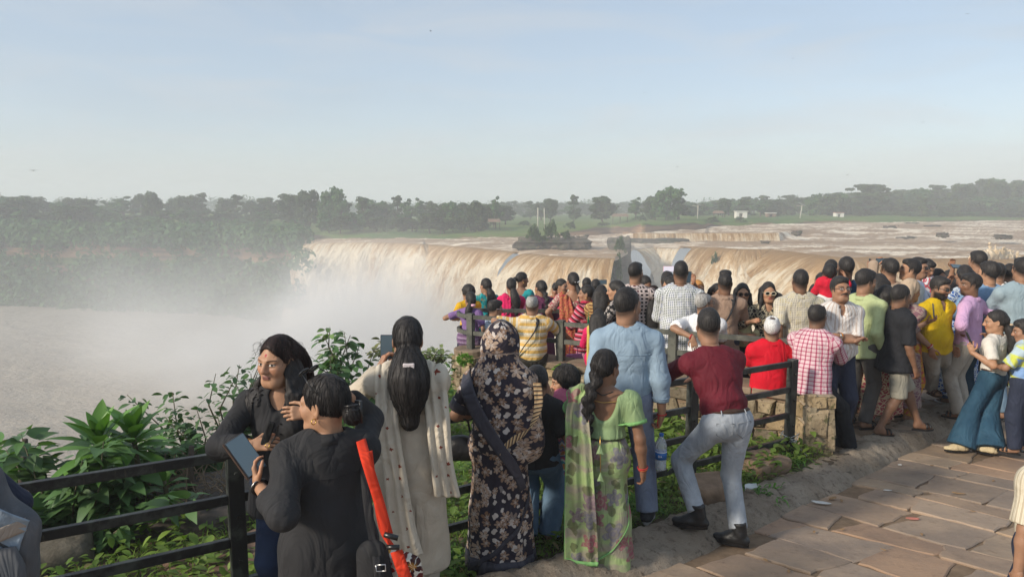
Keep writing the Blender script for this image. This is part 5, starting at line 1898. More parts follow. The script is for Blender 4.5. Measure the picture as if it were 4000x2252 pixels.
def torso_into(f, p, g, k=0.03, part='body'):
 """trunk cones; g = extra thickness of a garment"""
 fw = p.fw
 c = lambda a, b, ra, rb, fs, kk=k, **q: f.cone(a, b, ra, rb, kk, flat=fw, fs=fs, **q)
 S = p.s; b = p.bk
 P0 = p.pel
 at_ = lambda t: P0 + p.up * (t * S) + p.lean * np.clip(t / .48, 0, 1.15)
 if p.fem:
  rc, rw, rh = .118 + .03 * b, .104 + .055 * b, .128 + .045 * b
 elif p.child:
  rc, rw, rh = .118, .112, .112
 else:
  rc, rw, rh = .138 + .03 * b, .124 + .06 * b, .122 + .035 * b
 sx = p.xr
 if part == 'body':
  c(P0 - sx * .055 * S, P0 + sx * .055 * S, (rh * .92 + g) * 1, (rh * .92 + g) * 1, .84)
 c(at_(.10) - sx * .02 * S, at_(.10) + sx * .02 * S, rw * S + g, rw * S + g, .78)
 c(at_(.10), at_(.30), rw * S + g, rc * S + g, .74)
 c(at_(.30) - sx * .025 * S, at_(.30) + sx * .025 * S, rc * S + g, rc * S + g, .70)
 c(at_(.40) - sx * .035 * S, at_(.40) + sx * .035 * S, rc * .93 * S + g, rc * .93 * S + g, .68)
 if b > 0.25 and not p.fem:
  f.ell(at_(.10) + p.fwv * (.03 + .05 * b) * S, np.array((.13, .10 + .03 * b, .15)) * S + g * .5, .09)
 if p.fem:
  for s in (-1, 1):
   f.ell(at_(.315) + sx * s * .060 * S + p.fwv * .072 * S, np.array((.060, .056, .058)) * S + g * .8, .03)
 for s in ('L', 'R'):
  f.cone(p.nb - p.up * .005, p.sh[s] - p.up * .006, .047 * S + g * .7, .040 * S + g * .8, .06)
  f.cone(at_(.39), p.sh[s] - p.up * .025, .07 * S + g, .046 * S + g * .9, .05)
def sleeve_into(f, p, sd, length, g, k=0.028, wide=1.0):
 S = p.s * p.limb
 sh, el, wr = p.sh[sd], p.el[sd], p.wr[sd]
 a = min(length, 1.0)
 e = sh + (el - sh) * a
 r0 = .046 * S + g * .9
 r1 = (.047 + (.043 - .047) * a) * S + g * wide * (1.25 if length < 1 else 1.0)
 f.cone(sh, e, r0, r1, k, capb=length < 1.0)
 if length > 1.0:
  b = min(length - 1, 1.0)
  w = el + (wr - el) * b
  f.cone(el, w, .043 * S + g * wide, (.043 + (.031 - .043) * b) * S + g * wide * .9, k * .8, capb=True)
def arm_into(f, p, sd, k=0.02):
 S = p.s * p.limb
 sh, el, wr = p.sh[sd], p.el[sd], p.wr[sd]
 f.cone(sh, el, .044 * S, .039 * S, k)
 mid = el + (wr - el) * .3
 f.cone(el, mid, .040 * S, .0405 * S, k)
 f.cone(mid, wr, .0405 * S, .0265 * S, k)
def leg_into(f, p, sd, k=0.03, foot=True, cov=1.0):
 S = p.s * p.limb
 h, kn, an = p.hip[sd], p.kn[sd], p.an[sd]
 f.cone(h, kn, .085 * S * cov, .055 * S * cov, k)
 mid = kn + (an - kn) * .3 - p.fwv * .012
 f.cone(kn, mid, .053 * S * cov, .056 * S * cov, k)
 f.cone(mid, an, .055 * S * cov, .034 * S, k)
 if foot:
  fd = p.ft[sd]
  f.cone(an - fd * .03 * S - vec(0, 0, .035 * S), an + fd * .10 * S - vec(0, 0, .05 * S), .032 * S, .030 * S, .02)
  f.cone(an, an + fd * .07 * S - vec(0, 0, .045 * S), .036 * S, .03 * S, .03)
  ax = np.cross(fd, vec(0, 0, 1))
  for i, t in enumerate((-.03, -.014, 0, .014, .028)):
   b = an + fd * (.115 - .004 * i * 0) * S + ax * t * S - vec(0, 0, .058 * S)
   f.cone(b, b + fd * (.045 - .004 * abs(i - 1)) * S, .012 * S, .0095 * S, .01)
def add_mesh(name, f, mat, parent, p=None, uvb=None, smooth=True, uvfix=None):
 V, F = f.mesh()
 if len(V) == 0: return None
 at_ = None
 if uvb is not None:
  at_ = {'uvw': ('vec', cyl_uv(V, uvb, p.seam))}
 return link(name, np_mesh(name, V, F, smooth, at_), mat, parent)
def strip(name, path, wid, p, mat, off=0.012, push=None, snap=None, n=40, m=8, thick=0.004, wave=0.0, seed=0, uoff=0.0):
 """a band of cloth along a path of points; wid = list of width vectors (or one) from edge to edge"""
 path = [np.asarray(a, float) for a in path]
 W = [np.asarray(w, float) for w in (wid if isinstance(wid, list) else [wid] * len(path))]
 K = len(path)
 def cr(A, t):
  i = min(int(t), K - 2); u = t - i
  a, b, c, d = A[max(i - 1, 0)], A[i], A[i + 1], A[min(i + 2, K - 1)]
  return .5 * ((2 * b) + (c - a) * u + (2 * a - 5 * b + 4 * c - d) * u * u + (3 * b - a - 3 * c + d) * u ** 3)
 ts = np.linspace(0, K - 1, n)
 C = np.array([cr(path, t) for t in ts]); D = np.array([cr(W, t) for t in ts])
 us = np.linspace(-.5, .5, m)
 P = C[:, None, :] + D[:, None, :] * us[None, :, None]
 L = np.concatenate([[0], np.cumsum(np.linalg.norm(np.diff(C, axis=0), axis=1))])
 Wl = np.linalg.norm(D, axis=1)
 sh = P.shape
 P = P.reshape(-1, 3)
 for f in (push or []):
  P = f.push(P, off)
 if snap is not None:
  P = snap.snap(P, off)
 P = P.reshape(sh)
 if wave:
  T = np.gradient(P, axis=0); U = np.gradient(P, axis=1)
  N = np.cross(T, U); N /= np.linalg.norm(N, axis=2, keepdims=True) + 1e-9
  ph = (us[None, :] * 17 + 2.2 * fbm(L[:, None] * 3 + seed, us[None, :] * 2 + seed, oct=2))
  P = P + N * (wave * np.sin(ph + seed))[..., None]
  P = P.reshape(-1, 3)
  for f in (push or []):
   P = f.push(P, off * .7, 2)
  P = P.reshape(sh)
 uv = np.stack([np.broadcast_to(us[None, :] * Wl[:, None] + uoff, sh[:2]), np.broadcast_to(L[:, None], sh[:2]), np.zeros(sh[:2])], -1)
 me = grid_mesh(name, P[..., 0], P[..., 1], P[..., 2], {'uvw': ('vec', uv.reshape(-1, 3))})
 o = link(name, me, mat, p.root)
 s = o.modifiers.new('cloth_thickness', 'SOLIDIFY')
 s.thickness = thick; s.offset = 0
 return o
def ring(name, c, ax, r, rad, mat, parent, n=14, push=None, off=0.004, fs=1.0, tilt=None):
 """a thin hoop (bangle, thread, belt edge) round axis ax"""
 ax = unit(ax); u = unit(np.cross(ax, vec(.3, .9, .2))); w = np.cross(ax, u)
 pts = np.array([np.asarray(c) + (u * math.cos(a) + w * math.sin(a)) * r for a in np.linspace(0, 2 * math.pi, n + 1)])
 if push is not None: pts = push.snap(pts, off)
 return MB().tube(pts, rad, 6, cap=False).build(name, mat, parent, True)
def band(name, f, p, z, h, off, mat, c=None, ax=None, r=.2, n=40, thick=.004):
 """a flat band hugging a field (belt, cuff, hem border)"""
 c = np.asarray(c if c is not None else p.pel, float); ax = unit(ax if ax is not None else p.up)
 u = unit(np.cross(ax, vec(.31, .93, .17))); w = np.cross(ax, u)
 A = np.linspace(0, 2 * math.pi, n + 1)
 rows = []
 for dz in (-h / 2, h / 2):
  P = np.array([c + ax * (z + dz) + (u * math.cos(a) + w * math.sin(a)) * r for a in A])
  for _ in range(8):
   d = f.sample(P) - off
   g = c + ax * (z + dz) - P
   g /= np.linalg.norm(g, axis=1, keepdims=True) + 1e-9
   P = P + g * np.clip(d, -.03, .05)[:, None]
  rows.append(P)
 G = np.stack(rows, 0)
 s = np.concatenate([[0], np.cumsum(np.linalg.norm(np.diff(G[0], axis=0), axis=1))])
 uv = np.stack([np.broadcast_to(s[None, :], (2, n + 1)), np.array([[0] * (n + 1), [h] * (n + 1)]), np.zeros((2, n + 1))], -1)
 o = link(name, grid_mesh(name, G[..., 0], G[..., 1], G[..., 2], {'uvw': ('vec', uv.reshape(-1, 3))}), mat, p.root)
 s_ = o.modifiers.new('thickness', 'SOLIDIFY'); s_.thickness = thick; s_.offset = 0
 return o
def hair_build(p, style, mat, ex):
 C, Rm, k = p.hc, p.hR, p.hk
 P = lambda x, y, z: C + Rm @ (vec(x, y, z) * k)
 long_ = ex.get('len', .45)
 bx = ex.get('side', 0.0)
 lo = np.minimum(C - .2, C - np.array([.24, .40, .2 + (long_ if style in ('long', 'braid', 'pony', 'half') else 0)]))
 hi = C + np.array([.24, .21, .21])
 h = max(.005, p.Y * .0011)
 f = Field(lo, hi, h)
 vol = ex.get('vol', .010)
 E = lambda c, r, kk=.02, mode='add': f.ell(P(*c), np.array(r) * k, kk * k, Rm, mode)
 E((0, -.016, .036), (.068 + vol * .65, .092 + vol * .85, .084 + vol))
 if style in ('short', 'crop', 'curly', 'quiff', 'thin', 'fringe', 'bob', 'balding'):
  if style == 'bob':
   E((0, -.025, -.02), (.079, .082, .085), .03)
  n_ = unit(Rm @ vec(0, .62, -.78))
  if style != 'bob':
   f.plane(P(0, .0, .010 if style != 'fringe' else .0), n_)
  E((0, .125, -.045), (.082, .085, .115) if style != 'fringe' else (.075, .075, .10), .012, 'sub')
  if style in ('short', 'crop', 'quiff'): E((0, .112, .026), (.046, .055, .052), .012, 'sub')
  if style == 'bob':
   f.plane(P(0, 0, -.085), Rm @ vec(0, 0, -1))
  if style in ('short', 'quiff', 'curly', 'fringe', 'thin'):
   E((0, .042, .088), (.058, .042, .030), .02)
   for s in (-1, 1):                       # sideburns
    f.cone(P(s * .066, .018, .02), P(s * .064, .022, -.018), .008 * k, .006 * k, .01)
  if style == 'quiff':
   E((0.01, .045, .112), (.062, .045, .036), .02)
   E((0, -.0, .118), (.064, .05, .03), .02)
   f.plane(P(0, 0, .012), Rm @ vec(0, .3, -.95))
  if style == 'balding':
   E((0, .02, .135), (.058, .105, .05), .01, 'sub')
  if style == 'thin':
   E((0.0, -.05, .118), (.042, .042, .016), .01, 'sub')
  if style == 'curly':
   E((0, -.03, .05), (.092, .11, .09), .03)
   E((0, .115, -.04), (.085, .085, .11), .012, 'sub')
 elif style in ('long', 'braid', 'pony', 'bun', 'half'):
  n_ = unit(Rm @ vec(0, .80, -.60))
  f.plane(P(0, .012, -.01), n_)
  E((0, .120, -.018), (.070, .092, .118), .010, 'sub')
  f.cone(P(0, .09, .10), P(0, .0, .132), .0045 * k, .003 * k, .004, mode='sub')
  if style in ('braid', 'pony', 'bun'):
   for s in (-1, 1):                       # keep the ears free
    E((s * .088, .004, -.008), (.022, .026, .036), .01, 'sub')
  bz = p.back_off                              # how far the hair hangs behind the head centre
  base = P(bx * .3, -.088, -.030)
  dn = vec(0, 0, -1)
  def hang(t, o=0.0):
   t_ = t * long_
   return base + vec(0, 0, -1) * t_ + p.hfw * (-(bz) * min(1, t_ / .12)) + p.xr * (bx * min(1, t_ / .2) + o)
  if style in ('long', 'half'):
   w = ex.get('w', .075)
   for s in (-.6, 0, .6):
    pr = P(s * .08, -.075, .02)
    for i in range(7):
     t0, t1 = i / 7, (i + 1) / 7
     a = hang(t0, s * w * (1 - .15 * t0)); b = hang(t1, s * w * (1 - .25 * t1))
     if i == 0: f.cone(pr, a, .052, .05, .03)
     f.cone(a, b, .05 * (1 - .3 * t0), .05 * (1 - .45 * t1) - (.012 if i == 6 else 0), .03, flat=p.hfw, fs=.75)
   if style == 'half':
    for s in (-1, 1):
     a = P(s * .082, .02, .0); b = P(s * .088, .03, -.10); c2 = P(s * .10, .055, -.19)
     f.cone(a, b, .022, .024, .03); f.cone(b, c2, .024, .012, .03)
  elif style == 'pony':
   w = ex.get('w', .042)
   f.cone(P(0, -.075, -.0), base, .055 * k, .028, .03)
   for i in range(8):
    t0, t1 = i / 8, (i + 1) / 8
    r0 = w * (.46 + .68 * math.sin(math.pi * min(1, t0 * 1.05 + .06))); r1 = w * (.46 + .68 * math.sin(math.pi * min(1, t1 * 1.05 + .06)))
    if i == 7: r1 = .012 if w < .06 else w * .55
    f.cone(hang(t0), hang(t1), r0, r1, .02)
  elif style == 'braid':
   f.cone(P(0, -.07, -.0), base, .06 * k, .03, .03)
   N = int(long_ / .034)
   for i in range(N):
    t = i / N
    r = ex.get('w', .026) * (1.05 - .35 * t)
    s = 1 if i % 2 else -1
    a = hang(t, s * r * .55); b = hang(min(1, t + 1.3 / N), -s * r * .35)
    f.cone(a, b, r, r * .75, .006)
   f.cone(hang(1), hang(1.1), .013, .005, .01)
  elif style == 'bun':
   E((0, -.128, ex.get('bz', -.03)), (.045, .036, .042), .015)
 amp = ex.get('rough', .006) * .55
 r_ = np.random.RandomState(p.seed)
 ph = r_.uniform(0, 30, 3)
 def dn_(x, y, z):
  return amp * ((vnoise(x * 30 + ph[0], y * 30, z * (8 if style not in ('curly',) else 30) + ph[1]) - .5) * 1.2 + (vnoise(x * 95, y * 95 + ph[2], z * (14 if style != 'curly' else 70)) - .5) * 1.3)
 f.disp(dn_)
 o = add_mesh('hair', f, mat, p.root)
 p.hair_f = f
 if p.Y < 6 and style not in ('crop',):
  rs = np.random.RandomState(p.seed)
  V, _ = f.mesh()
  n = 420
  P0 = V[rs.randint(0, len(V), n)]
  up_ = P(0, -.03, .10)
  pts = [f.snap(P0, .0012, 2)]
  dirs = rs.normal(0, .25, (n, 3))
  for k_ in range(8):
   q = pts[-1]
   g_ = f.grad(q)
   d = np.array([0, 0, -1.0])[None] + .5 * (q - up_) / (np.linalg.norm(q - up_, axis=1, keepdims=True) + .02) + dirs
   d = d - g_ * (d * g_).sum(1, keepdims=True)
   d /= np.linalg.norm(d, axis=1, keepdims=True) + 1e-6
   q2 = q + d * .016
   lift = .0014 + .004 * rs.rand(n) * (k_ > 5)
   e_ = f.sample(q2)
   q2 = q2 + f.grad(q2) * np.clip(lift - e_, -.02, .02)[:, None]
   pts.append(q2)
  pts = np.stack(pts, 1)
  m = MB()
  for i in range(n):
   m.tube(pts[i], [.0011] * 8 + [.0004], 3, cap=False)
  m.build('hair_strands', mat, p.root, True)
 return o
def make_person(label, px, py, Y, yaw, sex='m', skin='m', head=None, hp=0.0, H=None, g='p', z0=None, bk=0.0, lean=(0, 0), L='down', R_='down',
    legs=None, top=None, bottom=None, hair='short', hmat='hair', hx=None, feet='sandal', seed=None, extra=None, face=None, twist=0.0, limb=1.0, sh_w=None, xoff=0.0, fine=1.0, group=None, roll=0.0):
 p = Person()
 p.Y = Y
 p.seed = seed if seed is not None else (int(px) * 31 + int(py)) % 9973
 T = at(px, py, Y)
 fem = p.fem = sex == 'f'
 p.child = sex == 'c'
 gz_ = z0 if z0 is not None else {'p': plat_z, 'l': lane_z, 'g': grass_z}[g](T.x, T.y)
 hh = T.z - gz_
 H = p.H = H or hh
 p.s = H / 1.68 * (1.0 if not p.child else 1.02)
 p.limb = limb
 p.bk = bk
 yr = R(yaw)
 loc = Vector((T.x, T.y, gz_))
 hd = R(head if head is not None else yaw) - yr
 lx, ly = lean
 hk = 1.09 * (H / 1.68) ** (.5 if not p.child else .28)     # head scale
 p.hk = hk
 p.xr, p.fwv, p.up = vec(1, 0, 0), vec(0, 1, 0), vec(0, 0, 1)
 p.fw = p.fwv
 top_off = .126 * hk
 p.hR = frame_head(hd, R(hp), R(roll))
 off = Matrix.Rotation(-yr, 3, 'Z') @ Vector((lx * 1.25, ly * 1.25 + .02, 0))
 loc = loc - Vector((off.x, off.y, 0))
 p.root = thing('person', label, 'person', loc, -yr, group)
 p.loc, p.yr = loc, yr
 def to_local(w):
  w = Vector(w) - loc
  return np.array(Matrix.Rotation(yr, 3, 'Z') @ w)
 p.to_local = to_local
 p.hc = vec(lx * 1.25, ly * 1.25 + .02, hh - top_off)
 p.hfw = unit((p.hR @ vec(0, 1, 0)) * vec(1, 1, 0))
 chin_drop = .225 * hk
 tors = .475 * H                                        # crown to hip joint
 drop = math.hypot(lx, ly)
 pz = hh - tors + (0 if drop < .3 else .02)
 p.pel = vec(0, 0, pz)
 p.lean = vec(lx, ly, -.12 * drop)
 tw = R(twist)
 p.nb = p.pel + p.up * .287 * H + p.lean * 1.02
 sw = sh_w or (.112 if not fem else .100) * H * (1.0 + .08 * bk) * (1 if not p.child else .92)
 p.sh = {}
 for s, sd in (('L', -1), ('R', 1)):
  p.sh[s] = p.pel + p.up * .260 * H + p.lean + vec(sd * sw * math.cos(tw), -sd * sw * math.sin(tw) - .008, 0)
 p.seam = np.array(Matrix.Rotation(yr, 3, 'Z') @ Vector((T.x, T.y, 0)).normalized())
 p.el, p.wr, hands = {}, {}, {}
 for s, sp in (('L', L), ('R', R_)):
  e, w, fd, pn, curl, th = arm_pose(p, s, sp)
  p.el[s], p.wr[s] = np.array(e), np.array(w)
  hands[s] = (fd, pn, curl, th, sp)
 p.hip, p.kn, p.an, p.ft = {}, {}, {}, {}
 lg = dict(L=(-.055, .0), R=(.055, .0))
 lg = {k_: vec(v[0] * H, v[1] * H, .045 * H) for k_, v in lg.items()}
 kp = {'L': vec(-.15, 1, 0), 'R': vec(.15, 1, 0)}
 ftd = {'L': unit(vec(-.18, 1, 0)), 'R': unit(vec(.18, 1, 0))}
 if legs == 'sit':
  for s, sd in (('L', -1), ('R', 1)):
   lg[s] = vec(sd * .07 * H, .26 * H, max(.045 * H, pz - .30 * H))
 elif isinstance(legs, dict):
  for s in legs:
   d = legs[s]
   t = np.array(d['to'], float)
   lg[s] = p.to_local(t) if d.get('world') else t
   if 'pole' in d: kp[s] = np.array(d['pole'], float)
   if 'ft' in d: ftd[s] = unit(d['ft'])
 for s, sd in (('L', -1), ('R', 1)):
  p.hip[s] = p.pel + vec(sd * .052 * H, 0, -.01 * H)
  kn, an = ik(p.hip[s], lg[s], .245 * H, .245 * H, kp[s])
  p.kn[s], p.an[s] = np.array(kn), np.array(an)
  p.ft[s] = ftd[s]
 base = np.array(SKIN[skin])
 hb = max(.008, min(.02, Y * .0024)) * fine
 allp = np.array([p.pel - .16, p.pel + .16, p.nb] + [p.sh[s] for s in 'LR'] + [p.el[s] for s in 'LR'] + [p.wr[s] for s in 'LR'] + [p.kn[s] for s in 'LR'] + [p.an[s] for s in 'LR'])
 lo, hi = allp.min(0) - .13 * max(.7, p.s), allp.max(0) + .13 * max(.7, p.s)
 f = Field(lo, hi, hb)
 torso_into(f, p, -.012)
 neck_t = p.hc + p.hR @ (vec(0, -.018, -.075) * hk)
 f.cone(p.nb - p.up * .02, neck_t, .050 * hk * (1 if fem else 1.12), .047 * hk * (1 if fem else 1.12), .035)
 for s in 'LR':
  arm_into(f, p, s)
  leg_into(f, p, s, foot=feet in ('sandal', 'bare', 'flip'), cov=.78 if (bottom and bottom['kind'] != 'shorts') else 1.0)
 p.body_f = f
 parts = [f.mesh()]
 cols = [np.repeat(base[None], len(parts[0][0]), 0)]
 hhd = max(.0036, Y * .00095) * fine
 fh = Field(p.hc - .135 * hk, p.hc + .145 * hk, hhd)
 head_into(fh, p.hc, p.hR, hk, fem, 1.0 if not fem else .9)
 nm = neck_t + (p.nb - neck_t) * .25
 fh.cone(p.hc + p.hR @ (vec(0, -.018, -.05) * hk), nm, .049 * hk * (1 if fem else 1.14), .0515 * hk * (1 if fem else 1.14), .03 * hk)
 p.head_f = fh
 V, F = fh.mesh()
 parts.append((V, F)); cols.append(head_colors(V, p.hc, p.hR, hk, base, fem, **(face or {})))
 hf = max(.0042, Y * .0011) * fine
 p.hand_pt = {}
 for s, sd in (('L', -1), ('R', 1)):
  fd, pn, curl, th, sp = hands[s]
  hk2 = p.s * (1.0 if not fem else .92)
  hp_ = hand_parts(p.wr[s], fd, pn, sd, curl, k=hk2, thumb=th)
  q = np.array([a for a, *_ in hp_] + [b for _, b, *_ in hp_])
  g_ = Field(q.min(0) - .02, q.max(0) + .02, hf)
  for a, b, ra, rb, ty in hp_:
   g_.cone(a, b, ra, rb, (.010 if ty == 'p' else .004))
  g_.cone(p.wr[s] - fd * .012, p.wr[s] + fd * .03 * hk2, .0245 * p.s, .021 * p.s, .02, flat=unit(pn - np.dot(pn, unit(fd)) * unit(fd)), fs=.8)
  V, F = g_.mesh()
  parts.append((V, F))
  c_ = np.repeat(base[None], len(V), 0)
  pal = ((V - p.wr[s]) @ unit(pn)) > .006
  c_[pal] = c_[pal] * np.array((1.18, 1.05, 1.0))
  cols.append(c_)
  p.hand_pt[s] = p.wr[s] + unit(fd) * .085 * hk2 + unit(pn) * .03 * hk2
 VV, FF, n0 = [], [], 0
 for V, F in parts:
  VV.append(V); FF.append(F + n0); n0 += len(V)
 me = np_mesh('body', np.concatenate(VV), np.concatenate(FF), True, {'col': ('color', np.concatenate(cols))})
 p.body = link('body', me, M['skin'], p.root)
 if hair:
  p.back_off = (hx or {}).get('back', .05)
  hair_build(p, hair, mat_of(hmat), hx or {})
 S = p.s
 hc = max(.008, min(.019, Y * .0023)) * fine
 p.cloth = []
 if bottom:
  kind = bottom['kind']
  f = Field(lo - .08, hi + .08, hc)
  gth = bottom.get('g', .012)
  if kind in ('trousers', 'shorts', 'flare', 'slim'):
   rh = (.128 + .045 * bk) if fem else (.122 + .035 * bk if not p.child else .112)
   f.cone(p.pel - p.xr * .055 * S, p.pel + p.xr * .055 * S, rh * .92 * 1 + gth, rh * .92 + gth, .03, flat=p.fwv, fs=.84)
   wt = p.pel + p.up * bottom.get('waist', .10) * S
   f.cone(p.pel, wt + p.lean * .38, rh * .95 * S + gth, (rh * (.90 if bottom.get('belt') is None else .97) + .01 * bk) * S + gth, .03, flat=p.fwv, fs=.86, capb=True)
   for s in 'LR':
    h_, kn, an = p.hip[s], p.kn[s], p.an[s]
    rk_ = {'trousers': .074, 'shorts': .10, 'flare': .075, 'slim': .058}[kind] * S * bottom.get('w', 1)
    ra = {'trousers': .068, 'shorts': .1, 'flare': .125, 'slim': .047}[kind] * S * bottom.get('w', 1)
    f.cone(h_, kn, .088 * S + gth, rk_, .03) if kind != 'shorts' else f.cone(h_, h_ + (kn - h_) * 1.06, .092 * S + gth, .088 * S, .03, capb=True)
    if kind != 'shorts':
     e = an + unit(an - kn) * bottom.get('drop', .01)
     f.cone(kn, e, rk_, ra, .02, capb=True)
   f.disp(fold_noise(p.seed + 3, bottom.get('fold', .006), 9, 6))
   bones = [(p.hip[s], p.an[s], .07, 0) for s in 'LR'] + [(p.pel, p.pel + p.up * .15, .13, 0)]
  else:                                            # skirt or wrapped saree
   hz = bottom.get('hem', .03)
   wt = p.pel + p.up * .11 * S + p.lean * .2
   rh = (.128 + .045 * bk) * S + .02
   rb = bottom.get('r', .20) * S
   f.cone(p.pel - p.xr * .055 * S, p.pel + p.xr * .055 * S, rh * .93, rh * .93, .03, flat=p.fwv, fs=.84)
   wob = bottom.get('shift', (0, 0))
   f.cone(wt + p.up * .02, p.pel - p.up * .02, rh * .93, rh * 1.05, .03, flat=p.fwv, fs=.82, capa=True)
   f.cone(p.pel - p.up * .02, vec(wob[0] * .5, wob[1] * .5, max(hz, pz * .45)), rh * 1.02, (rh + rb) / 2, .05, flat=p.fwv, fs=.85)
   f.cone(vec(wob[0] * .5, wob[1] * .5, max(hz, pz * .45)), vec(wob[0], wob[1], hz), (rh + rb) / 2, rb, .04, flat=p.fwv, fs=.9, capb=True)
   npl = bottom.get('pleats', 14); am = bottom.get('fold', .009)
   pz_ = pz
   r_ = np.random.RandomState(p.seed)
   phs = r_.uniform(0, 6)
   def pl(x, y, z):
    th = np.arctan2(y, x)
    dn = np.clip((pz_ + .05 - z) / (pz_ + .01), 0, 1)
    return am * dn * np.sin(th * npl + phs + 2.5 * vnoise(z * 3 + phs, th * 1.5) + 1.2 * np.sin(th * 3)) + fold_noise(p.seed, am * .7, 8, 3)(x, y, z)
   f.disp(pl)
   bones = [(p.pel + p.up * .1, vec(wob[0], wob[1], hz), rh * 1.1, 0)]
  p.bot_f = f
  p.bot = add_mesh(bottom.get('name', {'trousers': 'trousers', 'slim': 'trousers', 'flare': 'trousers', 'shorts': 'shorts'}.get(kind, 'skirt')), f, bottom['mat'], p.root, p, bones)
  p.cloth.append(f)
  if bottom.get('belt') is not None:
   band('belt', f, p, bottom.get('waist', .10) * S - .018, .034, .004, mat_of(bottom['belt']))
 if top:
  f = Field(lo - .08, hi + .08, hc)
  gth = top.get('g', .014)
  torso_into(f, p, gth, .03, 'top')
  hem = top.get('hem', -.03)                      # metres above the hip joint (at H = 1.68)
  rh = ((.128 + .045 * bk) if fem else (.124 + .05 * bk if not p.child else .116)) * S + gth
  wa = p.pel + p.up * .12 * S + p.lean * .3
  he = p.pel + p.up * hem * S
  if hem < .095:
   if hem < -.2:
    m_ = p.pel - p.up * .03 * S
    for dx in (-.042, .042):
     D_ = p.xr * dx * S
     f.cone(wa + D_ * .4, m_ + D_, rh * .93, rh * 1.0, .03, flat=p.fwv, fs=.84)
     f.cone(m_ + D_, he + D_ * 1.1, rh * 1.0, rh * top.get('flare', 1.15), .03, flat=p.fwv, fs=.86, capb=True)
   else:
    tk = bottom is not None and bottom.get('belt') is not None
    for dx in ((-.042, .042) if not tk else (-.02, .02)):
     D_ = p.xr * dx * S
     f.cone(wa + D_ * .5, he + D_, rh * .95, (rh + (.008 if not tk else -.004)) * top.get('flare', 1.04) * (.98 if not tk else .92), .03, flat=p.fwv, fs=.84, capb=True)
  for s in 'LR':
   ln = top.get('sl' + s, top.get('sleeve', .6))
   if ln > 0: sleeve_into(f, p, s, ln, top.get('sg', .016), wide=top.get('wide', 1.0))
  if top.get('fold', .0065):
   f.disp(fold_noise(p.seed + 1, top.get('fold', .0065), 8, 5))
  ndir = unit(neck_t - p.nb)
  nr = top.get('neck', .058) * hk
  f.cone(p.nb - ndir * .01, p.nb + ndir * .2, nr, nr * 1.25, .01, mode='sub')
  if top.get('vneck'):
   d = top['vneck']
   f.cone(p.nb + p.fwv * .06, p.nb + p.fwv * .13 - p.up * d, .045, .008, .01, mode='sub')
  if top.get('backneck'):
   d = top['backneck']
   f.ell(p.nb - p.fwv * .10 - p.up * .015, (.088, .10, d), .012, mode='sub')
   f.cone(p.nb - p.xr * .07 - p.up * .0, p.nb + p.xr * .07, .058, .058, .02, mode='sub')
  if top.get('cut'):                              # bare midriff: garment ends at this height
   f.plane(p.pel + p.up * top['cut'] * S + p.lean * .3, -p.up)
  r0 = .13 * S
  bones = [(p.pel - p.up * .5, p.nb, r0, 0)] + sum([[(p.sh[s] + (p.el[s] - p.sh[s]) * .12, p.el[s], .05 * S, .33), (p.el[s], p.wr[s], .045 * S, .33 + .29)] for s in 'LR'], [])
  p.top_f = f
  p.topo = add_mesh(top.get('name', 'shirt'), f, top['mat'], p.root, p, bones)
  p.cloth.append(f)
  if top.get('collar'):
   kind = top['collar']
   ax = ndir; u = unit(np.cross(ax, vec(1, 0, 0))); w = vec(1, 0, 0)
   u = p.fwv - ax * np.dot(p.fwv, ax); u = unit(u)
   gap = {'shirt': .42, 'polo': .38, 'band': .12, 'open': .62}[kind]
   A = np.linspace(gap, 2 * math.pi - gap, 26)
   rows = []
   hgt = .034 if kind != 'band' else .026
   prof = [(.060, -.012), (.060, hgt), (.064, hgt + .004), (.078, -.004 if kind != 'band' else hgt)] if kind != 'band' else [(.062, -.014), (.060, hgt), (.063, hgt + .002), (.066, -.010)]
   for r_, z_ in prof:
    rows.append([p.nb + ax * (z_ + .012 - (.03 if kind == 'open' else .018) * (1 + math.cos(a)) / 2) + (u * math.cos(a) * 1.06 + w * math.sin(a)) * r_ * hk * (1.08 if not fem else 1) + u * (-.006) for a in A])
   G = np.array(rows)
   uv = np.stack([np.broadcast_to(A[None] * .06, G.shape[:2]), np.broadcast_to(np.array([0, .04, .045, .09])[:, None], G.shape[:2]), np.zeros(G.shape[:2])], -1)
   o = link('collar', grid_mesh('collar', G[..., 0], G[..., 1], G[..., 2], {'uvw': ('vec', uv.reshape(-1, 3))}), top.get('cmat', top['mat']), p.root)
   sm = o.modifiers.new('thickness', 'SOLIDIFY'); sm.thickness = .004
  if top.get('cuff'):
   for s in 'LR':
    ln = top.get('sl' + s, top.get('sleeve', .6))
    a_, b_ = (p.sh[s], p.el[s]) if ln <= 1 else (p.el[s], p.wr[s])
    t_ = ln if ln <= 1 else ln - 1
    c_ = a_ + (b_ - a_) * (t_ - .05)
    band('cuff', f, p, 0, .05 if ln > 1 else .02, .004, top.get('cuffmat', top['mat']), c=c_, ax=b_ - a_, r=.08, n=20, thick=.006)
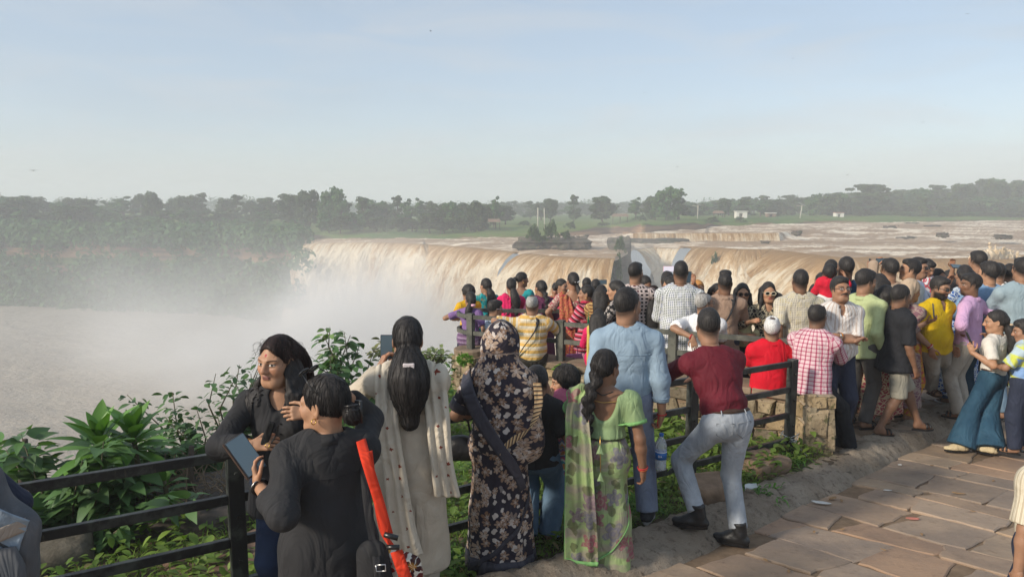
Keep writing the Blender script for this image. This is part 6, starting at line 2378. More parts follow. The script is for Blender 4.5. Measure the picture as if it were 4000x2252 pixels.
 for s, sd in (('L', -1), ('R', 1)):
  an, fd = p.an[s], p.ft[s]
  up = unit(vec(0, 0, 1) - fd * fd[2]); ax = np.cross(fd, up)
  sol = an - up * (.045 * H * .98)
  if feet in ('shoe', 'boot', 'sneaker'):
   f = Field(an - .22, an + .24, max(.0065, Y * .0014))
   t = S
   f.cone(sol - fd * .045 * t + up * .03, sol + fd * .06 * t + up * .03, .036 * t, .042 * t, .02, flat=up, fs=.85)
   f.cone(sol + fd * .06 * t + up * .028, sol + fd * .15 * t + up * .022, .044 * t, .034 * t, .02, flat=up, fs=.72)
   f.cone(an + up * (.085 if feet == 'boot' else .02) * t, sol + up * .04 - fd * .01, .047 * t, .043 * t, .03, capa=True)
   f.cone(an + up * .01 * t, sol + fd * .08 * t + up * .035, .04 * t, .034 * t, .03)
   f.plane(sol + up * .006, -up)
   f.disp(fold_noise(p.seed + 9, .004, 30, 30))
   add_mesh('boot' if feet == 'boot' else 'shoe', f, {'shoe': M['black_leather'], 'boot': M['black_leather'], 'sneaker': M['black_plastic']}[feet] if not (bottom or {}).get('shoe') else bottom['shoe'], p.root)
  m = MB()
  if feet in ('shoe', 'boot', 'sneaker', 'sandal', 'flip'):
   N = 22; pts = []
   ww = .047 if feet in ('sneaker', 'boot') else .044
   for i in range(N):
    a = 2 * math.pi * i / N
    ly_ = math.cos(a)
    wx = ww * (1.0 if ly_ > 0 else .80) * (1.02 - .12 * max(0, ly_) ** 4)
    pts.append(sol + fd * (.052 + .125 * ly_) * S + ax * math.sin(a) * wx * S)
   th = .026 if feet in ('sneaker', 'boot') else .016
   lo_ = [tuple(q - up * (.012)) for q in pts]; hi_ = [tuple(q + up * (th - .012)) for q in pts]
   m.poly(lo_ + hi_, [tuple(reversed(range(N))), tuple(range(N, 2 * N))] + [(i, (i + 1) % N, N + (i + 1) % N, N + i) for i in range(N)])
   smat = {'sneaker': M['sole'], 'boot': M['black_plastic'], 'shoe': M['black_plastic'], 'sandal': M['black_leather'], 'flip': M['tan_sole']}[feet]
   m.build('sole', (bottom or {}).get('sole', smat), p.root)
  if feet in ('sandal', 'flip'):
   for q in ((.075, .115) if feet == 'sandal' else (.07, )):
    b = MB()
    arc = [sol + fd * q * S + ax * .046 * S * math.cos(a) + up * (.008 + .052 * (1.15 - q * 3.0) * math.sin(a) + .012) * S for a in np.linspace(0, math.pi, 9)]
    b.tube(arc, .0085 * S + .002, 6)
    b.build('strap', (bottom or {}).get('strap', M['black_leather']), p.root, True)
 if extra:
  extra(p)
 return p
# ---------------------------------------------------------------- things worn and held
def rot_to_matrix(x, y, z):
 return Matrix((Vector(x), Vector(y), Vector(z))).transposed()
def phone(label, c, up, nrm, size=(.074, .155, .009), case='phone_back', scr='screen', scr_side=1, flap=False, world=None, cams=True):
 """c centre (world), up long axis, nrm screen normal"""
 nrm = Vector(nrm).normalized(); up = Vector(up); up = (up - nrm * up.dot(nrm)).normalized()
 x = up.cross(nrm).normalized()
 t = thing('phone', label, 'phone', c)
 t.rotation_euler = rot_to_matrix(x, up, nrm).to_euler()
 w, h, d = size
 MB().box((0, 0, 0), (w, h, d)).build('case', mat_of(case), t, bevel=.004)
 MB().box((0, 0, d / 2 + .0006), (w * .92, h * .95, .001)).build('screen', mat_of(scr), t)
 if cams:
  for i in range(2):
   MB().tube([(w * .28, h * .36 - i * .022, -d / 2), (w * .28, h * .36 - i * .022, -d / 2 - .002)], .007, 10).build('lens', M['black_plastic'], t)
 if flap:
  MB().box((-w * .5 - .004, 0, -d * .5), (.006, h * 1.02, .016)).box((-w * .18, 0, -d * .5 - .008), (w * .62, h * 1.02, .004), Matrix.Rotation(.22, 3, 'Y')).build('flap', M['brown_leather'], t, bevel=.002)
 return t
def wpos(p, v):
 return Vector(Matrix.Rotation(-p.yr, 3, 'Z') @ Vector(v)) + p.loc
def wdir(p, v):
 return Matrix.Rotation(-p.yr, 3, 'Z') @ Vector(v)
def glasses(p, lens=None, frame=None, big=1.0, up_on_head=False):
 C, Rm, k = p.hc, p.hR, p.hk
 off = vec(0, -.01, .072) if up_on_head else vec(0, 0, 0)
 Rg = Rm @ np.array(Matrix.Rotation(.75, 3, 'X')) if up_on_head else Rm
 P = lambda x, y, z: C + Rm @ (off * k) + Rg @ (vec(x, y, z) * k)
 m = MB(); l_ = MB()
 for s in (-1, 1):
  pts = [P(s * .033 + .021 * big * math.cos(a) * (1 if abs(math.cos(a)) < .8 else 1.04), .097, .005 + .0155 * big * math.sin(a)) for a in np.linspace(0, 2 * math.pi, 17)]
  m.tube(pts, .0022 * (1.6 if lens else 1.0), 5, cap=False)
  l_.poly([tuple(q) for q in pts[:-1]], [tuple(range(16))])
  m.tube([P(s * .055, .095, .009), P(s * .077, .04, .010), P(s * .080, -.02, .006)], .0022, 5)
 m.tube([P(-.012, .098, .008), P(.012, .098, .008)], .002, 5)
 fr = m.build('glasses', frame or M['black_plastic'], p.root, True)
 lo = l_.build('lens', lens or M['clear_lens'], fr)
 return fr
def clear_lens():
 n = NT('clear_lens', 0.05, 0.5)
 n.color((0.9, 0.92, 0.92))
 n.bsdf.inputs['Alpha'].default_value = 0.05
 return n.m
M['clear_lens'] = clear_lens()
M['dark_lens'] = screen_mat('dark_lens', (0.008, 0.008, 0.009))
def moustache(p, w=.03, h=.012):
 C, Rm, k = p.hc, p.hR, p.hk
 f = Field(C + Rm @ (vec(0, .08, -.04) * k) - .06, C + Rm @ (vec(0, .08, -.04) * k) + .06, max(.0035, p.Y * .0007))
 for s in (-1, 1):
  f.cone(C + Rm @ (vec(s * .003, .0905, -.0375) * k), C + Rm @ (vec(s * w, .076, -.046) * k), h * .72 * k, h * .38 * k, .004)
 f.disp(fold_noise(5, .003, 90, 90))
 add_mesh('moustache', f, M['hair'], p.root)
def bangles(p, s, mats, start=.93, step=.022, r=.031, rad=.003):
 for i, m in enumerate(mats):
  t = start - step * i
  c = p.el[s] + (p.wr[s] - p.el[s]) * t
  ring('bangle' if m is not M['red_thread'] else 'wrist_thread', c, p.wr[s] - p.el[s], r * p.s, rad, m, p.root)
def watch(p, s, strap=None, face=None):
 c = p.el[s] + (p.wr[s] - p.el[s]) * .93
 ax = unit(p.wr[s] - p.el[s])
 o = ring('watch', c, ax, .0315 * p.s, .007, strap or M['black_leather'], p.root)
 n_ = unit(-(np.array(p.seam) - ax * np.dot(p.seam, ax)))
 q = c + n_ * .034 * p.s
 MB().tube([q - n_ * .004, q + n_ * .006], .019, 14).build('dial', face or M['steel'], o)
def button_line(p, n, z0, z1, mat):
 pass
def fringe_tassel(name, c, mat, parent, L=.09):
 m = MB()
 m.tube([np.asarray(c) + vec(0, 0, .05), np.asarray(c)], .003, 5)
 q = random.Random(3)
 for i in range(16):
  a = q.uniform(0, 6.28); r = q.uniform(.004, .02)
  m.tube([np.asarray(c), np.asarray(c) + vec(r * math.cos(a) * .5, r * math.sin(a) * .5, -L * .4), np.asarray(c) + vec(r * math.cos(a), r * math.sin(a), -L)], .0028, 4)
 return m.build(name, mat, parent, True)
# ================================================================ the people by the near railing
def foot(px, py, zf):
 q = hit(px, py, zf)
 return Vector((q.x, q.y, q.z + .085))
BLACK = (0.028, 0.028, 0.030)
JEAN = cloth('denim', (0.016, 0.028, 0.062), (0.028, 0.045, 0.090))
BLK = cloth('plain', BLACK)
BLK2 = cloth('plain', (0.030, 0.030, 0.032))
# --- woman facing the camera, black shirt
def fg1(p):
 glassbits = None
 bangles(p, 'R', [M['gold']], .90, .02, .032, .0032)
 c = p.wr['R'] + unit(p.wr['R'] - p.el['R']) * .105
 ring('ring', c + vec(.0, .0, -.004), unit(p.wr['R'] - p.el['R']), .0105, .0022, M['gold'], p.root)
 for s in (1,):                                   # ear stud, nose stud
  MB().lathe([(.002, -.004), (.0055, 0), (.002, .004)], tuple(p.hc + p.hR @ (vec(s * .086, -.004, -.028) * p.hk)), 8).build('earring', M['gold'], p.root, True)
  MB().lathe([(.001, -.002), (.0022, 0), (.001, .002)], tuple(p.hc + p.hR @ (vec(-.0165, .099, -.024) * p.hk)), 6).build('nose_stud', M['gold'], p.root, True)
 q = random.Random(4)
 m = MB()
 C, Rm = p.hc, p.hR
 for i in range(150):
  s = q.choice((-1, 1))
  a = C + Rm @ vec(s * q.uniform(.03, .075), q.uniform(-.05, .03), q.uniform(.02, .105))
  r = q.uniform(.01, .04)
  pts = [a]
  d = unit(Rm @ vec(s * q.uniform(.3, 1), q.uniform(-.6, .4), q.uniform(.2, 1)))
  x = a.copy()
  for k in range(5):
   d = unit(d + vec(q.gauss(0, .35), q.gauss(0, .35), -.45 + q.gauss(0, .2)))
   x = x + d * r * .7
   pts.append(x)
  m.tube(pts, .0008, 3, cap=False)
 m.build('hair_strands', M['hair_brown'], p.root, True)
 f = Field(C - vec(.24, .24, .44), C + vec(.24, .24, .16), .0055)
 for s, dx in ((-1, .02), (1, .0)):
  for j in range(11):
   a = C + Rm @ vec(s * (.070 + .004 * (j % 2)), -.05 + .008 * j, .05 - .010 * j)
   b = C + Rm @ vec(s * (.094 + .012 * math.sin(j * 2.1)), -.055 + .0095 * j, -.07 - .006 * j)
   c_ = C + Rm @ vec(s * (.112 + .018 * math.sin(j * 1.7)), -.06 + .011 * j, -.15)
   d_ = C + Rm @ vec(s * (.110 + .026 * math.cos(j * 2.3)), -.05 + .013 * j, -.205 - .02 * (j % 3))
   f.cone(a, b, .013, .016, .006).cone(b, c_, .016, .018, .006).cone(c_, d_, .017, .005, .006)
 r_ = lambda x, y, z: .010 * (vnoise(x * 60, y * 60, z * 16) - .5) + .012 * (vnoise(x * 25 + 8 * z, y * 25, z * 22) - .5)
 f.disp(r_)
 V, F = f.mesh()
 V = p.top_f.push(V, .006, 3)
 link('hair_waves', np_mesh('hair_waves', V, F), M['hair'], p.root)
 for i in range(5):
  z = .24 - .07 * i
  P = p.top_f.snap(np.array([p.pel + p.up * (z + .1) + p.fwv * .16 + p.lean * .5]), .004)[0]
  MB().lathe([(.006, -.002), (.006, .002)], tuple(P), 8).build('button', M['black_plastic'], p.root)
PW1 = make_person('woman in black facing the camera with red bindi and long wavy hair', 1080, 1310, 3.42, 176, 'f', 'l', head=201, hp=-2, g='l',
 L={'to': at(1210, 1612, 3.22), 'world': True, 'fd': (.95, .35, .12), 'pn': (0, -.9, -.4), 'curl': .42, 'pole': (-.6, -.2, -1)},
 R_={'to': at(985, 1738, 3.12), 'world': True, 'fd': (-1, .05, .12), 'pn': (0, -.75, -.55), 'curl': .55, 'pole': (.9, -.4, -.35)},
 lean=(.03, .0), bk=.55, top=dict(mat=BLK, sleeve=1.78, hem=-.17, collar='open', vneck=.09, g=.016, cuff=True, flare=1.1, wide=1.15), bottom=dict(kind='slim', mat=JEAN, g=.008, w=1.15),
 hair='long', hmat='hair_brown', hx=dict(len=.24, w=.085, vol=.010, rough=.006, back=.045), feet='sandal', extra=fg1, fine=.82,
 face=dict(bindi=(.30, .004, .010), gaze=-.0035, lip=(.20, .075, .07), aged=True))
# case she holds
cpos = wpos(PW1, PW1.hand_pt['R'])
t = thing('glasses_case', 'small striped black and white folded case held in her fingers', 'glasses case', cpos + Vector((.0, -.02, .045)), .3)
MB().box((0, 0, 0.01), (.035, .02, .13), Matrix.Rotation(.35, 3, 'Y')).build('case', cloth('bands', (.02, .02, .02), (.6, .6, .58), scale=.2), t, bevel=.008)
MB().tube([(-.03, .0, -.06), (.0, -.005, -.05), (.035, 0, .0), (.05, 0, .05)], .004, 6).build('temple', M['black_plastic'], t)
# --- woman in black seen from behind, phone in her left hand
def fg2(p):
 glasses(p, M['dark_lens'], M['black_plastic'], 1.2, up_on_head=True)
 f = Field(p.hc - .2, p.hc + .2, .006)
 m = MB()
 c = p.hc + p.hR @ vec(.0, -.135, -.02)
 for s in (-1, 1):
  for k in range(4):
   z = -.03 + .02 * k
   m.tube([c + p.hR @ vec(0, -.03, z), c + p.hR @ vec(s * .03, -.02, z + .004), c + p.hR @ vec(s * .042, .015, z + .002)], .004, 5)
 m.tube([c + p.hR @ vec(0, -.032, -.045), c + p.hR @ vec(0, -.034, .045)], .007, 6)
 m.build('hair_claw', M['black_plastic'], p.root, True)
 e = p.hc + p.hR @ (vec(-.084, -.004, -.036) * p.hk)
 ring('earring', e + vec(0, 0, -.006), p.hR @ vec(.3, 1, 0), .011, .0022, M['gold'], p.root, 12)
 c = p.el['L'] + (p.wr['L'] - p.el['L']) * .97
 ring('bracelet', c, p.wr['L'] - p.el['L'], .031, .0062, M['black_leather'], p.root, 18)
 ring('bracelet_links', c + unit(p.wr['L'] - p.el['L']) * .001, p.wr['L'] - p.el['L'], .0345, .0024, M['steel'], p.root, 18)
 pts = [p.nb - p.up * .115 - p.fwv * .16 + p.xr * x for x in np.linspace(-.15, .15, 18)]
 pts = p.top_f.snap(np.array(pts), .0015)
 MB().tube(pts, .0022, 4).build('yoke_seam', BLK, p.root, True)
PW2 = make_person('woman in black seen from behind with sunglasses on her hair and a phone', 1262, 1462, 2.78, -22, 'f', 'l', head=-72, hp=-3, g='l',
 L={'to': at(1012, 1898, 2.66), 'world': True, 'fd': (-.25, .55, .95), 'pn': (.75, .1, .15), 'curl': .5, 'pole': (-.5, -.8, -1), 'thumb': .3},
 R_={'to': at(1350, 1540, 2.92), 'world': True, 'fd': (-.6, .2, .7), 'pn': (-.4, -.6, -.4), 'curl': .3, 'pole': (.6, .2, -1)},
 bk=.65, top=dict(mat=BLK2, slL=1.55, slR=1.8, hem=-.34, collar='shirt', g=.022, flare=1.16, wide=1.25, fold=.008), bottom=dict(kind='slim', mat=cloth('denim', (.012, .018, .035), (.018, .026, .05)), w=1.0, g=.0),
 hair='bun', hx=dict(vol=.011, rough=.005), extra=fg2, fine=.85)
hp_ = wpos(PW2, PW2.hand_pt['L'])
phone('large dark phone in an open flip case held by the woman seen from behind', hp_ + Vector((-.055, .0, .052)), (-.62, .18, .80), (.42, -.80, .55), (.082, .168, .010), flap=True)
# nails
# red strapped cloth bag on her right side
def tote():
 c = at(1560, 2235, 2.66)
 t = thing('tote_bag', 'white and red patterned cloth bag with bright red strap', 'bag', c)
 f = Field((-.15, -.10, -.26), (.15, .10, .14), .008)
 f.cone((0, 0, .06), (0.02, 0, -.2), .085, .12, .02, flat=vec(0, 1, 0), fs=.45)
 f.plane((0, 0, .075), (.2, 0, 1))
 f.disp(fold_noise(3, .012, 12, 12))
 V, F = f.mesh()
 me = np_mesh('body', V, F, True, {'uvw': ('vec', V[:, [0, 2, 1]])})
 link('body', me, cloth('floral', (.62, .58, .50), (.55, .035, .02), (.05, .02, .02), (.5, .25, .04), scale=.75), t)
 red = cloth('plain', (.60, .045, .018))
 S0 = wpos(PW2, PW2.sh['R']) + Vector((.0, -.045, .045))
 def loc_(w): return np.array(Vector(w) - Vector(c))
 a = [loc_(S0 + Vector((-.02, .05, -.01))), loc_(S0 + Vector((.0, -.015, .0))), loc_(at(1432, 1800, 2.62)), loc_(at(1478, 1950, 2.60)), loc_(at(1515, 2085, 2.60))]
 class Q: pass
 q = Q(); q.root = t
 strip('strap', a, vec(.038, .012, .004), q, red, thick=.005, n=40, m=4)
 b = [loc_(at(1548, 2150, 2.6)), loc_(at(1570, 2215, 2.58)), loc_(at(1600, 2300, 2.58))]
 strip('strap', b, vec(.045, .01, .01), q, red, thick=.005, n=16, m=4)
 b = [loc_(at(1445, 1760, 2.66)), loc_(at(1462, 1900, 2.63)), loc_(at(1490, 2060, 2.62)), loc_(at(1530, 2130, 2.6))]
 strip('strap', b, vec(.016, .012, .002), q, red, thick=.004, n=24, m=4)
 m = MB().tube([loc_(at(1500, 2085, 2.58)), loc_(at(1555, 2100, 2.58))], .011, 8).tube([loc_(at(1510, 2135, 2.58)), loc_(at(1560, 2135, 2.58))], .010, 8)
 m.build('buckle', M['black_plastic'], t, True)
tote()
def blackbag():
 c = at(1478, 2260, 2.60)
 t = thing('shoulder_bag', 'black shoulder bag with a steel strap buckle beside the red strap', 'bag', c)
 f = Field((-.11, -.08, -.25), (.11, .08, .20), .01)
 f.cone((-.02, 0, .10), (0, 0, -.2), .065, .085, .02, flat=vec(0, 1, 0), fs=.5)
 V, F = f.mesh(); link('body', np_mesh('body', V, F), BLK, t)
 class Q: pass
 q = Q(); q.root = t
 lw = lambda w: np.array(Vector(w) - Vector(c))
 strip('strap', [lw(at(1420, 1800, 2.75)), lw(at(1440, 2000, 2.66)), lw(at(1475, 2200, 2.56)), lw(at(1480, 2300, 2.55))], vec(.034, .006, 0), q, BLK, thick=.004, n=24, m=4)
 m = MB()
 P = [lw(at(x, y, 2.53)) for x, y in ((1468, 2205), (1505, 2203), (1507, 2228), (1470, 2230), (1468, 2205))]
 m.tube(P, .0026, 6)
 m.build('buckle', M['steel'], t, True)
blackbag()
# --- woman in cream with long dark hair, taking a picture
CREAM = cloth('plain', (0.50, 0.435, 0.345))
CREAM2 = cloth('dots', (0.56, 0.50, 0.405), (0.22, 0.05, 0.03), scale=3.2)
def fg3(p):
 c = p.hc + p.hR @ vec(.0, -.212, -.088)
 m = MB()
 m.box(c + vec(0, -.022, .0), (.06, .02, .032))
 m.build('hair_clip', plain_mat('clip_white', (.62, .55, .55)), p.root, bevel=.005)
 b = p.nb
 L = [b + vec(-.075, .10, -.10), b + vec(-.10, .04, -.005), b + vec(-.105, -.07, -.03), b + vec(-.10, -.15, -.25), b + vec(-.06, -.18, -.55), b + vec(-.03, -.19, -.80), b + vec(-.0, -.20, -.96)]
 W = [vec(.12, .02, .0), vec(.12, .0, .02), vec(.13, -.02, .02), vec(.12, -.01, 0), vec(.12, 0, 0), vec(.14, 0, 0), vec(.16, 0, 0)]
 strip('dupatta', L, W, p, CREAM2, .012, [p.top_f], n=80, m=18, wave=.009, seed=1)
 Rr = [b + vec(.07, .10, -.12), b + vec(.105, .05, -.01), b + vec(.135, -.05, -.04), b + vec(.165, -.13, -.22), b + vec(.185, -.16, -.45), b + vec(.215, -.15, -.66)]
 W = [vec(.12, .02, .0), vec(.13, .0, -.01), vec(.15, -.02, -.03), vec(.13, 0, 0), vec(.12, .02, 0), vec(.14, .03, -.02)]
 strip('dupatta', Rr, W, p, CREAM2, .012, [p.top_f], n=64, m=18, wave=.010, seed=7)
PW3 = make_person('woman in a plain cream tunic with long tied black hair, photographing the fall', 1590, 1236, 3.82, -4, 'f', 'm', head=-10, hp=0, g='l',
 L={'to': at(1482, 1440, 4.14), 'world': True, 'fd': (.35, .25, .85), 'pn': (.8, .3, -.2), 'curl': .55, 'pole': (-.9, -.3, -.8)},
 R_={'to': at(1580, 1440, 4.2), 'world': True, 'fd': (-.4, .3, .8), 'pn': (-.8, .2, 0), 'curl': .6, 'pole': (.5, -.0, -1)},
 bk=.15, top=dict(name='tunic', mat=CREAM, sleeve=1.92, hem=-.66, g=.016, flare=1.22, wide=1.1, fold=.009), bottom=dict(kind='trousers', mat=CREAM, w=1.05),
 hair='pony', hx=dict(len=.37, w=.092, vol=.013, back=.07, rough=.007), extra=fg3, fine=.9)
phone('phone in a dark case raised by the woman in cream', at(1510, 1354, 4.20), (.02, .05, 1), (.15, -1, .0), (.074, .15, .009), scr='screen')
def handbag():
 c = at(1792, 1742, 4.25)
 t = thing('handbag', 'black soft handbag resting on the rail between the cream tunic and the floral saree', 'handbag', c)
 f = Field((-.14, -.08, -.10), (.14, .08, .09), .009)
 f.ell((0, 0, -.01), (.12, .06, .075), .01).ell((.04, 0, -.03), (.09, .055, .06), .03)
 f.disp(fold_noise(6, .012, 14, 14))
 V, F = f.mesh(); link('body', np_mesh('body', V, F), M['black_leather'], t)
 MB().tube([(-.08, 0, .05), (-.06, 0, .16), (.0, 0, .20), (.06, 0, .16), (.08, 0, .05)], .007, 6).build('handle', M['black_leather'], t, True)
handbag()
# --- woman whose dark floral saree covers her head
SAR = cloth('floral', (0.032, 0.027, 0.038), (0.42, 0.31, 0.235), (0.22, 0.125, 0.075), (0.52, 0.46, 0.42), scale=.66)
SATIN = cloth('plain', (0.050, 0.048, 0.062), rough=.45)
def fg4(p):
 f = Field((-.42, -.36, .15), (.42, .30, p.hc[2] + .2), .0105)
 C, k = p.hc, p.hk
 f.ell(C + vec(0, -.03, .025), (.104, .118, .118), .02)
 f.cone(C + vec(0, -.05, -.04), p.nb + vec(0, -.06, -.06), .104, .150, .05, flat=p.fwv, fs=.75)
 f.cone(p.nb + vec(0, -.055, -.08), p.nb + vec(.035, -.055, -.36), .178, .192, .06, flat=p.fwv, fs=.66)
 f.cone(p.nb + vec(.09, -.05, -.12), p.nb + vec(.125, -.045, -.46), .14, .12, .06, flat=p.fwv, fs=.75)
 f.cone(p.nb + vec(.12, -.05, -.40), p.nb + vec(.06, -.06, -.66), .12, .05, .06, flat=p.fwv, fs=.8)
 f.ell(C + vec(0, .16, -.045), (.080, .12, .12), .012, mode='sub')
 r = fold_noise(8, .017, 7, 5)
 sw = lambda x, y, z: r(x, y, z) + .007 * np.sin(38 * (x * .75 + (z) * .42) + 5 * vnoise(x * 6, y * 6, z * 4)) * np.clip((C[2] - .08 - z) * 6, 0, 1)
 f.disp(sw)
 uvb = [(p.nb - vec(0, 0, .8), p.nb, .17, 0), (p.nb, C + vec(0, 0, .14), .12, .8)]
 add_mesh('saree_veil', f, SAR, p.root, p, uvb)
 p.veil = f
 hp = [C + vec(-.10, .055, -.10), C + vec(-.112, .03, .0), C + vec(-.08, .03, .10), C + vec(0, .03, .148), C + vec(.08, .03, .10), C + vec(.112, .03, .0), C + vec(.10, .055, -.10)]
 strip('saree_border', hp, vec(0, .055, 0), p, SATIN, .003, [f], n=60, m=6, thick=.003)
 D = [p.nb + vec(-.19, -.03, .00), p.nb + vec(-.175, -.17, -.07), p.nb + vec(-.09, -.24, -.22), p.nb + vec(.02, -.26, -.38), p.nb + vec(.12, -.24, -.53), p.nb + vec(.16, -.20, -.66)]
 W = [vec(.07, 0, .03), vec(.07, 0, .045), vec(.06, 0, .06), vec(.05, 0, .055), vec(.042, 0, .045), vec(.04, 0, .03)]
 strip('saree_border', D, W, p, SATIN, .010, [f, p.bot_f], n=70, m=6, thick=.004)
 G = [p.nb + vec(.235, -.12, -.03), p.nb + vec(.245, -.16, -.16), p.nb + vec(.20, -.22, -.28), p.nb + vec(.10, -.25, -.345), p.nb + vec(.03, -.26, -.41)]
 W = [vec(.05, 0, .0), vec(.05, 0, .01), vec(.035, 0, .04), vec(.01, 0, .055), vec(.01, 0, .05)]
 strip('saree_border', G, W, p, cloth('bands', (.30, .19, .10), (.52, .38, .22), (.03, .025, .03), scale=.42), .008, [f], n=60, m=6, thick=.003)
 band('saree_border', p.bot_f, p, .07 - p.pel[2] + .03, .10, .004, SATIN, n=60, r=.3)
 S2 = [p.pel + vec(.22, -.06, -.30), p.pel + vec(.16, -.18, -.46), p.pel + vec(.0, -.22, -.60), p.pel + vec(-.16, -.16, -.72), p.pel + vec(-.22, -.03, -.78)]
 strip('saree_border', S2, vec(.02, 0, .05), p, SATIN, .008, snap=p.bot_f, n=40, m=5, thick=.003)
 for s in 'L':
  band('blouse_border', p.top_f, p, 0, .06, .003, SATIN, c=p.sh[s] + (p.el[s] - p.sh[s]) * .72, ax=p.el[s] - p.sh[s], r=.09, n=24)
PW4 = make_person('woman with a black floral saree drawn over her head, cream flowers and a gold border', 1955, 1262, 4.22, 6, 'f', 'm', head=-4, hp=-4, g='l',
 L={'to': at(1900, 1602, 4.40), 'world': True, 'fd': (1, .3, .1), 'pn': (0, 1, -.2), 'pole': (-1, -.5, -.8)}, R_='fold',
 bk=.45, top=dict(name='blouse', mat=SAR, sleeve=.86, hem=.05, g=.014, cut=.12), bottom=dict(name='saree', kind='saree', mat=SAR, r=.235, hem=.02, pleats=11, fold=.012),
 hair=None, feet='flip', extra=fg4, fine=.9)
# --- boy in a black t-shirt
PB5 = make_person('boy in a black t-shirt and loose blue jeans, one heel raised', 2098, 1424, 4.55, 14, 'c', 'm', head=24, hp=-8, g='l', H=1.30, z0=lane_z(0, 4.55) + .05,
 L='front', R_={'to': (.20, .02, .46), 'pole': (.4, -1, 0)}, bk=.3, legs={'L': {'to': vec(-.06, -.02, .085), 'ft': (-.1, .35, -1)}, 'R': {'to': vec(.08, .07, .06)}},
 top=dict(mat=BLK, sleeve=.8, hem=-.06, g=.022, wide=1.6, flare=1.12), bottom=dict(kind='trousers', mat=cloth('denim', (.085, .145, .215), (.15, .23, .32)), w=1.32, fold=.012, sole=M['tan_sole'], strap=M['tan_sole'], drop=.02),
 hair='crop', hx=dict(vol=.008, rough=.003), feet='flip')
# --- small girl in pink
def fg6(p):
 pass
PG6 = make_person('little girl with bobbed black hair in a pink top, standing on the rail, looking left', 2208, 1424, 4.80, -40, 'c', 'l', head=-88, hp=-14, z0=-2.10, H=1.02,
 L={'to': at(2150, 1555, 4.62), 'world': True, 'fd': (-.2, .3, 1), 'pn': (.3, .6, 0), 'pole': (-.3, 0, -1)}, R_='front',
 top=dict(mat=cloth('plain', (.46, .125, .20)), sleeve=.9, hem=-.05, g=.016), bottom=dict(kind='trousers', mat=cloth('zigzag', (.55, .16, .22), (.62, .60, .55), (.08, .32, .38), (.62, .30, .12), (.60, .55, .5), (.16, .2, .38), scale=.8), w=1.25, drop=-.08, strap=M['pink_plastic'], sole=M['pink_plastic']),
 hair='bob', hx=dict(vol=.012, rough=.008), feet='sandal')
# --- woman in the green saree, plait down her back
GSAR = cloth('roses', (0.30, 0.40, 0.17), (0.30, 0.27, 0.205), (0.30, 0.095, 0.125), (0.19, 0.175, 0.215), (0.115, 0.125, 0.06), scale=.95)
GBL = cloth('plain', (0.235, 0.33, 0.165), rough=.6)
GEDGE = cloth('plain', (0.20, 0.42, 0.15))
def fg7(p):
 f = p.top_f
 b = p.nb
 L = [b + vec(-.02, .16, -.30), b + vec(-.10, .12, -.10), b + vec(-.135, .02, .0), b + vec(-.15, -.12, -.09), b + vec(-.125, -.20, -.35), b + vec(-.11, -.225, -.65), b + vec(-.10, -.23, -.90), b + vec(-.10, -.22, -1.02)]
 W = [vec(.16, .05, .05), vec(.10, .02, .03), vec(.10, -.02, .02), vec(.135, -.03, .0), vec(.16, -.02, 0), vec(.185, -.01, 0), vec(.20, 0, 0), vec(.205, 0, 0)]
 strip('pallu', L, W, p, GSAR, .012, [f, p.bot_f], n=90, m=24, wave=.011, seed=3, thick=.003)
 e = L[-1]
 strip('pallu_border', [e + vec(-.105, -.008, .008), e + vec(0, -.012, .0), e + vec(.105, -.008, .006)], vec(0, 0, .026), p, GEDGE, .01, [p.bot_f], n=16, m=3, thick=.006)
 strip('pallu_border', [q_ + w_ * -.5 for q_, w_ in zip(L[2:], W[2:])], vec(.012, 0, .0), p, GEDGE, .014, [f, p.bot_f], n=70, m=3, thick=.004)
 fringe_tassel('tassel', e + vec(-.105, -.01, -.05), cloth('plain', (.08, .36, .19)), p.root, .085)
 m = MB()
 pts = [b + vec(x, -.075 - .0 * x, -.035 - 1.2 * (.085 - abs(x)) * .14) for x in np.linspace(-.085, .085, 12)]
 pts = p.body_f.push(np.array(pts), .004)
 m.tube(pts, .0022, 5)
 m.build('neck_cord', M['gold'], p.root, True)
 c = f.push(np.array([b + vec(.0, -.2, -.22), b + vec(.0, -.2, -.30), b + vec(.005, -.2, -.40), b + vec(.006, -.2, -.47)]), .01)
 MB().tube(c, .0022, 5).build('tie', M['gold'], p.root, True)
 for q in (c[1], c[3]):
  MB().poly([q + vec(0, -.004, .03), q + vec(-.022, -.006, -.03), q + vec(.022, -.006, -.03), q + vec(0, -.016, -.02)], [(0, 1, 3), (0, 3, 2), (0, 2, 1), (1, 2, 3)]).build('tie_end', GBL, p.root)
 pts = p.body_f.push(np.array([b + vec(x, -.10 + abs(x) * .5, .022 - .02 * (1 - abs(x) / .06)) for x in np.linspace(-.06, .06, 10)]), .003)
 MB().tube(pts, .004, 5).build('necklace', M['black_plastic'], p.root, True)
 bangles(p, 'R', [M['red_thread'], M['gold'], M['red_thread']], .95, .014, .031, .0042)
 ring('wrist_thread', p.el['R'] + (p.wr['R'] - p.el['R']) * .88, p.wr['R'] - p.el['R'], .032, .003, M['red_thread'], p.root)
 band('saree_border', p.bot_f, p, .03 - p.pel[2], .02, .004, GEDGE, n=60, r=.3)
 S2 = [p.pel + vec(.19, -.03, -.25), p.pel + vec(.17, -.10, -.40), p.pel + vec(.10, -.18, -.53), p.pel + vec(-.02, -.20, -.62), p.pel + vec(-.12, -.16, -.68), p.pel + vec(-.19, -.04, -.71)]
 strip('saree_border', S2, vec(.006, 0, .018), p, GEDGE, .006, snap=p.bot_f, n=50, m=3, thick=.004)
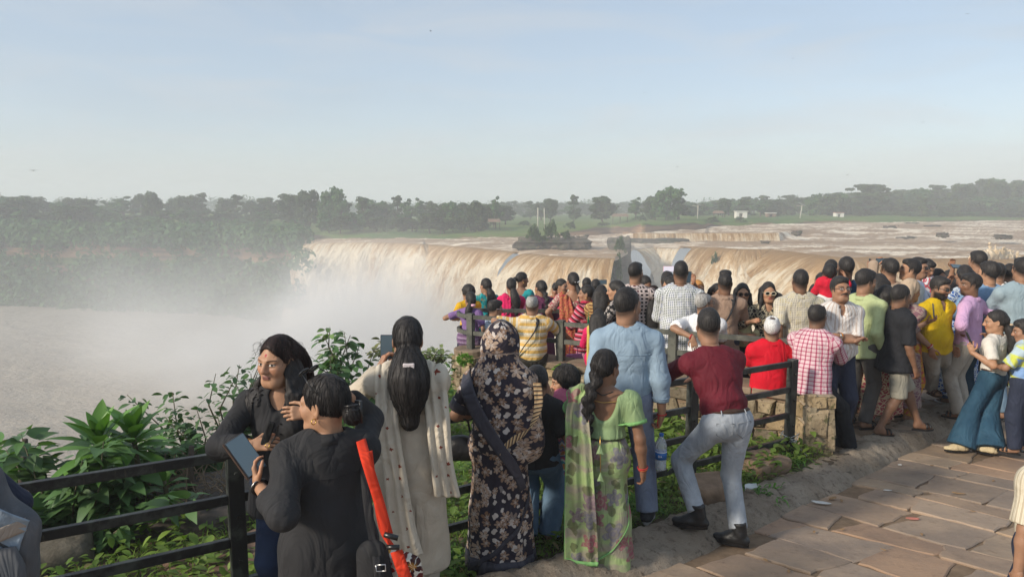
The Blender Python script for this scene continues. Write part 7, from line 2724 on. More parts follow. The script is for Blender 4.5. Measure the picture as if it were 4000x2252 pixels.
PW7 = make_person('woman in a green rose print saree with a long black plait down her bare back', 2366, 1362, 4.28, 14, 'f', 'd', head=38, hp=-6, g='l',
 L={'to': at(2205, 1690, 4.62), 'world': True, 'pole': (-.7, -.5, -.6)}, R_={'to': at(2512, 1838, 4.18), 'world': True, 'fd': (.05, .25, -1), 'pn': (-1, .3, 0), 'curl': .5, 'pole': (.6, -1, -.1)},
 bk=.25, top=dict(name='blouse', mat=GBL, sleeve=.62, hem=.05, g=.012, cut=.155, backneck=.155, wide=1.1, fold=.004, cuff=True, cuffmat=GEDGE), bottom=dict(name='saree', kind='saree', mat=GSAR, r=.205, hem=.012, pleats=9, fold=.011, shift=(.03, -.03)),
 hair='braid', hx=dict(len=.40, w=.031, vol=.008, back=.075, side=-.015), feet='flip', extra=fg7, fine=.9, sh_w=.165)
# --- man in the light blue shirt with a water bottle
BLUE = cloth('plain', (0.255, 0.345, 0.435), rough=.8)
def fg8(p):
 f = p.top_f
 pts = [p.nb - p.up * .135 - p.fwv * .2 + p.xr * x for x in np.linspace(-.19, .19, 26)]
 pts = f.snap(np.array(pts), .0012)
 MB().tube(pts, .0026, 4).build('yoke_seam', BLUE, p.root, True)
 ring('wrist_thread', p.el['R'] + (p.wr['R'] - p.el['R']) * .97, p.wr['R'] - p.el['R'], .0315, .0042, M['red_thread'], p.root)
 c = p.el['R'] + (p.wr['R'] - p.el['R']) * .97 + vec(-.02, -.02, 0)
 MB().tube([c, c + vec(-.012, -.005, -.05), c + vec(-.004, -.004, -.09)], .003, 5).build('thread_end', M['red_thread'], p.root)
PM8 = make_person('man in a light blue shirt seen from behind, looking right, carrying a water bottle', 2452, 1120, 4.9, 6, 'm', 'm', head=44, hp=-4, g='l',
 L='down', R_={'to': at(2588, 1652, 4.80), 'world': True, 'fd': (-.12, .35, -1), 'pn': (-1, .35, .1), 'curl': .75, 'pole': (.7, -1, -.1)}, bk=.3,
 legs={'R': {'to': vec(.17, -.02, .075), 'ft': (.25, 1, 0)}, 'L': {'to': vec(-.10, .06, .075), 'ft': (-.1, 1, 0)}},
 top=dict(mat=BLUE, sleeve=1.62, hem=.09, collar='band', g=.018, cuff=True, wide=1.5, fold=.008), bottom=dict(kind='trousers', mat=cloth('denim', (.15, .18, .26), (.22, .26, .34)), w=1.12, belt='black_leather', waist=.125, shoe=cloth('plain', (.03, .032, .036))),
 hair='crop', hx=dict(vol=.0085, rough=.0035), feet='sneaker', extra=fg8, face=dict(beard=.35), sh_w=.19, z0=lane_z(0, 4.9) + .11)
def bottle():
 hpt = wpos(PM8, PM8.hand_pt['R'])
 c = at(2580, 1832, 4.80)
 t = thing('water_bottle', 'clear plastic water bottle with a blue label, held low by the man in light blue', 'bottle', c)
 n = NT('clear_plastic', 0.08, 0.5)
 n.color((.85, .90, .93)); n.bsdf.inputs['Transmission Weight'].default_value = .55; n.bsdf.inputs['Alpha'].default_value = .62
 n2 = NT('bottle_water', 0.1, 0.5); n2.color((.62, .70, .76)); n2.bsdf.inputs['Transmission Weight'].default_value = .35
 MB().lathe([(.030, 0), (.039, .006), (.040, .03), (.0385, .05), (.040, .07), (.040, .145), (.038, .155), (.040, .165), (.036, .195), (.024, .222), (.014, .238), (.0135, .248)], (0, 0, 0), 28).build('body', n.m, t, True)
 MB().lathe([(.028, .003), (.037, .008), (.038, .075)], (0, 0, 0), 24).build('water', n2.m, t, True)
 MB().lathe([(.0160, .246), (.0165, .262), (.0150, .266)], (0, 0, 0), 18).build('cap', plain_mat('blue_cap', (.03, .12, .42)), t)
 MB().lathe([(.0408, .082), (.0408, .140)], (0, 0, 0), 32).build('label', plain_mat('blue_label', (.03, .15, .46), .4), t, True)
 MB().lathe([(.0411, .132), (.0411, .1395)], (0, 0, 0), 32).build('label_band', plain_mat('label_white', (.7, .74, .78), .4), t, True)
 text_on('BA', t, lambda u, v: Vector((math.sin(u / .0415 - .35) * .0415, -math.cos(u / .0415 - .35) * .0415, .100 + v)), .024, plain_mat('label_letters', (.8, .82, .85), .4), 'lettering')
def text_on(txt, parent, fn, size, mat, name):
 """lettering wrapped onto a surface; fn maps text coordinates to parent space"""
 cu = bpy.data.curves.new('lettering', 'FONT')
 cu.body = txt; cu.size = size; cu.align_x = 'CENTER'; cu.resolution_u = 3
 to = bpy.data.objects.new('lettering_tmp', cu)
 COL.objects.link(to)
 dg = bpy.context.evaluated_depsgraph_get()
 me = bpy.data.meshes.new_from_object(to.evaluated_get(dg))
 bpy.data.objects.remove(to)
 bpy.data.curves.remove(cu)
 for v in me.vertices:
  v.co = fn(v.co.x, v.co.y)
 me.update()
 return link(name, me, mat, parent)
bottle()
# --- man in maroon leaning on the railing
MAR = cloth('plain', (0.125, 0.014, 0.024), rough=.75)
def fg9(p):
 ring('wrist_thread', p.el['R'] + (p.wr['R'] - p.el['R']) * .95, p.wr['R'] - p.el['R'], .032, .005, M['red_thread'], p.root)
 ring('wrist_thread', p.el['R'] + (p.wr['R'] - p.el['R']) * .91, p.wr['R'] - p.el['R'], .032, .003, plain_mat('orange_thread', (.6, .22, .03)), p.root)
 for s in (-1, 1):                                # back pockets
  P = p.bot_f.snap(np.array([p.pel + p.xr * s * (.075 + dx) - p.fwv * .2 + p.up * dz for dx, dz in ((-.06, .02), (.06, .02), (.058, -.06), (0, -.105), (-.058, -.06), (-.06, .02))]), .002)
  MB().tube(P, .0028, 4).build('pocket', M['seam'], p.root, True)
 for x in (-.10, .10):
  P = p.bot_f.snap(np.array([p.pel + p.xr * x - p.fwv * .2 + p.up * z for z in (.080, .095, .108, .118)]), .008)
  MB().tube(P, .004, 4).build('belt_loop', LJ, p.root)
M['seam'] = plain_mat('denim_seam', (.20, .215, .23), .9)
LJ = cloth('denim', (.30, .33, .365), (.43, .46, .50))
PM9 = make_person('man in maroon shirt and pale jeans leaning on the railing, boot on kerb', 2768, 1200, 4.95, -14, 'm', 'm', head=0, hp=-6, g='l', H=1.61,
 L={'to': at(2535, 1478, 5.30), 'world': True, 'pole': (-.6, -.6, -.9)}, R_={'to': at(2735, 1482, 5.42), 'world': True, 'fd': (-1, .25, -.05), 'pn': (0, 0, -1), 'curl': .2, 'pole': (.7, -.2, -1)},
 lean=(-.03, .17), bk=.15,
 legs={'R': {'to': foot(2885, 2128, lane_z), 'world': True, 'ft': (-.80, .75, 0), 'pole': (.1, 1, 0)}, 'L': {'to': foot(2725, 2060, lambda x, y: lane_z(x, y) + .12), 'world': True, 'ft': (-.85, .55, 0), 'pole': (-.35, 1, .2)}},
 top=dict(mat=MAR, sleeve=1.9, hem=.075, collar='shirt', g=.018, wide=1.35, fold=.008), bottom=dict(kind='trousers', mat=LJ, w=.95, fold=.007, belt='brown_leather', waist=.125, drop=-.03),
 hair='crop', hx=dict(vol=.009, rough=.005), feet='boot', extra=fg9)
# ================================================================ the crowd on the terrace
def C(kind, *c, **k): return cloth(kind, *c, **k)
WHITE = C('plain', (.66, .65, .63)); NAVY = C('plain', (.028, .035, .060)); DARK = C('plain', (.034, .034, .037)); KHAKI = C('plain', (.36, .31, .235)); GREYT = C('plain', (.10, .095, .09))
MAGENTA = C('plain', (.62, .02, .115)); TEAL = C('print', (.012, .235, .27), (.03, .34, .36), (.28, .26, .14)); TEALP = C('plain', (.02, .27, .29)); PURPLE = C('plain', (.135, .035, .085)); LILAC = C('dots', (.20, .115, .285), (.5, .42, .55))
YELLOW = C('plain', (.60, .40, .012)); RED = C('plain', (.56, .008, .022)); PINK = C('plain', (.58, .36, .56)); LIME = C('plain', (.42, .48, .25)); TAN = C('plain', (.33, .225, .165)); BEIGE = C('plain', (.50, .43, .30))
SKY_ = C('plain', (.36, .44, .55)); SWEAT = C('plain', (.22, .36, .54)); SLATE = C('plain', (.27, .35, .39)); NAVYB = C('plain', (.014, .045, .095))
STRIPE = C('hstripe', (.62, .385, .115), (.66, .60, .48)); WSTRIPE = C('vstripe', (.68, .66, .64), (.50, .42, .37)); PCHECK = C('check', (.60, .44, .46), (.42, .13, .19), (.24, .02, .06), scale=.8); BCHECK = C('gingham', (.028, .055, .16), (.60, .61, .62), (.04, .07, .03), scale=.62)
MCHECK = C('gingham', (.075, .012, .03), (.50, .42, .40), (.01, .01, .015), scale=1.5); BEIGEC = C('gingham', (.42, .34, .17), (.54, .50, .40), (.30, .27, .25), scale=.6)
BPRINT = C('print', (.018, .018, .02), (.42, .36, .25)); BFLOR = C('floral', (.014, .014, .016), (.55, .5, .45), (.35, .3, .28), scale=.45); MPRINT = C('print', (.32, .055, .075), (.55, .45, .30)); CAMO = C('print', (.46, .35, .25), (.10, .05, .04), scale=1.3); MAUVE = C('print', (.20, .10, .125), (.34, .26, .23), scale=1.4)
BLUEP = C('print', (.035, .11, .36), (.55, .62, .66), scale=1.1); REDSAR = C('print', (.34, .022, .05), (.42, .20, .07), scale=.7); REDST = C('bands', (.52, .03, .07), (.60, .24, .30), (.06, .012, .02), scale=1.1); SHAWL = C('bands', (.35, .20, .07), (.10, .03, .02), (.45, .30, .12), scale=.7); PPRINT = C('zigzag', (.10, .06, .12), (.30, .22, .33), (.16, .09, .18), scale=.5)
CREAMG = C('plain', (.52, .52, .35)); CREAMK = C('plain', (.50, .44, .34)); PALEY = C('plain', (.66, .60, .34)); REDW = C('print', (.56, .02, .08), (.62, .50, .50), scale=1.4); TIED = C('tiedye', (.22, .36, .62), (.56, .60, .10), (.44, .55, .62)); ORNG = C('bands', (.55, .15, .04), (.5, .25, .08), scale=.8)
DENIMB = C('denim', (.018, .055, .095), (.035, .09, .14)); DENIML = C('denim', (.16, .24, .32), (.24, .33, .42)); GREYJ = C('denim', (.32, .30, .265), (.44, .42, .38)); CARGO = C('plain', (.33, .31, .25))
YPRINT = C('print', (.45, .28, .03), (.40, .08, .06), scale=1.2)
TR = lambda m, **k: dict(dict(kind='trousers', mat=m), **k)
def W(*a): return {'to': at(*a[:3]), 'world': True, **(a[3] if len(a) > 3 else {})}
def sh(m, sl=.75, **k): return dict(dict(mat=m, sleeve=sl), **k)
P = make_person
# ---- far left of the terrace
P('child with ruffled curly hair in yellow behind the seated girl in lilac', 1828, 1113, 10.9, -30, 'c', 'm', H=1.45, L='front', R_='front', top=sh(C('plain', (.62, .36, .02)), .7), bottom=TR(NAVY), hair='curly', hx=dict(vol=.02, rough=.03))
def lil(p):
 c = p.hc + p.hR @ vec(0, -.12, -.05)
 MB().lathe([(.030, -.016), (.036, 0), (.030, .016)], tuple(c), 14).build('hair_tie', M['pink_plastic'], p.root, True)
P('girl in a lilac blouse and patterned saree sitting on the wall end, pink hair tie', 1838, 1139, 9.92, 24, 'f', 'm', H=1.42, z0=plat_z(0, 9.5) - .05, L=W(1782, 1218, 10.1), R_={'to': vec(.16, .0, -.02) + vec(0, 0, .52), 'H': True, 'pole': (1, -1, 0)}, legs='sit',
  top=sh(LILAC, .75, name='blouse', cut=.12, hem=.05), bottom=dict(name='saree', kind='trousers', mat=PPRINT, w=1.5, g=.04), hair='pony', hx=dict(len=.22, w=.04, vol=.01, side=-.09), head=-20, extra=lil)
P('woman in teal with very long loose black hair at the left of the terrace', 1897, 1086, 11.3, -20, 'f', 'm', head=-38, L='front', R_='front', bk=.4, top=sh(TEAL, .8, name='tunic', hem=-.5), bottom=TR(TEALP), hair='pony', hx=dict(len=.62, w=.07, vol=.014, back=.08))
def spec(p): glasses(p, None, plain_mat('pale_frame', (.5, .42, .5)))
P('seated man in pale blue shirt and glasses, looking right, behind the railing', 1935, 1168, 9.75, 40, 'm', 'm', head=62, hp=-8, H=1.66, legs='sit', L='lap', R_='lap', top=sh(SKY_, 1.8, collar='shirt'), bottom=TR(NAVY), hair='thin', extra=spec)
def bag_strap(p, mat=None, sd=1, w=.034):
 b = p.nb
 D = [b + vec(sd * -.08, .10, -.10), b + vec(sd * -.085, .0, .015), b + vec(sd * -.04, -.14, -.12), b + vec(sd * .10, -.17, -.32), b + vec(sd * .17, -.08, -.46), b + vec(sd * .16, .05, -.50)]
 strip('bag_strap', D, [vec(w, 0, 0), vec(w, 0, .005), vec(w * .9, 0, w * .3), vec(w * .8, 0, w * .6), vec(.01, w * .5, w * .6), vec(.0, w * .5, w)], p, mat or DARK, .008, [p.top_f], n=40, m=4, thick=.005)
def dup(p, mat=MAGENTA):
 b = p.nb
 strip('dupatta', [b + vec(-.03, .13, -.2), b + vec(-.05, .08, -.05), b + vec(-.06, -.02, .0), b + vec(-.05, -.14, -.16), b + vec(-.04, -.17, -.5)], [vec(.14, 0, .0)] * 5, p, mat, .01, [p.top_f], n=40, m=10, wave=.008)
P('woman in bright magenta with a black bag strap and bushy low ponytail', 1997, 1085, 10.9, 5, 'f', 'm', head=-6, L='front', R_='front', bk=.3, top=sh(MAGENTA, .9, name='tunic', hem=-.5), bottom=TR(MAGENTA), hair='pony', hx=dict(len=.38, w=.06, vol=.013, side=.05, rough=.012), extra=lambda p: (dup(p), bag_strap(p, DARK, -1)))
def ear(p, s=1):
 e = p.hc + p.hR @ (vec(s * .084, -.004, -.038) * p.hk)
 ring('earring', e, p.hR @ vec(.3, 1, 0), .011, .003, M['gold'], p.root, 10)
P('young woman in a teal blouse looking right, taller than the magenta tunic', 2040, 1062, 11.9, 30, 'f', 'd', head=68, hp=-6, L='front', R_='front', top=sh(TEALP, .7, name='blouse', hem=-.3, backneck=.08), bottom=TR(TEALP), hair='bun', hx=dict(vol=.011, bz=.0), extra=ear)
P('bald elderly man in a yellow striped polo shirt with his arm along the rail', 2079, 1148, 8.72, 2, 'm', 'm', head=8, H=1.66, z0=plat_z(.3, 8.7) + .0, legs='sit', L=W(1955, 1262, 8.45, {'pole': (-1, -.2, .1), 'fd': (-1, .1, -.1)}), R_=W(2235, 1330, 9.0), bk=.5,
  top=sh(STRIPE, .9, hem=-.02, collar='polo', g=.02, wide=1.5), bottom=TR(C('plain', (.045, .04, .034)), belt='black_leather', w=1.1), hair='balding', hmat='hair_grey', hx=dict(vol=.003, rough=.002), extra=lambda p: bag_strap(p, DARK, -1, .03))
P('woman in a plum dupatta with a long black plait', 2112, 1093, 10.5, -4, 'f', 'm', head=-30, L='front', R_='front', bk=.35, top=sh(PURPLE, 1.2, name='tunic', hem=-.5, g=.03, wide=1.6), bottom=TR(PURPLE), hair='braid', hx=dict(len=.40, w=.03, back=.09), extra=lambda p: (dup(p, PURPLE), ear(p, -1)))
P('woman peering left from behind the woman in the red patterned saree', 2172, 1103, 11.6, 200, 'f', 'm', head=190, L='front', R_='front', top=sh(REDSAR, .7), bottom=TR(NAVY), hair='bun', face=dict(bindi=(.3, .01, .01)))
P('woman with parted hair facing right beside the red patterned saree', 2196, 1088, 11.2, 120, 'f', 'm', head=128, L='front', R_='front', top=sh(C('plain', (.55, .06, .11)), .7), bottom=TR(NAVY), hair='bun', face=dict(bindi=(.3, .01, .01)))
def flow(p):
 c = p.hc + p.hR @ vec(.01, -.118, .01)
 f = Field(c - .06, c + .06, .006)
 for i in range(5):
  f.ell(c + p.hR @ vec(-.034 + .017 * i, -.008, .006 * math.sin(i * 2)), (.013, .012, .013), .006)
 add_mesh('hair_flowers', f, M['white_plastic'], p.root)
 b = p.nb
 strip('pallu', [b + vec(-.02, .14, -.2), b + vec(-.10, .08, -.04), b + vec(-.11, -.03, .0), b + vec(-.08, -.15, -.2), b + vec(-.03, -.18, -.55), b + vec(.0, -.2, -.9)], [vec(.14, 0, 0)] * 3 + [vec(.2, 0, 0), vec(.28, 0, 0), vec(.32, 0, 0)], p, REDSAR, .01, [p.top_f, p.bot_f], n=50, m=14, wave=.01)
P('woman in a red and cream patterned saree with white flowers in her hair', 2238, 1062, 10.0, 6, 'f', 'm', head=-20, L={'to': vec(-.16, .02, .55), 'pole': (-1, -1, 0)}, R_='front', bk=.2, top=sh(C('print', (.45, .38, .30), (.3, .06, .08)), .75, name='blouse', cut=.13, hem=.05, backneck=.09), bottom=dict(name='saree', kind='saree', mat=REDSAR, r=.22), hair='pony', hx=dict(len=.42, w=.036, side=.05), extra=flow)
P('older woman in profile with a red and pink striped shawl', 2290, 1112, 9.6, -50, 'f', 'm', head=-82, H=1.52, L='front', R_={'to': vec(.05, .1, .55), 'pole': (1, -1, 0)}, bk=.4, top=sh(REDST, 1.0, name='blouse', hem=-.2, g=.04, wide=2), bottom=dict(name='saree', kind='saree', mat=C('plain', (.55, .25, .35)), r=.22), hair='bun', hx=dict(vol=.01), extra=lambda p: ear(p, -1))
P('dark haired woman mostly hidden behind the striped shawl', 2292, 1083, 11.6, 0, 'f', 'm', L='front', R_='front', top=sh(DARK, 1.5), bottom=TR(NAVY), hair='bun')
PH = P('woman with tied hair filming the fall, her phone held out to the right', 2328, 1088, 11.2, 10, 'f', 'm', L='front', R_=W(2372, 1150, 11.4, {'fd': (-.1, .1, 1), 'pn': (-1, 0, 0), 'curl': .6}), top=sh(DARK, 1.2), bottom=TR(NAVY), hair='pony', hx=dict(len=.3, w=.04), extra=flow and (lambda p: None))
phone('black phone held sideways above the long haired crowd, left of the checked maroon shirt', at(2352, 1101, 11.36), (1, .1, .02), (0, -1, 0), (.075, .155, .01), case='phone_back', scr='screen')
P('woman with long loose hair and a brown gold banded shawl', 2350, 1112, 9.4, 15, 'f', 'm', H=1.50, L='front', R_='front', bk=.3, top=sh(SHAWL, 1.2, name='shawl', hem=-.1, g=.04, wide=2.2), bottom=TR(NAVY), hair='long', hx=dict(len=.30, w=.08, vol=.013), extra=lambda p: fringe_tassel('tassel', p.nb + vec(-.15, -.13, -.12), C('plain', (.02, .22, .10)), p.root, .14))
P('young woman in black floral looking left, stern profile', 2405, 1095, 8.9, -60, 'f', 'l', head=-72, hp=-8, H=1.55, L='front', R_='front', top=sh(BFLOR, 1.6, name='blouse', hem=-.15), bottom=TR(DARK), hair='long', hx=dict(len=.32, w=.09, vol=.012))
P('girl with long black hair in magenta with a yellow scarf, low behind the railing', 2340, 1205, 8.45, 15, 'f', 'm', H=1.30, L='front', R_='front', legs=None, top=sh(MAGENTA, 1.0, name='tunic', hem=-.5), bottom=TR(MAGENTA), hair='long', hx=dict(len=.26, w=.08), extra=lambda p: dup(p, C('plain', (.52, .40, .10))))
P('man in a maroon and white checked shirt taller than the others at centre', 2484, 1022, 9.1, 12, 'm', 'm', head=38, L='front', R_='front', top=sh(MCHECK, 1.7, collar='shirt', hem=-.12), bottom=TR(KHAKI), hair='short', face=dict(beard=.8))
PB = P('smiling woman looking down at the baby on her arm', 2520, 1076, 9.9, 165, 'f', 'm', head=150, hp=-22, L={'to': vec(-.06, .15, .66), 'pole': (-1, -.5, -1)}, R_={'to': vec(.02, .16, .68), 'pole': (1, -.5, -1)}, top=sh(C('print', (.45, .42, .2), (.2, .2, .1)), .8), bottom=TR(NAVY), hair='long', hx=dict(len=.3, w=.06), face=dict(bindi=(.3, .01, .01)))
P('baby with thin hair carried by the smiling woman', 2550, 1112, 9.6, -60, 'c', 'm', head=-62, H=.72, z0=at(2550, 1112, 9.6).z - .56, legs={'L': {'to': vec(-.06, .10, .02)}, 'R': {'to': vec(.06, .10, .02)}}, L='front', R_='front', top=sh(DARK, 1.5, hem=-.1), bottom=TR(DARK), hair='crop', hmat='hair_brown', hx=dict(vol=.003), feet='bare')
P('girl in white with long black hair behind the man in blue', 2548, 1145, 9.1, 10, 'f', 'm', H=1.34, L='front', R_='front', top=sh(WHITE, .7, hem=-.15), bottom=TR(DENIML), hair='long', hx=dict(len=.38, w=.06))
PL = P('woman in a cream tunic with long hair holding a phone up high', 2606, 1057, 9.7, 6, 'f', 'm', head=-4, L='front', R_=W(2622, 1090, 10.0, {'fd': (0, .1, 1), 'pn': (-1, 0, 0), 'curl': .6}), top=sh(CREAMK, 1.7, name='tunic', hem=-.5), bottom=TR(CREAMK), hair='long', hx=dict(len=.34, w=.07, rough=.01))
phone('phone with a bright screen lifted between the long haired woman and the blue checked shirt', at(2612, 1050, 9.95), (1, .1, .0), (0, -1, 0), (.076, .15, .01), case='pink_plastic', scr='screen_lit')
def wb(p): watch(p, 'R', M['gold'])
P('woman in pale green top and red printed skirt looking left, phone at her waist', 2622, 1078, 9.1, -50, 'f', 'l', head=-78, hp=-10, L=W(2580, 1200, 8.95, {'fd': (-.3, .2, .8), 'curl': .7}), R_='front', top=sh(CREAMG, 1.0, hem=-.1), bottom=dict(kind='skirt', mat=REDW, r=.24), hair='bun', extra=lambda p: watch(p, 'L', M['gold']))
phone('grey phone held low by the woman in pale green', at(2570, 1178, 8.88), (-.45, .1, .9), (.6, -.7, .3), (.072, .15, .01))
P('broad man in a blue and white checked shirt, tallest at the middle of the crowd', 2660, 1016, 8.35, 14, 'm', 'd', head=4, hp=0, L={'to': vec(-.02, .15, .60), 'pole': (-1, -.6, -.2)}, R_='front', bk=.55, top=sh(BCHECK, 1.85, hem=-.16, collar='shirt', g=.022, wide=1.4), bottom=TR(NAVY, w=1.1), hair='crop', hx=dict(vol=.007, rough=.003))
P('woman in an orange headscarf behind the blue checked shirt, hand raised with a phone', 2728, 1095, 9.6, 160, 'f', 'm', head=170, L=W(2708, 1100, 9.4, {'fd': (0, 0, 1)}), R_='front', top=sh(ORNG, 1.5), bottom=TR(NAVY), hair='long', hmat=plain_mat('orange_scarf', (.42, .20, .06), .9), hx=dict(len=.14, w=.07, vol=.016, rough=.002))
phone('dark phone held up just right of the blue checked shirt', at(2690, 1082, 9.3), (.1, 0, 1), (.3, -1, 0))
def goldbr(p): bangles(p, 'L', [M['red_thread'], M['red_thread']], .94, .02, .032, .004)
P('grey haired man in a white shirt sitting with his arm over the rail', 2752, 1138, 7.95, 20, 'm', 'm', head=62, H=1.66, legs='sit', L=W(2706, 1318, 7.62, {'pole': (-1, -.6, .1), 'fd': (.25, -.1, -1), 'pn': (0, 1, 0)}), R_='lap', bk=.2, top=sh(C('plain', (.74, .74, .75)), .85, collar='shirt', hem=-.1, g=.02, wide=1.6), bottom=TR(GREYT), hair='balding', hmat='hair_grey', hx=dict(vol=.010, rough=.008), extra=lambda p: (glasses(p), goldbr(p)))
P('man in a dusty tan shirt with a black sling strap and a tall quiff', 2834, 1062, 8.45, 6, 'm', 'd', head=10, L='front', R_='front', top=sh(TAN, 1.8, collar='shirt', hem=-.16, g=.02, wide=1.4), bottom=TR(NAVY), hair='quiff', hx=dict(vol=.006, rough=.012), extra=lambda p: bag_strap(p, DARK, 1, .045) if False else strip('bag_strap', [p.nb + vec(.10, .06, -.05), p.nb + vec(.095, -.03, .0), p.nb + vec(.05, -.14, -.15), p.nb + vec(-.06, -.17, -.32), p.nb + vec(-.14, -.12, -.44)], vec(.035, 0, .03), p, DARK, .01, [p.top_f], n=30, m=4, thick=.006))
P('woman half hidden behind the tan shirt, dark hair over her cheek', 2806, 1106, 9.6, 170, 'f', 'm', head=160, L='front', R_='front', top=sh(DARK, 1.0), bottom=TR(NAVY), hair='long', hx=dict(len=.25))
def shades(p): glasses(p, M['dark_lens'], M['black_plastic'], 1.12)
def shades_w(p): glasses(p, M['dark_lens'], plain_mat('cream_frame', (.68, .62, .45), .4), 1.25)
P('smiling woman in a pale yellow shirt and black sunglasses, hair over her shoulder', 2902, 1106, 8.7, 176, 'f', 'l', head=190, L={'to': vec(-.02, .14, .585), 'pole': (-1, -.3, -.3)}, R_='front', bk=.15, top=sh(PALEY, 1.6, collar='shirt', hem=-.02, vneck=.05), bottom=TR(C('plain', (.014, .014, .016)), w=1.25), hair='half', hx=dict(len=.32, w=.08, vol=.013), extra=shades, face=dict(lip=(.28, .07, .07)))
P('woman in a black patterned top and white rimmed sunglasses', 3004, 1101, 8.6, 184, 'f', 'l', head=186, L='front', R_=W(2935, 1255, 8.35), top=sh(BPRINT, 1.6, name='blouse', hem=-.3, vneck=.10), bottom=TR(DARK), hair='half', hx=dict(len=.2, w=.07, vol=.013), extra=shades_w, face=dict(lip=(.34, .05, .06)))
P('woman in sunglasses peeping over the black patterned shoulder', 3040, 1143, 9.3, 180, 'f', 'm', head=186, L='front', R_='front', top=sh(MAUVE, 1.0), bottom=TR(DARK), hair='bun', extra=shades)
P('stout man in a beige and white fine checked shirt seen from behind', 3128, 1049, 7.9, 4, 'm', 'd', head=4, L=W(3042, 1375, 7.75, {'curl': .5}), R_='down', bk=.5, top=sh(BEIGEC, .9, hem=-.16, collar='shirt', g=.022, wide=1.5), bottom=TR(DENIML), hair='crop', hx=dict(vol=.007, rough=.004))
P('white haired man in a red polo shirt sitting on the wall', 3018, 1234, 7.28, 4, 'm', 'm', head=20, H=1.62, z0=plat_z(2.6, 7.0) - .06, legs='sit', L='lap', R_=W(3095, 1500, 7.2, {'pole': (1, -.8, 0)}), bk=.55, top=sh(RED, .8, hem=-.06, collar='polo', g=.022, wide=1.4, fold=.006), bottom=TR(GREYT), hair='thin', hmat='hair_white', hx=dict(vol=.012, rough=.012))
def spec2(p): glasses(p)
P('balding man in a pink and maroon checked shirt perched on the stone pillar', 3196, 1182, 6.98, 40, 'm', 'd', head=44, H=1.68, z0=plat_z(3, 6.6) - .04, L=W(3240, 1465, 7.15), R_=W(3290, 1455, 7.25, {'pole': (1, -.6, -.3)}), lean=(.0, .10), bk=.4,
  legs={'L': {'to': at(3290, 1740, 7.0), 'world': True, 'ft': (.6, .5, 0), 'pole': (.2, 1, .3)}, 'R': {'to': at(3320, 1745, 6.9), 'world': True, 'ft': (.6, .5, 0), 'pole': (.3, 1, .3)}},
  top=sh(PCHECK, 1.15, hem=-.10, collar='shirt', g=.022, wide=1.4), bottom=TR(C('plain', (.016, .018, .022))), hair='balding', hx=dict(vol=.011, rough=.006), extra=spec2)
def must(p):
 moustache(p, .034, .014); glasses(p); watch(p, 'L', M['steel']); bangles(p, 'L', [plain_mat('orange_thread', (.6, .22, .03))] * 2, .86, .02, .034, .005)
P('man with thick moustache and glasses, arms folded, in a white striped shirt', 3285, 1078, 7.15, 178, 'm', 'm', head=176, hp=8, L={'to': vec(.055, .115, .665), 'pole': (-1, -.1, -.9), 'fd': (1, -.35, .1)}, R_={'to': vec(-.055, .125, .635), 'pole': (1, -.1, -.9), 'fd': (-1, -.6, .2)}, bk=.5,
  top=sh(WSTRIPE, .95, collar='open', vneck=.09, hem=.0, g=.022, wide=1.6), bottom=TR(NAVY, w=1.1), hair='short', hx=dict(vol=.012, rough=.004), extra=must)
P('young man in a pale green polo shirt looking right', 3385, 1050, 7.75, 55, 'm', 'm', head=78, hp=-8, L='down', R_='down', top=sh(LIME, 1.8, collar='polo', hem=-.12, g=.018), bottom=TR(GREYT), hair='short', hx=dict(vol=.014, rough=.006), extra=lambda p: bangles(p, 'R', [M['red_thread'], M['gold']], .97, .02, .032, .005))
PN = P('man in dark blue carrying a small child in red', 3306, 1000, 8.5, 8, 'm', 'd', head=-2, L={'to': vec(-.12, .17, .72), 'pole': (-1, -.3, -.6)}, R_='front', bk=.3, top=sh(NAVYB, 1.6, hem=-.15, g=.022, wide=1.4), bottom=TR(NAVY), hair='crop', hx=dict(vol=.008))
P('small child in a red jacket held on the arm of the man in dark blue', 3240, 1032, 8.45, 10, 'c', 'm', H=.95, z0=at(3240, 1032, 8.45).z - .72, legs={'L': {'to': vec(-.06, .12, .04)}, 'R': {'to': vec(.06, .12, .04)}}, L='front', R_=W(3300, 1075, 8.35), top=sh(C('plain', (.58, .015, .04)), 1.5, g=.02), bottom=TR(WHITE), hair='short', hx=dict(vol=.016, rough=.012), feet='bare')
P('woman with covered dark hair beyond the child in red', 3247, 1012, 9.6, 10, 'f', 'm', L='front', R_='front', top=sh(DARK, 1.2), bottom=TR(DARK), hair='bun')
P('girl crouched in front of the child in red, round dark hair', 3212, 1062, 9.0, -20, 'f', 'm', H=1.5, L='front', R_='front', top=sh(TAN, 1.0), bottom=TR(DARK), hair='bob')
PT = P('man in a brown tan shirt holding a phone sideways at arm length', 3478, 1007, 8.8, 8, 'm', 'm', head=-6, L=W(3418, 1045, 9.1, {'fd': (.1, 0, 1), 'pn': (1, 0, 0), 'curl': .6}), R_='front', top=sh(C('plain', (.36, .27, .20)), 1.0, hem=-.1, collar='band', g=.02), bottom=TR(GREYT), hair='short', hx=dict(vol=.012, rough=.008))
phone('black phone held sideways over the ochre water by the man in tan', at(3445, 1020, 9.05), (1, .05, .02), (0, -1, 0), (.078, .16, .01), scr='screen')
P('hand and phone of a person hidden by the green polo shirt', 3400, 1052, 9.7, 0, 'f', 'm', L=W(3396, 1050, 9.9, {'fd': (0, 0, 1)}), R_='front', top=sh(CREAMK, 1.0), bottom=TR(DARK), hair='bun')
phone('thin phone seen edge on above the green polo shirt', at(3396, 1030, 9.9), (.05, 0, 1), (1, -.3, 0))
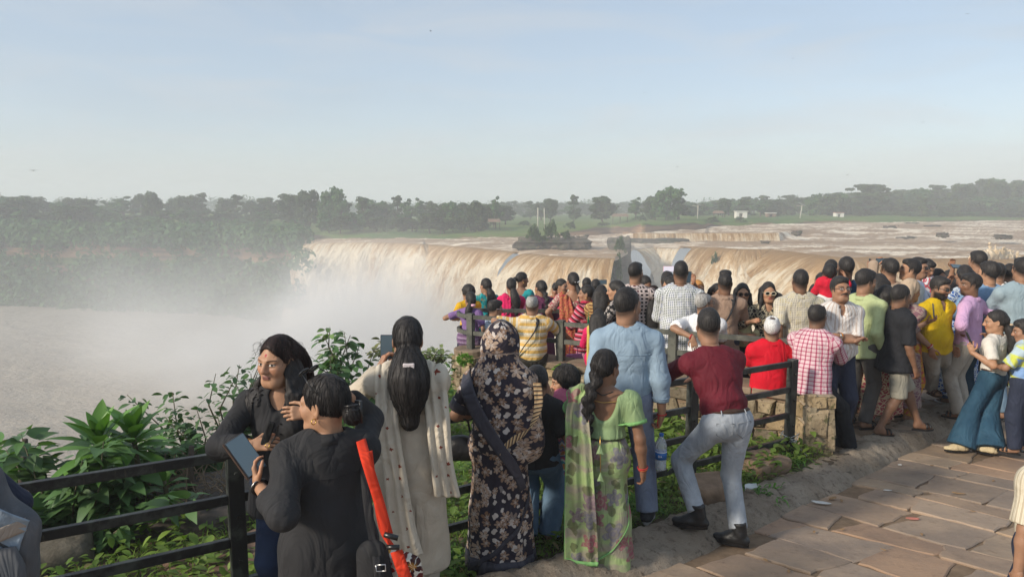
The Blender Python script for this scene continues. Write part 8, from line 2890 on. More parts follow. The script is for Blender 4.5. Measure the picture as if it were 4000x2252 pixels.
def clip(p):
 c = p.hc + p.hR @ vec(.02, -.12, .03)
 MB().lathe([(.008, -.03), (.016, -.01), (.014, .015), (.005, .03)], tuple(c), 10).build('hair_clip', M['white_plastic'], p.root, True)
P('woman with waist long black hair and a white hair clip, orange sleeve', 3436, 1068, 8.3, -2, 'f', 'm', head=10, L='front', R_='front', top=sh(ORNG, .9, name='tunic', hem=-.5), bottom=TR(DARK), hair='long', hx=dict(len=.48, w=.075, vol=.012), extra=clip)
P('woman in a maroon and cream printed long tunic', 3466, 1112, 7.85, 10, 'f', 'm', head=62, L='front', R_='front', bk=.2, top=sh(MPRINT, 1.2, name='tunic', hem=-.72, flare=1.35, g=.02, wide=1.3), bottom=TR(MPRINT), hair='long', hx=dict(len=.22, w=.07, rough=.012))
def tee(p):
 W_ = plain_mat('tee_print', (.62, .63, .62), .8)
 f = p.top_f
 def wrap(x0, z0, rot=0.0, arc=0.0):
  def fn(u, v):
   a = -arc * u
   u2, v2 = u * math.cos(rot) - v * math.sin(rot), u * math.sin(rot) + v * math.cos(rot)
   q = p.pel + p.up * (z0 + v2 + arc * u * u) + p.fwv * .16 + p.xr * (x0 + u2)
   return Vector(f.snap(np.array([q]), .004)[0])
  return fn
 text_on('ACKN', p.root, wrap(.095, .305, -.55), .052, W_, 'lettering')
 text_on('NE', p.root, wrap(.02, .225), .085, W_, 'lettering')
 text_on('. ...', p.root, wrap(.03, .165), .06, W_, 'lettering')
P('dark man in a printed black t-shirt and khaki cargo shorts, in profile', 3522, 1110, 7.45, 84, 'm', 'd', head=74, hp=-8, L='down', R_={'to': vec(.15, .04, .475), 'pole': (.4, -1, 0), 'curl': .55}, bk=.15, legs={'L': {'to': foot(3590, 1690, plat_z), 'world': True, 'ft': (.1, 1, 0)}, 'R': {'to': foot(3432, 1702, plat_z), 'world': True, 'ft': (.1, 1, 0)}},
  top=sh(C('plain', (.020, .021, .025)), .95, hem=-.16, g=.03, wide=1.4, flare=1.22), bottom=dict(kind='shorts', mat=CARGO, g=.012), hair='crop', hx=dict(vol=.010), feet='sandal', extra=tee)
PY = P('woman with a brown floral headscarf and yellow dupatta, reaching out a phone', 3560, 1092, 8.1, 70, 'f', 'm', head=75, hp=-5, L='front', R_=W(3622, 1258, 7.8, {'pole': (.2, -.6, -1), 'fd': (1, .2, .5), 'pn': (-.2, .2, 1), 'curl': .45}), top=sh(MAUVE, 1.6, name='tunic', hem=-.7, flare=1.3), bottom=TR(YPRINT), hair='long', hmat=CAMO, hx=dict(len=.22, w=.10, vol=.024, rough=.004), extra=lambda p: dup(p, C('plain', (.58, .40, .02))))
phone('dark phone on the outstretched palm in front of the yellow polo shirt', at(3647, 1213, 7.72), (.30, .1, .95), (.75, -.55, .15), (.078, .158, .010))
P('man in a loose white shirt in profile facing left', 3556, 1009, 8.8, -40, 'm', 'l', head=-78, hp=6, L='front', R_='front', bk=.4, top=sh(C('plain', (.56, .58, .54)), 1.2, hem=-.2, collar='band', g=.026, wide=1.6), bottom=TR(GREYT), hair='short', hx=dict(vol=.010))
P('man in white with dark sunglasses and moustache, forearm raised', 3592, 1004, 9.2, 110, 'm', 'm', head=140, L={'to': vec(-.05, .2, .80), 'pole': (-.6, -.2, -1), 'fd': (0, .2, 1)}, R_='front', top=sh(C('plain', (.62, .66, .74)), 1.1, hem=-.1, collar='shirt'), bottom=TR(NAVY), hair='short', extra=lambda p: (shades(p), moustache(p), bangles(p, 'L', [plain_mat('orange_thread', (.6, .22, .03))], .9)))
P('boy in white looking down behind the raised forearm', 3625, 1012, 9.7, 175, 'm', 'm', head=165, hp=-25, H=1.5, L='front', R_={'to': vec(.06, .16, .84), 'pole': (1, -.3, -1)}, top=sh(C('print', (.66, .66, .68), (.55, .10, .12), scale=2.5), .8), bottom=TR(NAVY), hair='fringe', hx=dict(vol=.014))
def ylw(p):
 shades(p); bangles(p, 'R', [M['steel'], M['red_thread'], M['red_thread']], .97, .022, .033, .005)
P('bearded man in a yellow polo shirt and sunglasses, hand in pocket', 3676, 1078, 8.05, 160, 'm', 'm', head=150, hp=-10, L='down', R_={'to': vec(.118, .07, .53), 'pole': (1, -.6, 0), 'fd': (-.1, .2, -1)}, bk=.5, legs={'L': {'to': foot(3722, 1590, plat_z), 'world': True, 'ft': (-.35, 1, 0)}, 'R': {'to': foot(3640, 1592, plat_z), 'world': True, 'ft': (.25, 1, 0)}},
  top=sh(YELLOW, .9, collar='polo', vneck=.10, hem=-.08, g=.02, wide=1.5), bottom=TR(GREYJ, w=1.0, fold=.007, strap=M['brown_leather'], sole=M['brown_leather']), hair='short', hx=dict(vol=.009), feet='sandal', extra=ylw, face=dict(beard=1.0))
P('woman with a white hair band raising both hands with a phone', 3668, 1048, 9.9, 150, 'f', 'm', head=165, L=W(3722, 1045, 9.7, {'fd': (.2, 0, 1), 'pole': (0, 0, -1)}), R_='front', top=sh(MAUVE, .9), bottom=TR(DARK), hair='bun')
phone('dark phone with its screen turned down held up beside the blue printed dress', at(3738, 1040, 9.6), (1, .1, -.15), (.1, -.6, .8), (.078, .16, .012))
P('woman with parted hair and bindi facing the camera under the raised arm', 3712, 1054, 10.6, 180, 'f', 'm', head=184, L='front', R_='front', top=sh(BLUEP, 1.0), bottom=TR(DARK), hair='bun', face=dict(bindi=(.3, .01, .01)))
P('woman with long hair in a blue and white printed dress', 3768, 1033, 8.95, -10, 'f', 'm', head=10, L='front', R_='front', bk=.1, top=sh(BLUEP, 1.0, name='dress', hem=-.75, flare=1.4, g=.024), bottom=TR(C('plain', (.03, .10, .30)), sole=M['white_plastic']), hair='long', hx=dict(len=.45, w=.07, side=.05), feet='flip')
P('tall man in black standing above the right hand crowd', 3822, 978, 9.6, 8, 'm', 'm', head=-8, L='front', R_='front', top=sh(DARK, 1.2, collar='shirt'), bottom=TR(NAVY), hair='short', hx=dict(vol=.012, rough=.005))
def sw(p):
 W_ = plain_mat('red_print', (.30, .045, .06), .8)
 f = p.top_f
 def wrap(x0, z0):
  def fn(u, v):
   q = p.pel + p.up * (z0 + v) - p.fwv * .2 + p.xr * (x0 + u)
   return Vector(f.snap(np.array([q]), .005)[0])
  return fn
 for t, z, x in (('ating', .40, .03), ('world', .32, .06), ('er', .245, .08)):
  text_on(t, p.root, wrap(x, z), .10, W_, 'lettering')
P('young man in a light blue sweatshirt with red lettering on its back', 3866, 1020, 8.5, 8, 'm', 'l', head=-20, L='front', R_='front', top=sh(SWEAT, 1.8, hem=-.12, g=.026, wide=1.5), bottom=TR(DENIMB), hair='short', hx=dict(vol=.015, rough=.012), extra=sw)
P('boy in a white t-shirt with a dark strap beside the sweatshirt', 3902, 1025, 9.3, 12, 'm', 'm', head=14, H=1.62, L='front', R_='front', top=sh(WHITE, .8), bottom=TR(DARK), hair='fringe', hx=dict(vol=.008), extra=lambda p: bag_strap(p, DARK, -1))
P('dark haired person between the white t-shirt and the grey blue shirt', 3947, 1028, 9.5, 20, 'm', 'm', head=40, H=1.64, L='front', R_='front', top=sh(C('plain', (.4, .36, .2)), .8), bottom=TR(DARK), hair='fringe', hx=dict(vol=.01))
P('man in a grey blue shirt cut by the right edge of the picture', 3997, 1003, 8.1, 6, 'm', 'm', head=10, L={'to': vec(-.02, .2, .62), 'pole': (-1, -.3, -.4)}, R_='front', bk=.4, top=sh(SLATE, 1.3, hem=-.12, collar='shirt', g=.022, wide=1.4), bottom=TR(DENIML), hair='short')
P('slim man in a pink shirt facing left with hands on his hips', 3794, 1066, 8.2, -38, 'm', 'd', head=-80, hp=-2, L='hip', R_=W(3880, 1290, 8.05, {'pole': (1, -.3, .2)}), top=sh(PINK, 1.6, hem=-.04, collar='shirt', g=.02, wide=1.4), bottom=TR(C('plain', (.40, .37, .32))), hair='short', hx=dict(vol=.011, rough=.006), feet='sandal')
def gw(p):
 c = p.hc + p.hR @ vec(0, -.125, -.03)
 MB().lathe([(.024, -.014), (.036, 0), (.024, .014)], tuple(c), 14).build('hair_tie', plain_mat('scrunchie', (.6, .45, .3)), p.root, True)
PG = P('girl in a white top and wide dark blue jeans checking a phone', 3893, 1210, 7.35, -30, 'f', 'l', head=-66, hp=-6, g='l', L=W(3797, 1375, 7.25, {'fd': (-.2, .2, 1), 'pn': (.8, .2, .2), 'curl': .5, 'pole': (-.3, -.8, -1)}), R_=W(3862, 1318, 7.55, {'fd': (-.8, .2, .6), 'pole': (.7, -.3, -.8), 'curl': .3}),
  legs={'L': {'to': foot(3752, 1768, lane_z), 'world': True, 'ft': (-.8, .7, 0), 'pole': (-.3, 1, 0)}, 'R': {'to': foot(3866, 1778, lane_z), 'world': True, 'ft': (-.3, 1, 0)}},
  top=sh(C('plain', (.64, .60, .54)), .8, hem=.0, g=.016, wide=1.3), bottom=dict(kind='flare', mat=DENIMB, w=1.22, belt='brown_leather', shoe=C('plain', (.55, .45, .28)), waist=.14), hair='pony', hx=dict(len=.42, w=.062, back=.09, rough=.01), feet='shoe', extra=gw)
phone('dark phone in the hands of the girl in the white top', at(3786, 1322, 7.28), (-.45, .15, .88), (.85, -.3, .4), (.076, .158, .010))
P('boy in a blue and yellow tie-dye t-shirt at the right edge', 4008, 1244, 7.0, -40, 'c', 'm', head=-60, hp=-12, g='l', H=1.36, L='front', R_='front', bk=.2, top=sh(TIED, .85, hem=-.08, g=.02, wide=1.4), bottom=TR(NAVY, w=1.2), hair='short', hx=dict(vol=.012))
P('cream ribbed sleeve of a person cut by the bottom right corner', 4150, 1620, 2.95, -10, 'm', 'm', g='l', L=W(3960, 2330, 2.85, {'pole': (-1, -1, 0)}), R_='down', bk=.3, top=sh(C('vstripe', (.60, .54, .42), (.42, .36, .26), scale=.45), .9, hem=-.1, collar='shirt', g=.02, wide=1.5), bottom=TR(NAVY), hair='short')
# ================================================================ plants on the near bank
def leaf_geo(base, d, up, L, W, nseg=4, fold=.25, droop=.25, shape='oval', rs=None, twist=0.0):
 """arrays of leaves: base, direction, up (n,3), length, width (n,) -> V, F"""
 n = len(base)
 d = d / (np.linalg.norm(d, axis=1, keepdims=True) + 1e-9)
 s = np.cross(d, up); s /= np.linalg.norm(s, axis=1, keepdims=True) + 1e-9
 u = np.cross(s, d)
 prof = {'oval': [0.10, .78, 1.0, .72, 0.0], 'lance': [.22, .8, 1.0, .62, 0.0], 'blade': [.9, 1.0, .8, .5, 0.0], 'heart': [.75, 1.0, .8, .42, 0.0]}[shape]
 V = []
 for i in range(nseg + 1):
  t = i / nseg
  w = np.interp(t, np.linspace(0, 1, 5), prof)
  c = base + d * (L * t)[:, None] - np.array([0, 0, 1])[None] * (droop * L * t * t)[:, None]
  V += [c - s * (W * w / 2)[:, None] + u * (W * w * fold / 2)[:, None], c, c + s * (W * w / 2)[:, None] + u * (W * w * fold / 2)[:, None]]
 V = np.stack(V, 1)
 m = V.shape[1]
 F = []
 for i in range(nseg):
  a = i * 3
  F += [(a, a + 1, a + 4, a + 3), (a + 1, a + 2, a + 5, a + 4)]
 F = np.array(F)
 F = (np.arange(n)[:, None, None] * m + F[None]).reshape(-1, 4)
 return V.reshape(-1, 3), F, m
LEAFK = 2.05
def leaves_obj(name, parent, base, d, up, L, W, col, var=.25, rs=None, mat='leaf', **k):
 V, F, m = leaf_geo(np.asarray(base, float), np.asarray(d, float), np.asarray(up, float), np.asarray(L, float), np.asarray(W, float), **k)
 rs = rs or np.random.RandomState(1)
 c = np.array(col)[None] * rs.uniform(1 - var, 1 + var, (len(base), 1)) if np.ndim(col) == 1 else np.asarray(col)
 C = np.repeat(np.clip(c * LEAFK, 0, 1), m, 0)
 return link(name, np_mesh(name, V, F, True, {'col': ('color', C)}), M[mat], parent)
def rosette_plant(label, px, py, Y, nl, L, W, seed, stem_h=.5, col=(.055, .115, .022)):
 """big lance leaves whorled round a stem tip"""
 rs = np.random.RandomState(seed)
 p = at(px, py, Y)
 t = thing('broad_leaf_plant', label, 'plant', p)
 MB().tube([(0, 0, -stem_h), (.02, .01, -stem_h * .5), (0, 0, .02)], [.022, .02, .016], 7).build('stem', M['stem'], t, True)
 a = np.arange(nl) * 2.4 + rs.uniform(0, .4, nl)
 el = np.linspace(1.25, -.15, nl) + rs.normal(0, .10, nl)
 d = np.stack([np.cos(a) * np.cos(el), np.sin(a) * np.cos(el), np.sin(el)], 1)
 up = np.stack([-np.cos(a) * np.sin(el), -np.sin(a) * np.sin(el), np.cos(el) + .001], 1)
 LL = L * np.interp(np.arange(nl), [0, nl * .3, nl], [.62, 1.0, .95]) * rs.uniform(.85, 1.1, nl)
 leaves_obj('foliage', t, np.zeros((nl, 3)) + np.stack([0 * a, 0 * a, np.linspace(.03, -.12, nl)], 1), d, up, LL, LL * W, col, .3, rs, nseg=6, fold=.30, droop=.22, shape='lance')
rosette_plant('left of two big glossy plants with long pointed leaves above the railing', 385, 1722, 4.85, 26, .42, .27, 1, .6)
rosette_plant('right of two big glossy plants with long pointed leaves above the railing', 520, 1700, 4.95, 28, .40, .27, 2, .6)
rosette_plant('small broad leaved plant low behind the left railing', 640, 1885, 4.9, 14, .24, .34, 3, .3, (.06, .12, .028))
def bush(label, px, py, Y, rad, n, L, W, seed, col, shape='oval', stems=12, name='bush', foot=None, droop=.3, el0=.1):
 """branches rising from a foot with leaves along them"""
 rs = np.random.RandomState(seed); q = random.Random(seed)
 c = at(px, py, Y)
 ft = Vector(foot) if foot is not None else Vector((c.x, c.y, c.z - rad[2] * 1.1))
 t = thing(name, label, 'plant', ft)
 m = MB(); B, D = [], []
 for i in range(stems):
  e = Vector((q.gauss(0, .5) * rad[0], q.gauss(0, .5) * rad[1], q.uniform(-.7, 1.0) * rad[2])) + (c - ft)
  b0 = Vector((q.uniform(-.15, .15) * rad[0], q.uniform(-.15, .15) * rad[1], -.05))
  mid = b0.lerp(e, .55) + Vector((q.gauss(0, .06), q.gauss(0, .06), .12 * rad[2]))
  m.tube([b0, mid, e], [.010, .007, .003], 5)
  k = max(3, n // stems)
  for j in range(k):
   u = .25 + .75 * (j + q.random()) / k
   P = (b0.lerp(mid, u * 2) if u < .5 else mid.lerp(e, u * 2 - 1))
   a = q.uniform(0, 6.283)
   B.append(P + Vector((math.cos(a), math.sin(a), q.uniform(-.3, .6))) * q.uniform(0.0, .10))
   D.append((math.cos(a), math.sin(a), el0 + q.gauss(0, .35)))
 m.build('stem', M['stem'], t, True)
 B, D = np.array(B), np.array(D)
 up = np.zeros_like(D) + np.array([0, 0, 1]) + rs.normal(0, .35, D.shape)
 LL = L * rs.uniform(.65, 1.2, len(B))
 leaves_obj('foliage', t, B, D, up, LL, LL * W, col, .35, rs, nseg=4, fold=.2, droop=droop, shape=shape)
BC = (.042, .085, .024)
bush('broad leaved green bush behind the lower left railing', 270, 1905, 4.75, (.60, .45, .42), 800, .16, .62, 11, (.040, .078, .026), 'heart', 16)
bush('broad leaved bush at the far left edge by the water', 60, 1850, 5.4, (.55, .4, .3), 190, .15, .6, 12, (.045, .09, .026), 'heart', 10)
bush('tangled leafy bush below the two glossy plants', 560, 1830, 5.3, (.60, .4, .30), 560, .13, .6, 13, (.036, .072, .024), 'heart', 12)
bush('dark small leaved bush sloping down to the water left of the woman in black', 800, 1690, 6.0, (.62, .5, .42), 950, .085, .58, 14, (.034, .066, .024), 'oval', 20)
bush('small leaved bush close behind the shoulder of the woman in black', 905, 1570, 6.2, (.30, .3, .42), 330, .08, .58, 15, (.036, .07, .026), 'oval', 14)
bush('upright leafy shrub against the white mist between the two women', 1345, 1450, 6.4, (.26, .26, .42), 420, .095, .62, 16, (.036, .072, .026), 'oval', 16, droop=.45)
bush('tall pale sprig of leaves rising above the upright shrub', 1318, 1345, 6.5, (.07, .07, .18), 60, .10, .5, 17, (.085, .13, .045), 'oval', 3)
bush('leafy twigs with reddish tips behind the raised phone', 1500, 1350, 6.8, (.14, .14, .10), 60, .085, .5, 18, (.10, .10, .04), 'oval', 6, name='twig')
bush('sparse leafy twigs right of the head of the woman in cream', 1690, 1370, 7.0, (.22, .2, .12), 110, .08, .5, 19, (.085, .105, .04), 'oval', 8, name='twig')
bush('green bush between the cream tunic and the mossy wall end', 1720, 1480, 8.3, (.30, .3, .45), 330, .085, .6, 20, (.05, .11, .026), 'oval', 14)
bush('leafy growth low behind the woman in cream', 1430, 1600, 6.2, (.45, .35, .42), 420, .09, .6, 21, (.036, .075, .024), 'oval', 14)
def dry_brush():
 q = random.Random(8); m = MB()
 c = at(760, 1900, 5.2)
 t = thing('dry_brush', 'heap of dry brown twigs beside the left railing post', 'plant', c)
 for i in range(120):
  a = Vector((q.gauss(0, .16), q.gauss(0, .14), q.uniform(-.1, .06)))
  d = Vector((q.gauss(0, 1), q.gauss(0, 1), q.uniform(.0, .9))).normalized() * q.uniform(.1, .35)
  m.tube([a, a + d * .5 + Vector((0, 0, .03)), a + d], [.004, .003, .0015], 4)
 m.build('twigs', plain_mat('dry_twig', (.20, .145, .095), .9), t)
dry_brush()
for px, py, Y, h, lab in ((745, 1890, 5.1, .42, 'bare grey stub of a trunk behind the left railing'), (100, 1850, 5.2, .4, 'thin bare dark trunk at the left edge behind the railing'), (88, 1870, 5.15, .3, 'short broken trunk beside the thin bare one')):
 p = at(px, py + 60, Y)
 o = MB().tube([(0, 0, -.4), (.02, 0, 0), (.0, .01, h * .5), (.03, 0, h)], [.035, .03, .028, .02], 8).build('stump', M['bark'], None, True)
 o.location = p; tag(o, lab, 'stump')
def grass():
 """grass and weeds on the strip between kerb, wall and cliff"""
 rs = np.random.RandomState(3)
 n = 150000
 x, y = rs.uniform(-6.5, 3.0, n), rs.uniform(2.6, 9.2, n)
 k = poly_sd(KP, x, y); e = poly_sd(EDGE, x, y); w = poly_sd([(20, -4.85), (WA.x, WA.y), (WB.x, WB.y), (-4, 11.6)], x, y)
 f = (y - FA.y) - (x - FA.x) * (FB.y - FA.y) / (FB.x - FA.x)      # beyond the railing
 dens = np.clip((fbm(x * .9 + 3, y * .9, oct=3) - .30) * 3.6, 0, 1)
 dens = np.where(x < -1.6, np.clip(dens * .9 + .1, 0, 1), np.clip(dens + .4, 0, 1))
 bare = np.exp(-((x + 3.0) / 1.2) ** 2 - ((y - 4.7) / .5) ** 2)       # rock slab
 ok = (k > .33) & (w > .06) & (e < .6) & (f > -.05 - .55 * dens) & (rs.rand(n) < dens * (1 - .95 * bare))
 x, y = x[ok], y[ok]
 z = ground_h(x, y)
 n = len(x)
 a = rs.uniform(0, 6.283, n)
 tall = fbm(x * 1.7, y * 1.7 + 9, oct=3)
 L = rs.uniform(.08, .20, n) * (.55 + 1.5 * np.clip(tall - .3, 0, 1)) * np.where((x > .8), 1.25, 1)
 broad = rs.rand(n) < np.where(x > -1.2, .30, .35)
 el = rs.uniform(.5, 1.4, n)
 d = np.stack([np.cos(a) * np.cos(el), np.sin(a) * np.cos(el), np.sin(el)], 1)
 up = np.stack([-np.cos(a), -np.sin(a), np.ones(n) * .3], 1)
 base = np.stack([x, y, z - .01], 1)
 mix = fbm(x * 2.2, y * 2.2, oct=3)[:, None] * .6 + rs.rand(n, 1) * .4
 col = np.array([.095, .185, .028])[None] * (1 - mix) + np.array([.22, .31, .055])[None] * mix
 dry = rs.rand(n, 1) < .07
 col = np.where(dry, np.array([.26, .22, .09])[None], col) * rs.uniform(.75, 1.2, (n, 1))
 W_ = np.where(broad, L * .32, .0085)
 V1, F1, m1 = leaf_geo(base[~broad], d[~broad], up[~broad], L[~broad] * 1.3, W_[~broad], 4, .1, .55, 'blade')
 b2 = base[broad] + np.array([0, 0, 1])[None] * (L[broad] * rs.uniform(.2, .9, broad.sum()))[:, None]
 d2 = d[broad]; d2[:, 2] = rs.uniform(-.1, .6, broad.sum())
 V2, F2, m2 = leaf_geo(b2, d2, np.zeros_like(d2) + np.array([0, 0, 1.]), L[broad] * .55, W_[broad] * .8, 4, .2, .3, 'oval')
 V = np.concatenate([V1, V2]); F = np.concatenate([F1, F2 + len(V1)])
 C = np.concatenate([np.repeat(col[~broad], m1, 0), np.repeat(col[broad] * .85, m2, 0)])
 tag(link('grass', np_mesh('grass', V, F, True, {'col': ('color', C)}), M['grass']), kind='stuff')
grass()
def clump(label, px, py, Y, n, L, seed, col=(.085, .165, .03), spread=.12, W=.012, name='grass_clump'):
 rs = np.random.RandomState(seed)
 c = hit(px, py, grass_z)
 t = thing(name, label, 'plant', c)
 a = rs.uniform(0, 6.283, n); el = rs.uniform(.55, 1.45, n)
 d = np.stack([np.cos(a) * np.cos(el), np.sin(a) * np.cos(el), np.sin(el)], 1)
 up = np.stack([-np.cos(a), -np.sin(a), np.full(n, .2)], 1)
 b = np.stack([rs.normal(0, spread * .4, n), rs.normal(0, spread * .4, n), np.full(n, -.02)], 1)
 LL = L * rs.uniform(.5, 1.1, n)
 leaves_obj('blades', t, b, d, up, LL, np.full(n, W), col, .35, rs, 'grass', nseg=6, fold=.2, droop=.75, shape='blade')
clump('big tuft of long arching grass behind the left railing', 560, 2030, 5.2, 320, .50, 1, (.095, .175, .03), .22)
clump('long grass tuft right of the arching one, near the railing post', 720, 2015, 5.0, 160, .38, 2, (.10, .17, .035), .2)
clump('tuft of long grass under the dark floral saree by the kerb', 1745, 2215, 4.4, 180, .36, 3, (.05, .115, .022), .16, .016)
clump('leafy weeds between the two posts behind the maroon shirt', 2480, 1990, 5.4, 160, .30, 4, (.055, .12, .022), .22, .018)
clump('leafy weeds at the foot of the end post of the railing', 3050, 1800, 6.7, 170, .28, 5, (.06, .13, .022), .22, .02)
clump('weeds hugging the kerb behind the raised boot', 2960, 1930, 6.0, 200, .26, 6, (.05, .115, .02), .2, .02)
clump('tall grass against the wall left of the blue shirt', 1790, 1840, 6.6, 170, .28, 7, (.085, .165, .03), .3, .014)
# moss cushions on the wall end
def moss(label, px, py, Y, r, seed):
 c = at(px, py, Y)
 rs = np.random.RandomState(seed); n = 260
 d = rs.normal(0, 1, (n, 3)); d /= np.linalg.norm(d, axis=1, keepdims=True)
 t = thing('moss', label, 'plant', c)
 leaves_obj('fronds', t, d * np.array(r) * rs.uniform(.5, 1, (n, 1)), d + np.array([0, -.3, .4]), rs.normal(0, 1, (n, 3)), rs.uniform(.03, .07, n), np.full(n, .022), (.075, .15, .02), .4, rs, 'grass', nseg=3, fold=.2, droop=.3, shape='oval')
moss('bright moss and ferns down the left end of the stone wall', 1752, 1560, 9.25, (.06, .06, .45), 1)
moss('dark moss cushion under the last post of the weathered railing', 1815, 1400, 9.2, (.10, .05, .05), 2)
moss('moss on the wall top between two coping slabs', 2205, 1440, 8.3, (.12, .04, .04), 3)
# ---------------------------------------------------------------- litter and small things on the ground
def litter(name, label, px, py, zf, size, mat, seed, rotz=0.0, curl=.3, cat='litter'):
 c = hit(px, py, zf)
 rs = np.random.RandomState(seed)
 nx, ny = 9, 5
 u, v = np.meshgrid(np.linspace(-.5, .5, nx), np.linspace(-.5, .5, ny), indexing='xy')
 w = 1 - np.abs(u * 2) ** 2.2 * .8
 X, Y = u * size[0], v * size[1] * w
 Z = .006 + curl * size[1] * (v * v * 2) + .2 * size[1] * (fbm(u * 3 + seed, v * 3, oct=2) - .5) + .25 * curl * size[0] * u * u
 o = link(name, grid_mesh(name, X, Y, Z), mat)
 o.location = (c.x, c.y, c.z + .004); o.rotation_euler = (0, 0, rotz)
 s = o.modifiers.new('thickness', 'SOLIDIFY'); s.thickness = .0015
 tag(o, label, cat)
paper = plain_mat('pale_leaf', (.62, .60, .55), .8); dryl = plain_mat('dry_leaf', (.28, .17, .08), .85); redp = plain_mat('red_wrapper', (.50, .18, .13), .6); greyp = plain_mat('grey_bag', (.55, .58, .56), .6)
litter('dry_leaf', 'largest pale curled leaf on the paving near the kerb', 3208, 1968, lane_z, (.15, .05), paper, 1, -.35)
litter('dry_leaf', 'small white curled leaf on the paving right of the largest', 3467, 1918, lane_z, (.07, .025), paper, 2, -.1)
litter('dry_leaf', 'brown curled leaf beside the largest pale leaf', 3252, 1950, lane_z, (.09, .04), dryl, 3, .5)
litter('dry_leaf', 'small brown leaf standing on the paving right of the pale leaf', 3287, 1958, lane_z, (.05, .025), dryl, 4, 1.3)
litter('wrapper', 'small reddish wrapper in a joint of the paving', 3565, 2028, lane_z, (.10, .04), redp, 5, -.1, .1)
litter('wrapper', 'tiny white scrap on the paving below the black t-shirt man', 3515, 1818, lane_z, (.04, .03), paper, 6, .2)
litter('plastic_bag', 'crumpled translucent bag in the weeds beyond the kerb', 2935, 1910, lambda x, y: grass_z(x, y) + .08, (.12, .09), greyp, 7, .4, .5)
litter('plastic_bag', 'greenish scrap of plastic in the weeds behind the raised boot', 2750, 1885, lambda x, y: grass_z(x, y) + .05, (.08, .07), plain_mat('green_scrap', (.4, .55, .48), .6), 8, .4, .5)
litter('wrapper', 'white scrap on the rock behind the left railing post', 795, 2130, lambda x, y: grass_z(x, y) + .06, (.09, .04), paper, 9, .2)
litter('dry_leaf', 'dark curled leaf on the paving at the right', 3745, 1930, lane_z, (.10, .03), dryl, 10, -.4)
for i, (px, py) in enumerate(((3290, 2070), (3180, 2080), (2990, 2190), (3640, 1820), (3600, 2090), (3450, 2150), (3380, 1830), (3080, 2235), (3800, 2000), (3880, 1880))):
 litter('dry_leaf', 'tiny brown leaf bit scattered on the paving', px, py, lane_z, (.035, .018), dryl, 20 + i, i * 1.1)
for o in list(COL.objects):
 if o.get('label') == 'tiny brown leaf bit scattered on the paving': o['group'] = 'tiny leaf bits on the paving'
# bottle and pink bag standing on the terrace behind the second rail
def small_bottle():
 c = at(2190, 1408, 8.9)
 t = thing('drink_bottle', 'small blue drink bottle standing behind the middle post of the weathered railing', 'bottle', c)
 MB().lathe([(.03, -.12), (.036, -.11), (.036, .05), (.02, .09), (.014, .10)], n=16).build('body', plain_mat('blue_bottle', (.05, .12, .5), .25), t, True)
 MB().lathe([(.016, .10), (.016, .12)], n=12).build('cap', plain_mat('green_cap', (.3, .5, .1), .4), t)
small_bottle()
def pink_bag():
 c = at(2240, 1405, 9.0)
 t = thing('shopping_bag', 'pink shopping bag held low behind the second rail', 'bag', c)
 f = Field((-.2, -.1, -.25), (.2, .1, .2), .014)
 f.cone((0, 0, .08), (0, 0, -.14), .10, .15, .02, flat=vec(0, 1, 0), fs=.4, capa=True)
 f.disp(fold_noise(2, .02, 10, 10))
 V, F = f.mesh(); link('body', np_mesh('body', V, F), plain_mat('pink_bag', (.50, .17, .36), .5), t)
 MB().tube([(-.06, 0, .06), (-.04, 0, .2), (.04, 0, .2), (.06, 0, .06)], .006, 5).build('handle', plain_mat('pink_bag', (.50, .17, .36), .5), t, True)
pink_bag()
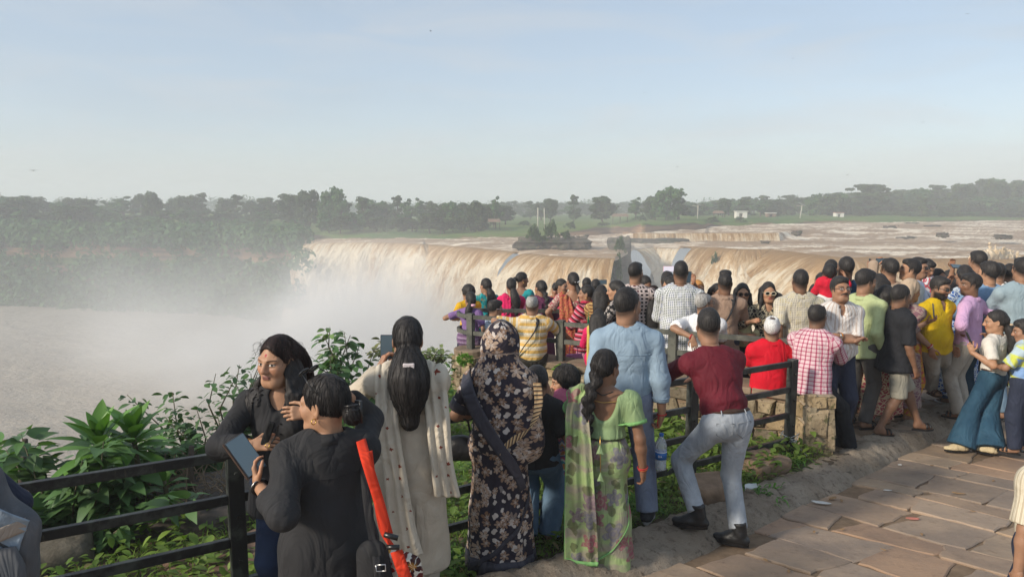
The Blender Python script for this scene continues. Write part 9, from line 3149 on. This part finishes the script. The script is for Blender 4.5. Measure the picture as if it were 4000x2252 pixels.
# patched denim bag on the back of a person at the left edge
def denim_bag():
 c = at(10, 2090, 2.55)
 t = thing('patchwork_bag', 'patched denim backpack with green straps cut by the left edge', 'bag', c)
 dA, dB, dC = cloth('denim', (.16, .21, .28), (.30, .36, .42)), cloth('denim', (.085, .095, .11), (.15, .15, .155)), cloth('denim', (.22, .19, .16), (.34, .28, .23))
 f = Field((-.2, -.16, -.30), (.2, .16, .32), .009)
 f.cone((-.03, 0, .24), (0, 0, .02), .045, .115, .03, flat=vec(0, 1, 0), fs=.7)
 f.cone((0, 0, .02), (.01, 0, -.24), .125, .10, .03, flat=vec(0, 1, 0), fs=.7)
 f.disp(fold_noise(4, .020, 10, 9))
 V, F = f.mesh(); link('body', np_mesh('body', V, F), dB, t)
 class Q: pass
 q = Q(); q.root = t
 strip('patch', [vec(-.10, -.06, .22), vec(-.02, -.1, .17), vec(.05, -.1, .10), vec(.12, -.05, .03)], vec(-.05, 0, -.11), q, dA, .006, [f], n=24, m=10, thick=.006, wave=.004)
 strip('patch', [vec(-.12, -.08, .02), vec(-.03, -.12, .03), vec(.05, -.12, .05), vec(.13, -.05, .07)], vec(.0, 0, .05), q, dC, .008, [f], n=24, m=6, thick=.006)
 strip('patch', [vec(.06, -.1, .0), vec(.09, -.1, -.10), vec(.05, -.1, -.24)], vec(.10, .03, .0), q, dB, .009, [f], n=24, m=6, thick=.008)
 strip('patch', [vec(-.06, -.12, -.02), vec(.0, -.12, -.09), vec(.0, -.1, -.22)], vec(.09, .0, .02), q, dA, .007, [f], n=24, m=6, thick=.006)
 hole = [vec(.02 + .045 * math.cos(a), -.12, -.02 + .032 * math.sin(a)) for a in np.linspace(0, 6.283, 20)]
 MB().tube(f.snap(np.array(hole), .012), .009, 6, cap=False).build('rolled_edge', dA, t, True)
 grn = cloth('plain', (.10, .17, .135))
 strip('strap', [vec(-.03, -.13, .0), vec(.0, -.13, -.10), vec(.05, -.13, -.20), vec(.06, -.12, -.27)], vec(.03, 0, .012), q, grn, .014, [f], n=30, m=4, thick=.006)
 strip('strap', [vec(-.07, -.13, -.04), vec(-.03, -.13, -.14), vec(.0, -.13, -.26)], vec(.035, 0, .01), q, grn, .014, [f], n=30, m=4, thick=.006)
 strip('strap', [vec(-.1, -.13, -.235), vec(.03, -.13, -.23), vec(.13, -.08, -.22)], vec(0, .0, .028), q, grn, .018, [f], n=30, m=4, thick=.006)
 st = MB()
 for k in range(5):
  P = f.snap(np.array([vec(-.04 + .01 * k, -.12, -.055 - .018 * k), vec(-.015 + .01 * k, -.12, -.05 - .018 * k), vec(-.005 + .01 * k, -.12, -.062 - .018 * k)]), .010)
  st.tube(P, .0022, 4)
 st.build('stitch', M['black_plastic'], t)
 MB().tube([vec(.055, -.135, -.19), vec(.09, -.13, -.188), vec(.09, -.13, -.215), vec(.055, -.135, -.215), vec(.055, -.135, -.19)], .003, 5).build('buckle', M['gold'], t)
denim_bag()
make_person('person in navy at the left edge wearing the patched denim backpack', -215, 1480, 2.72, 20, 'f', 'm', g='l', L='front', R_='front', top=sh(NAVY, 1.5, hem=-.2), bottom=TR(NAVY), hair='bun')
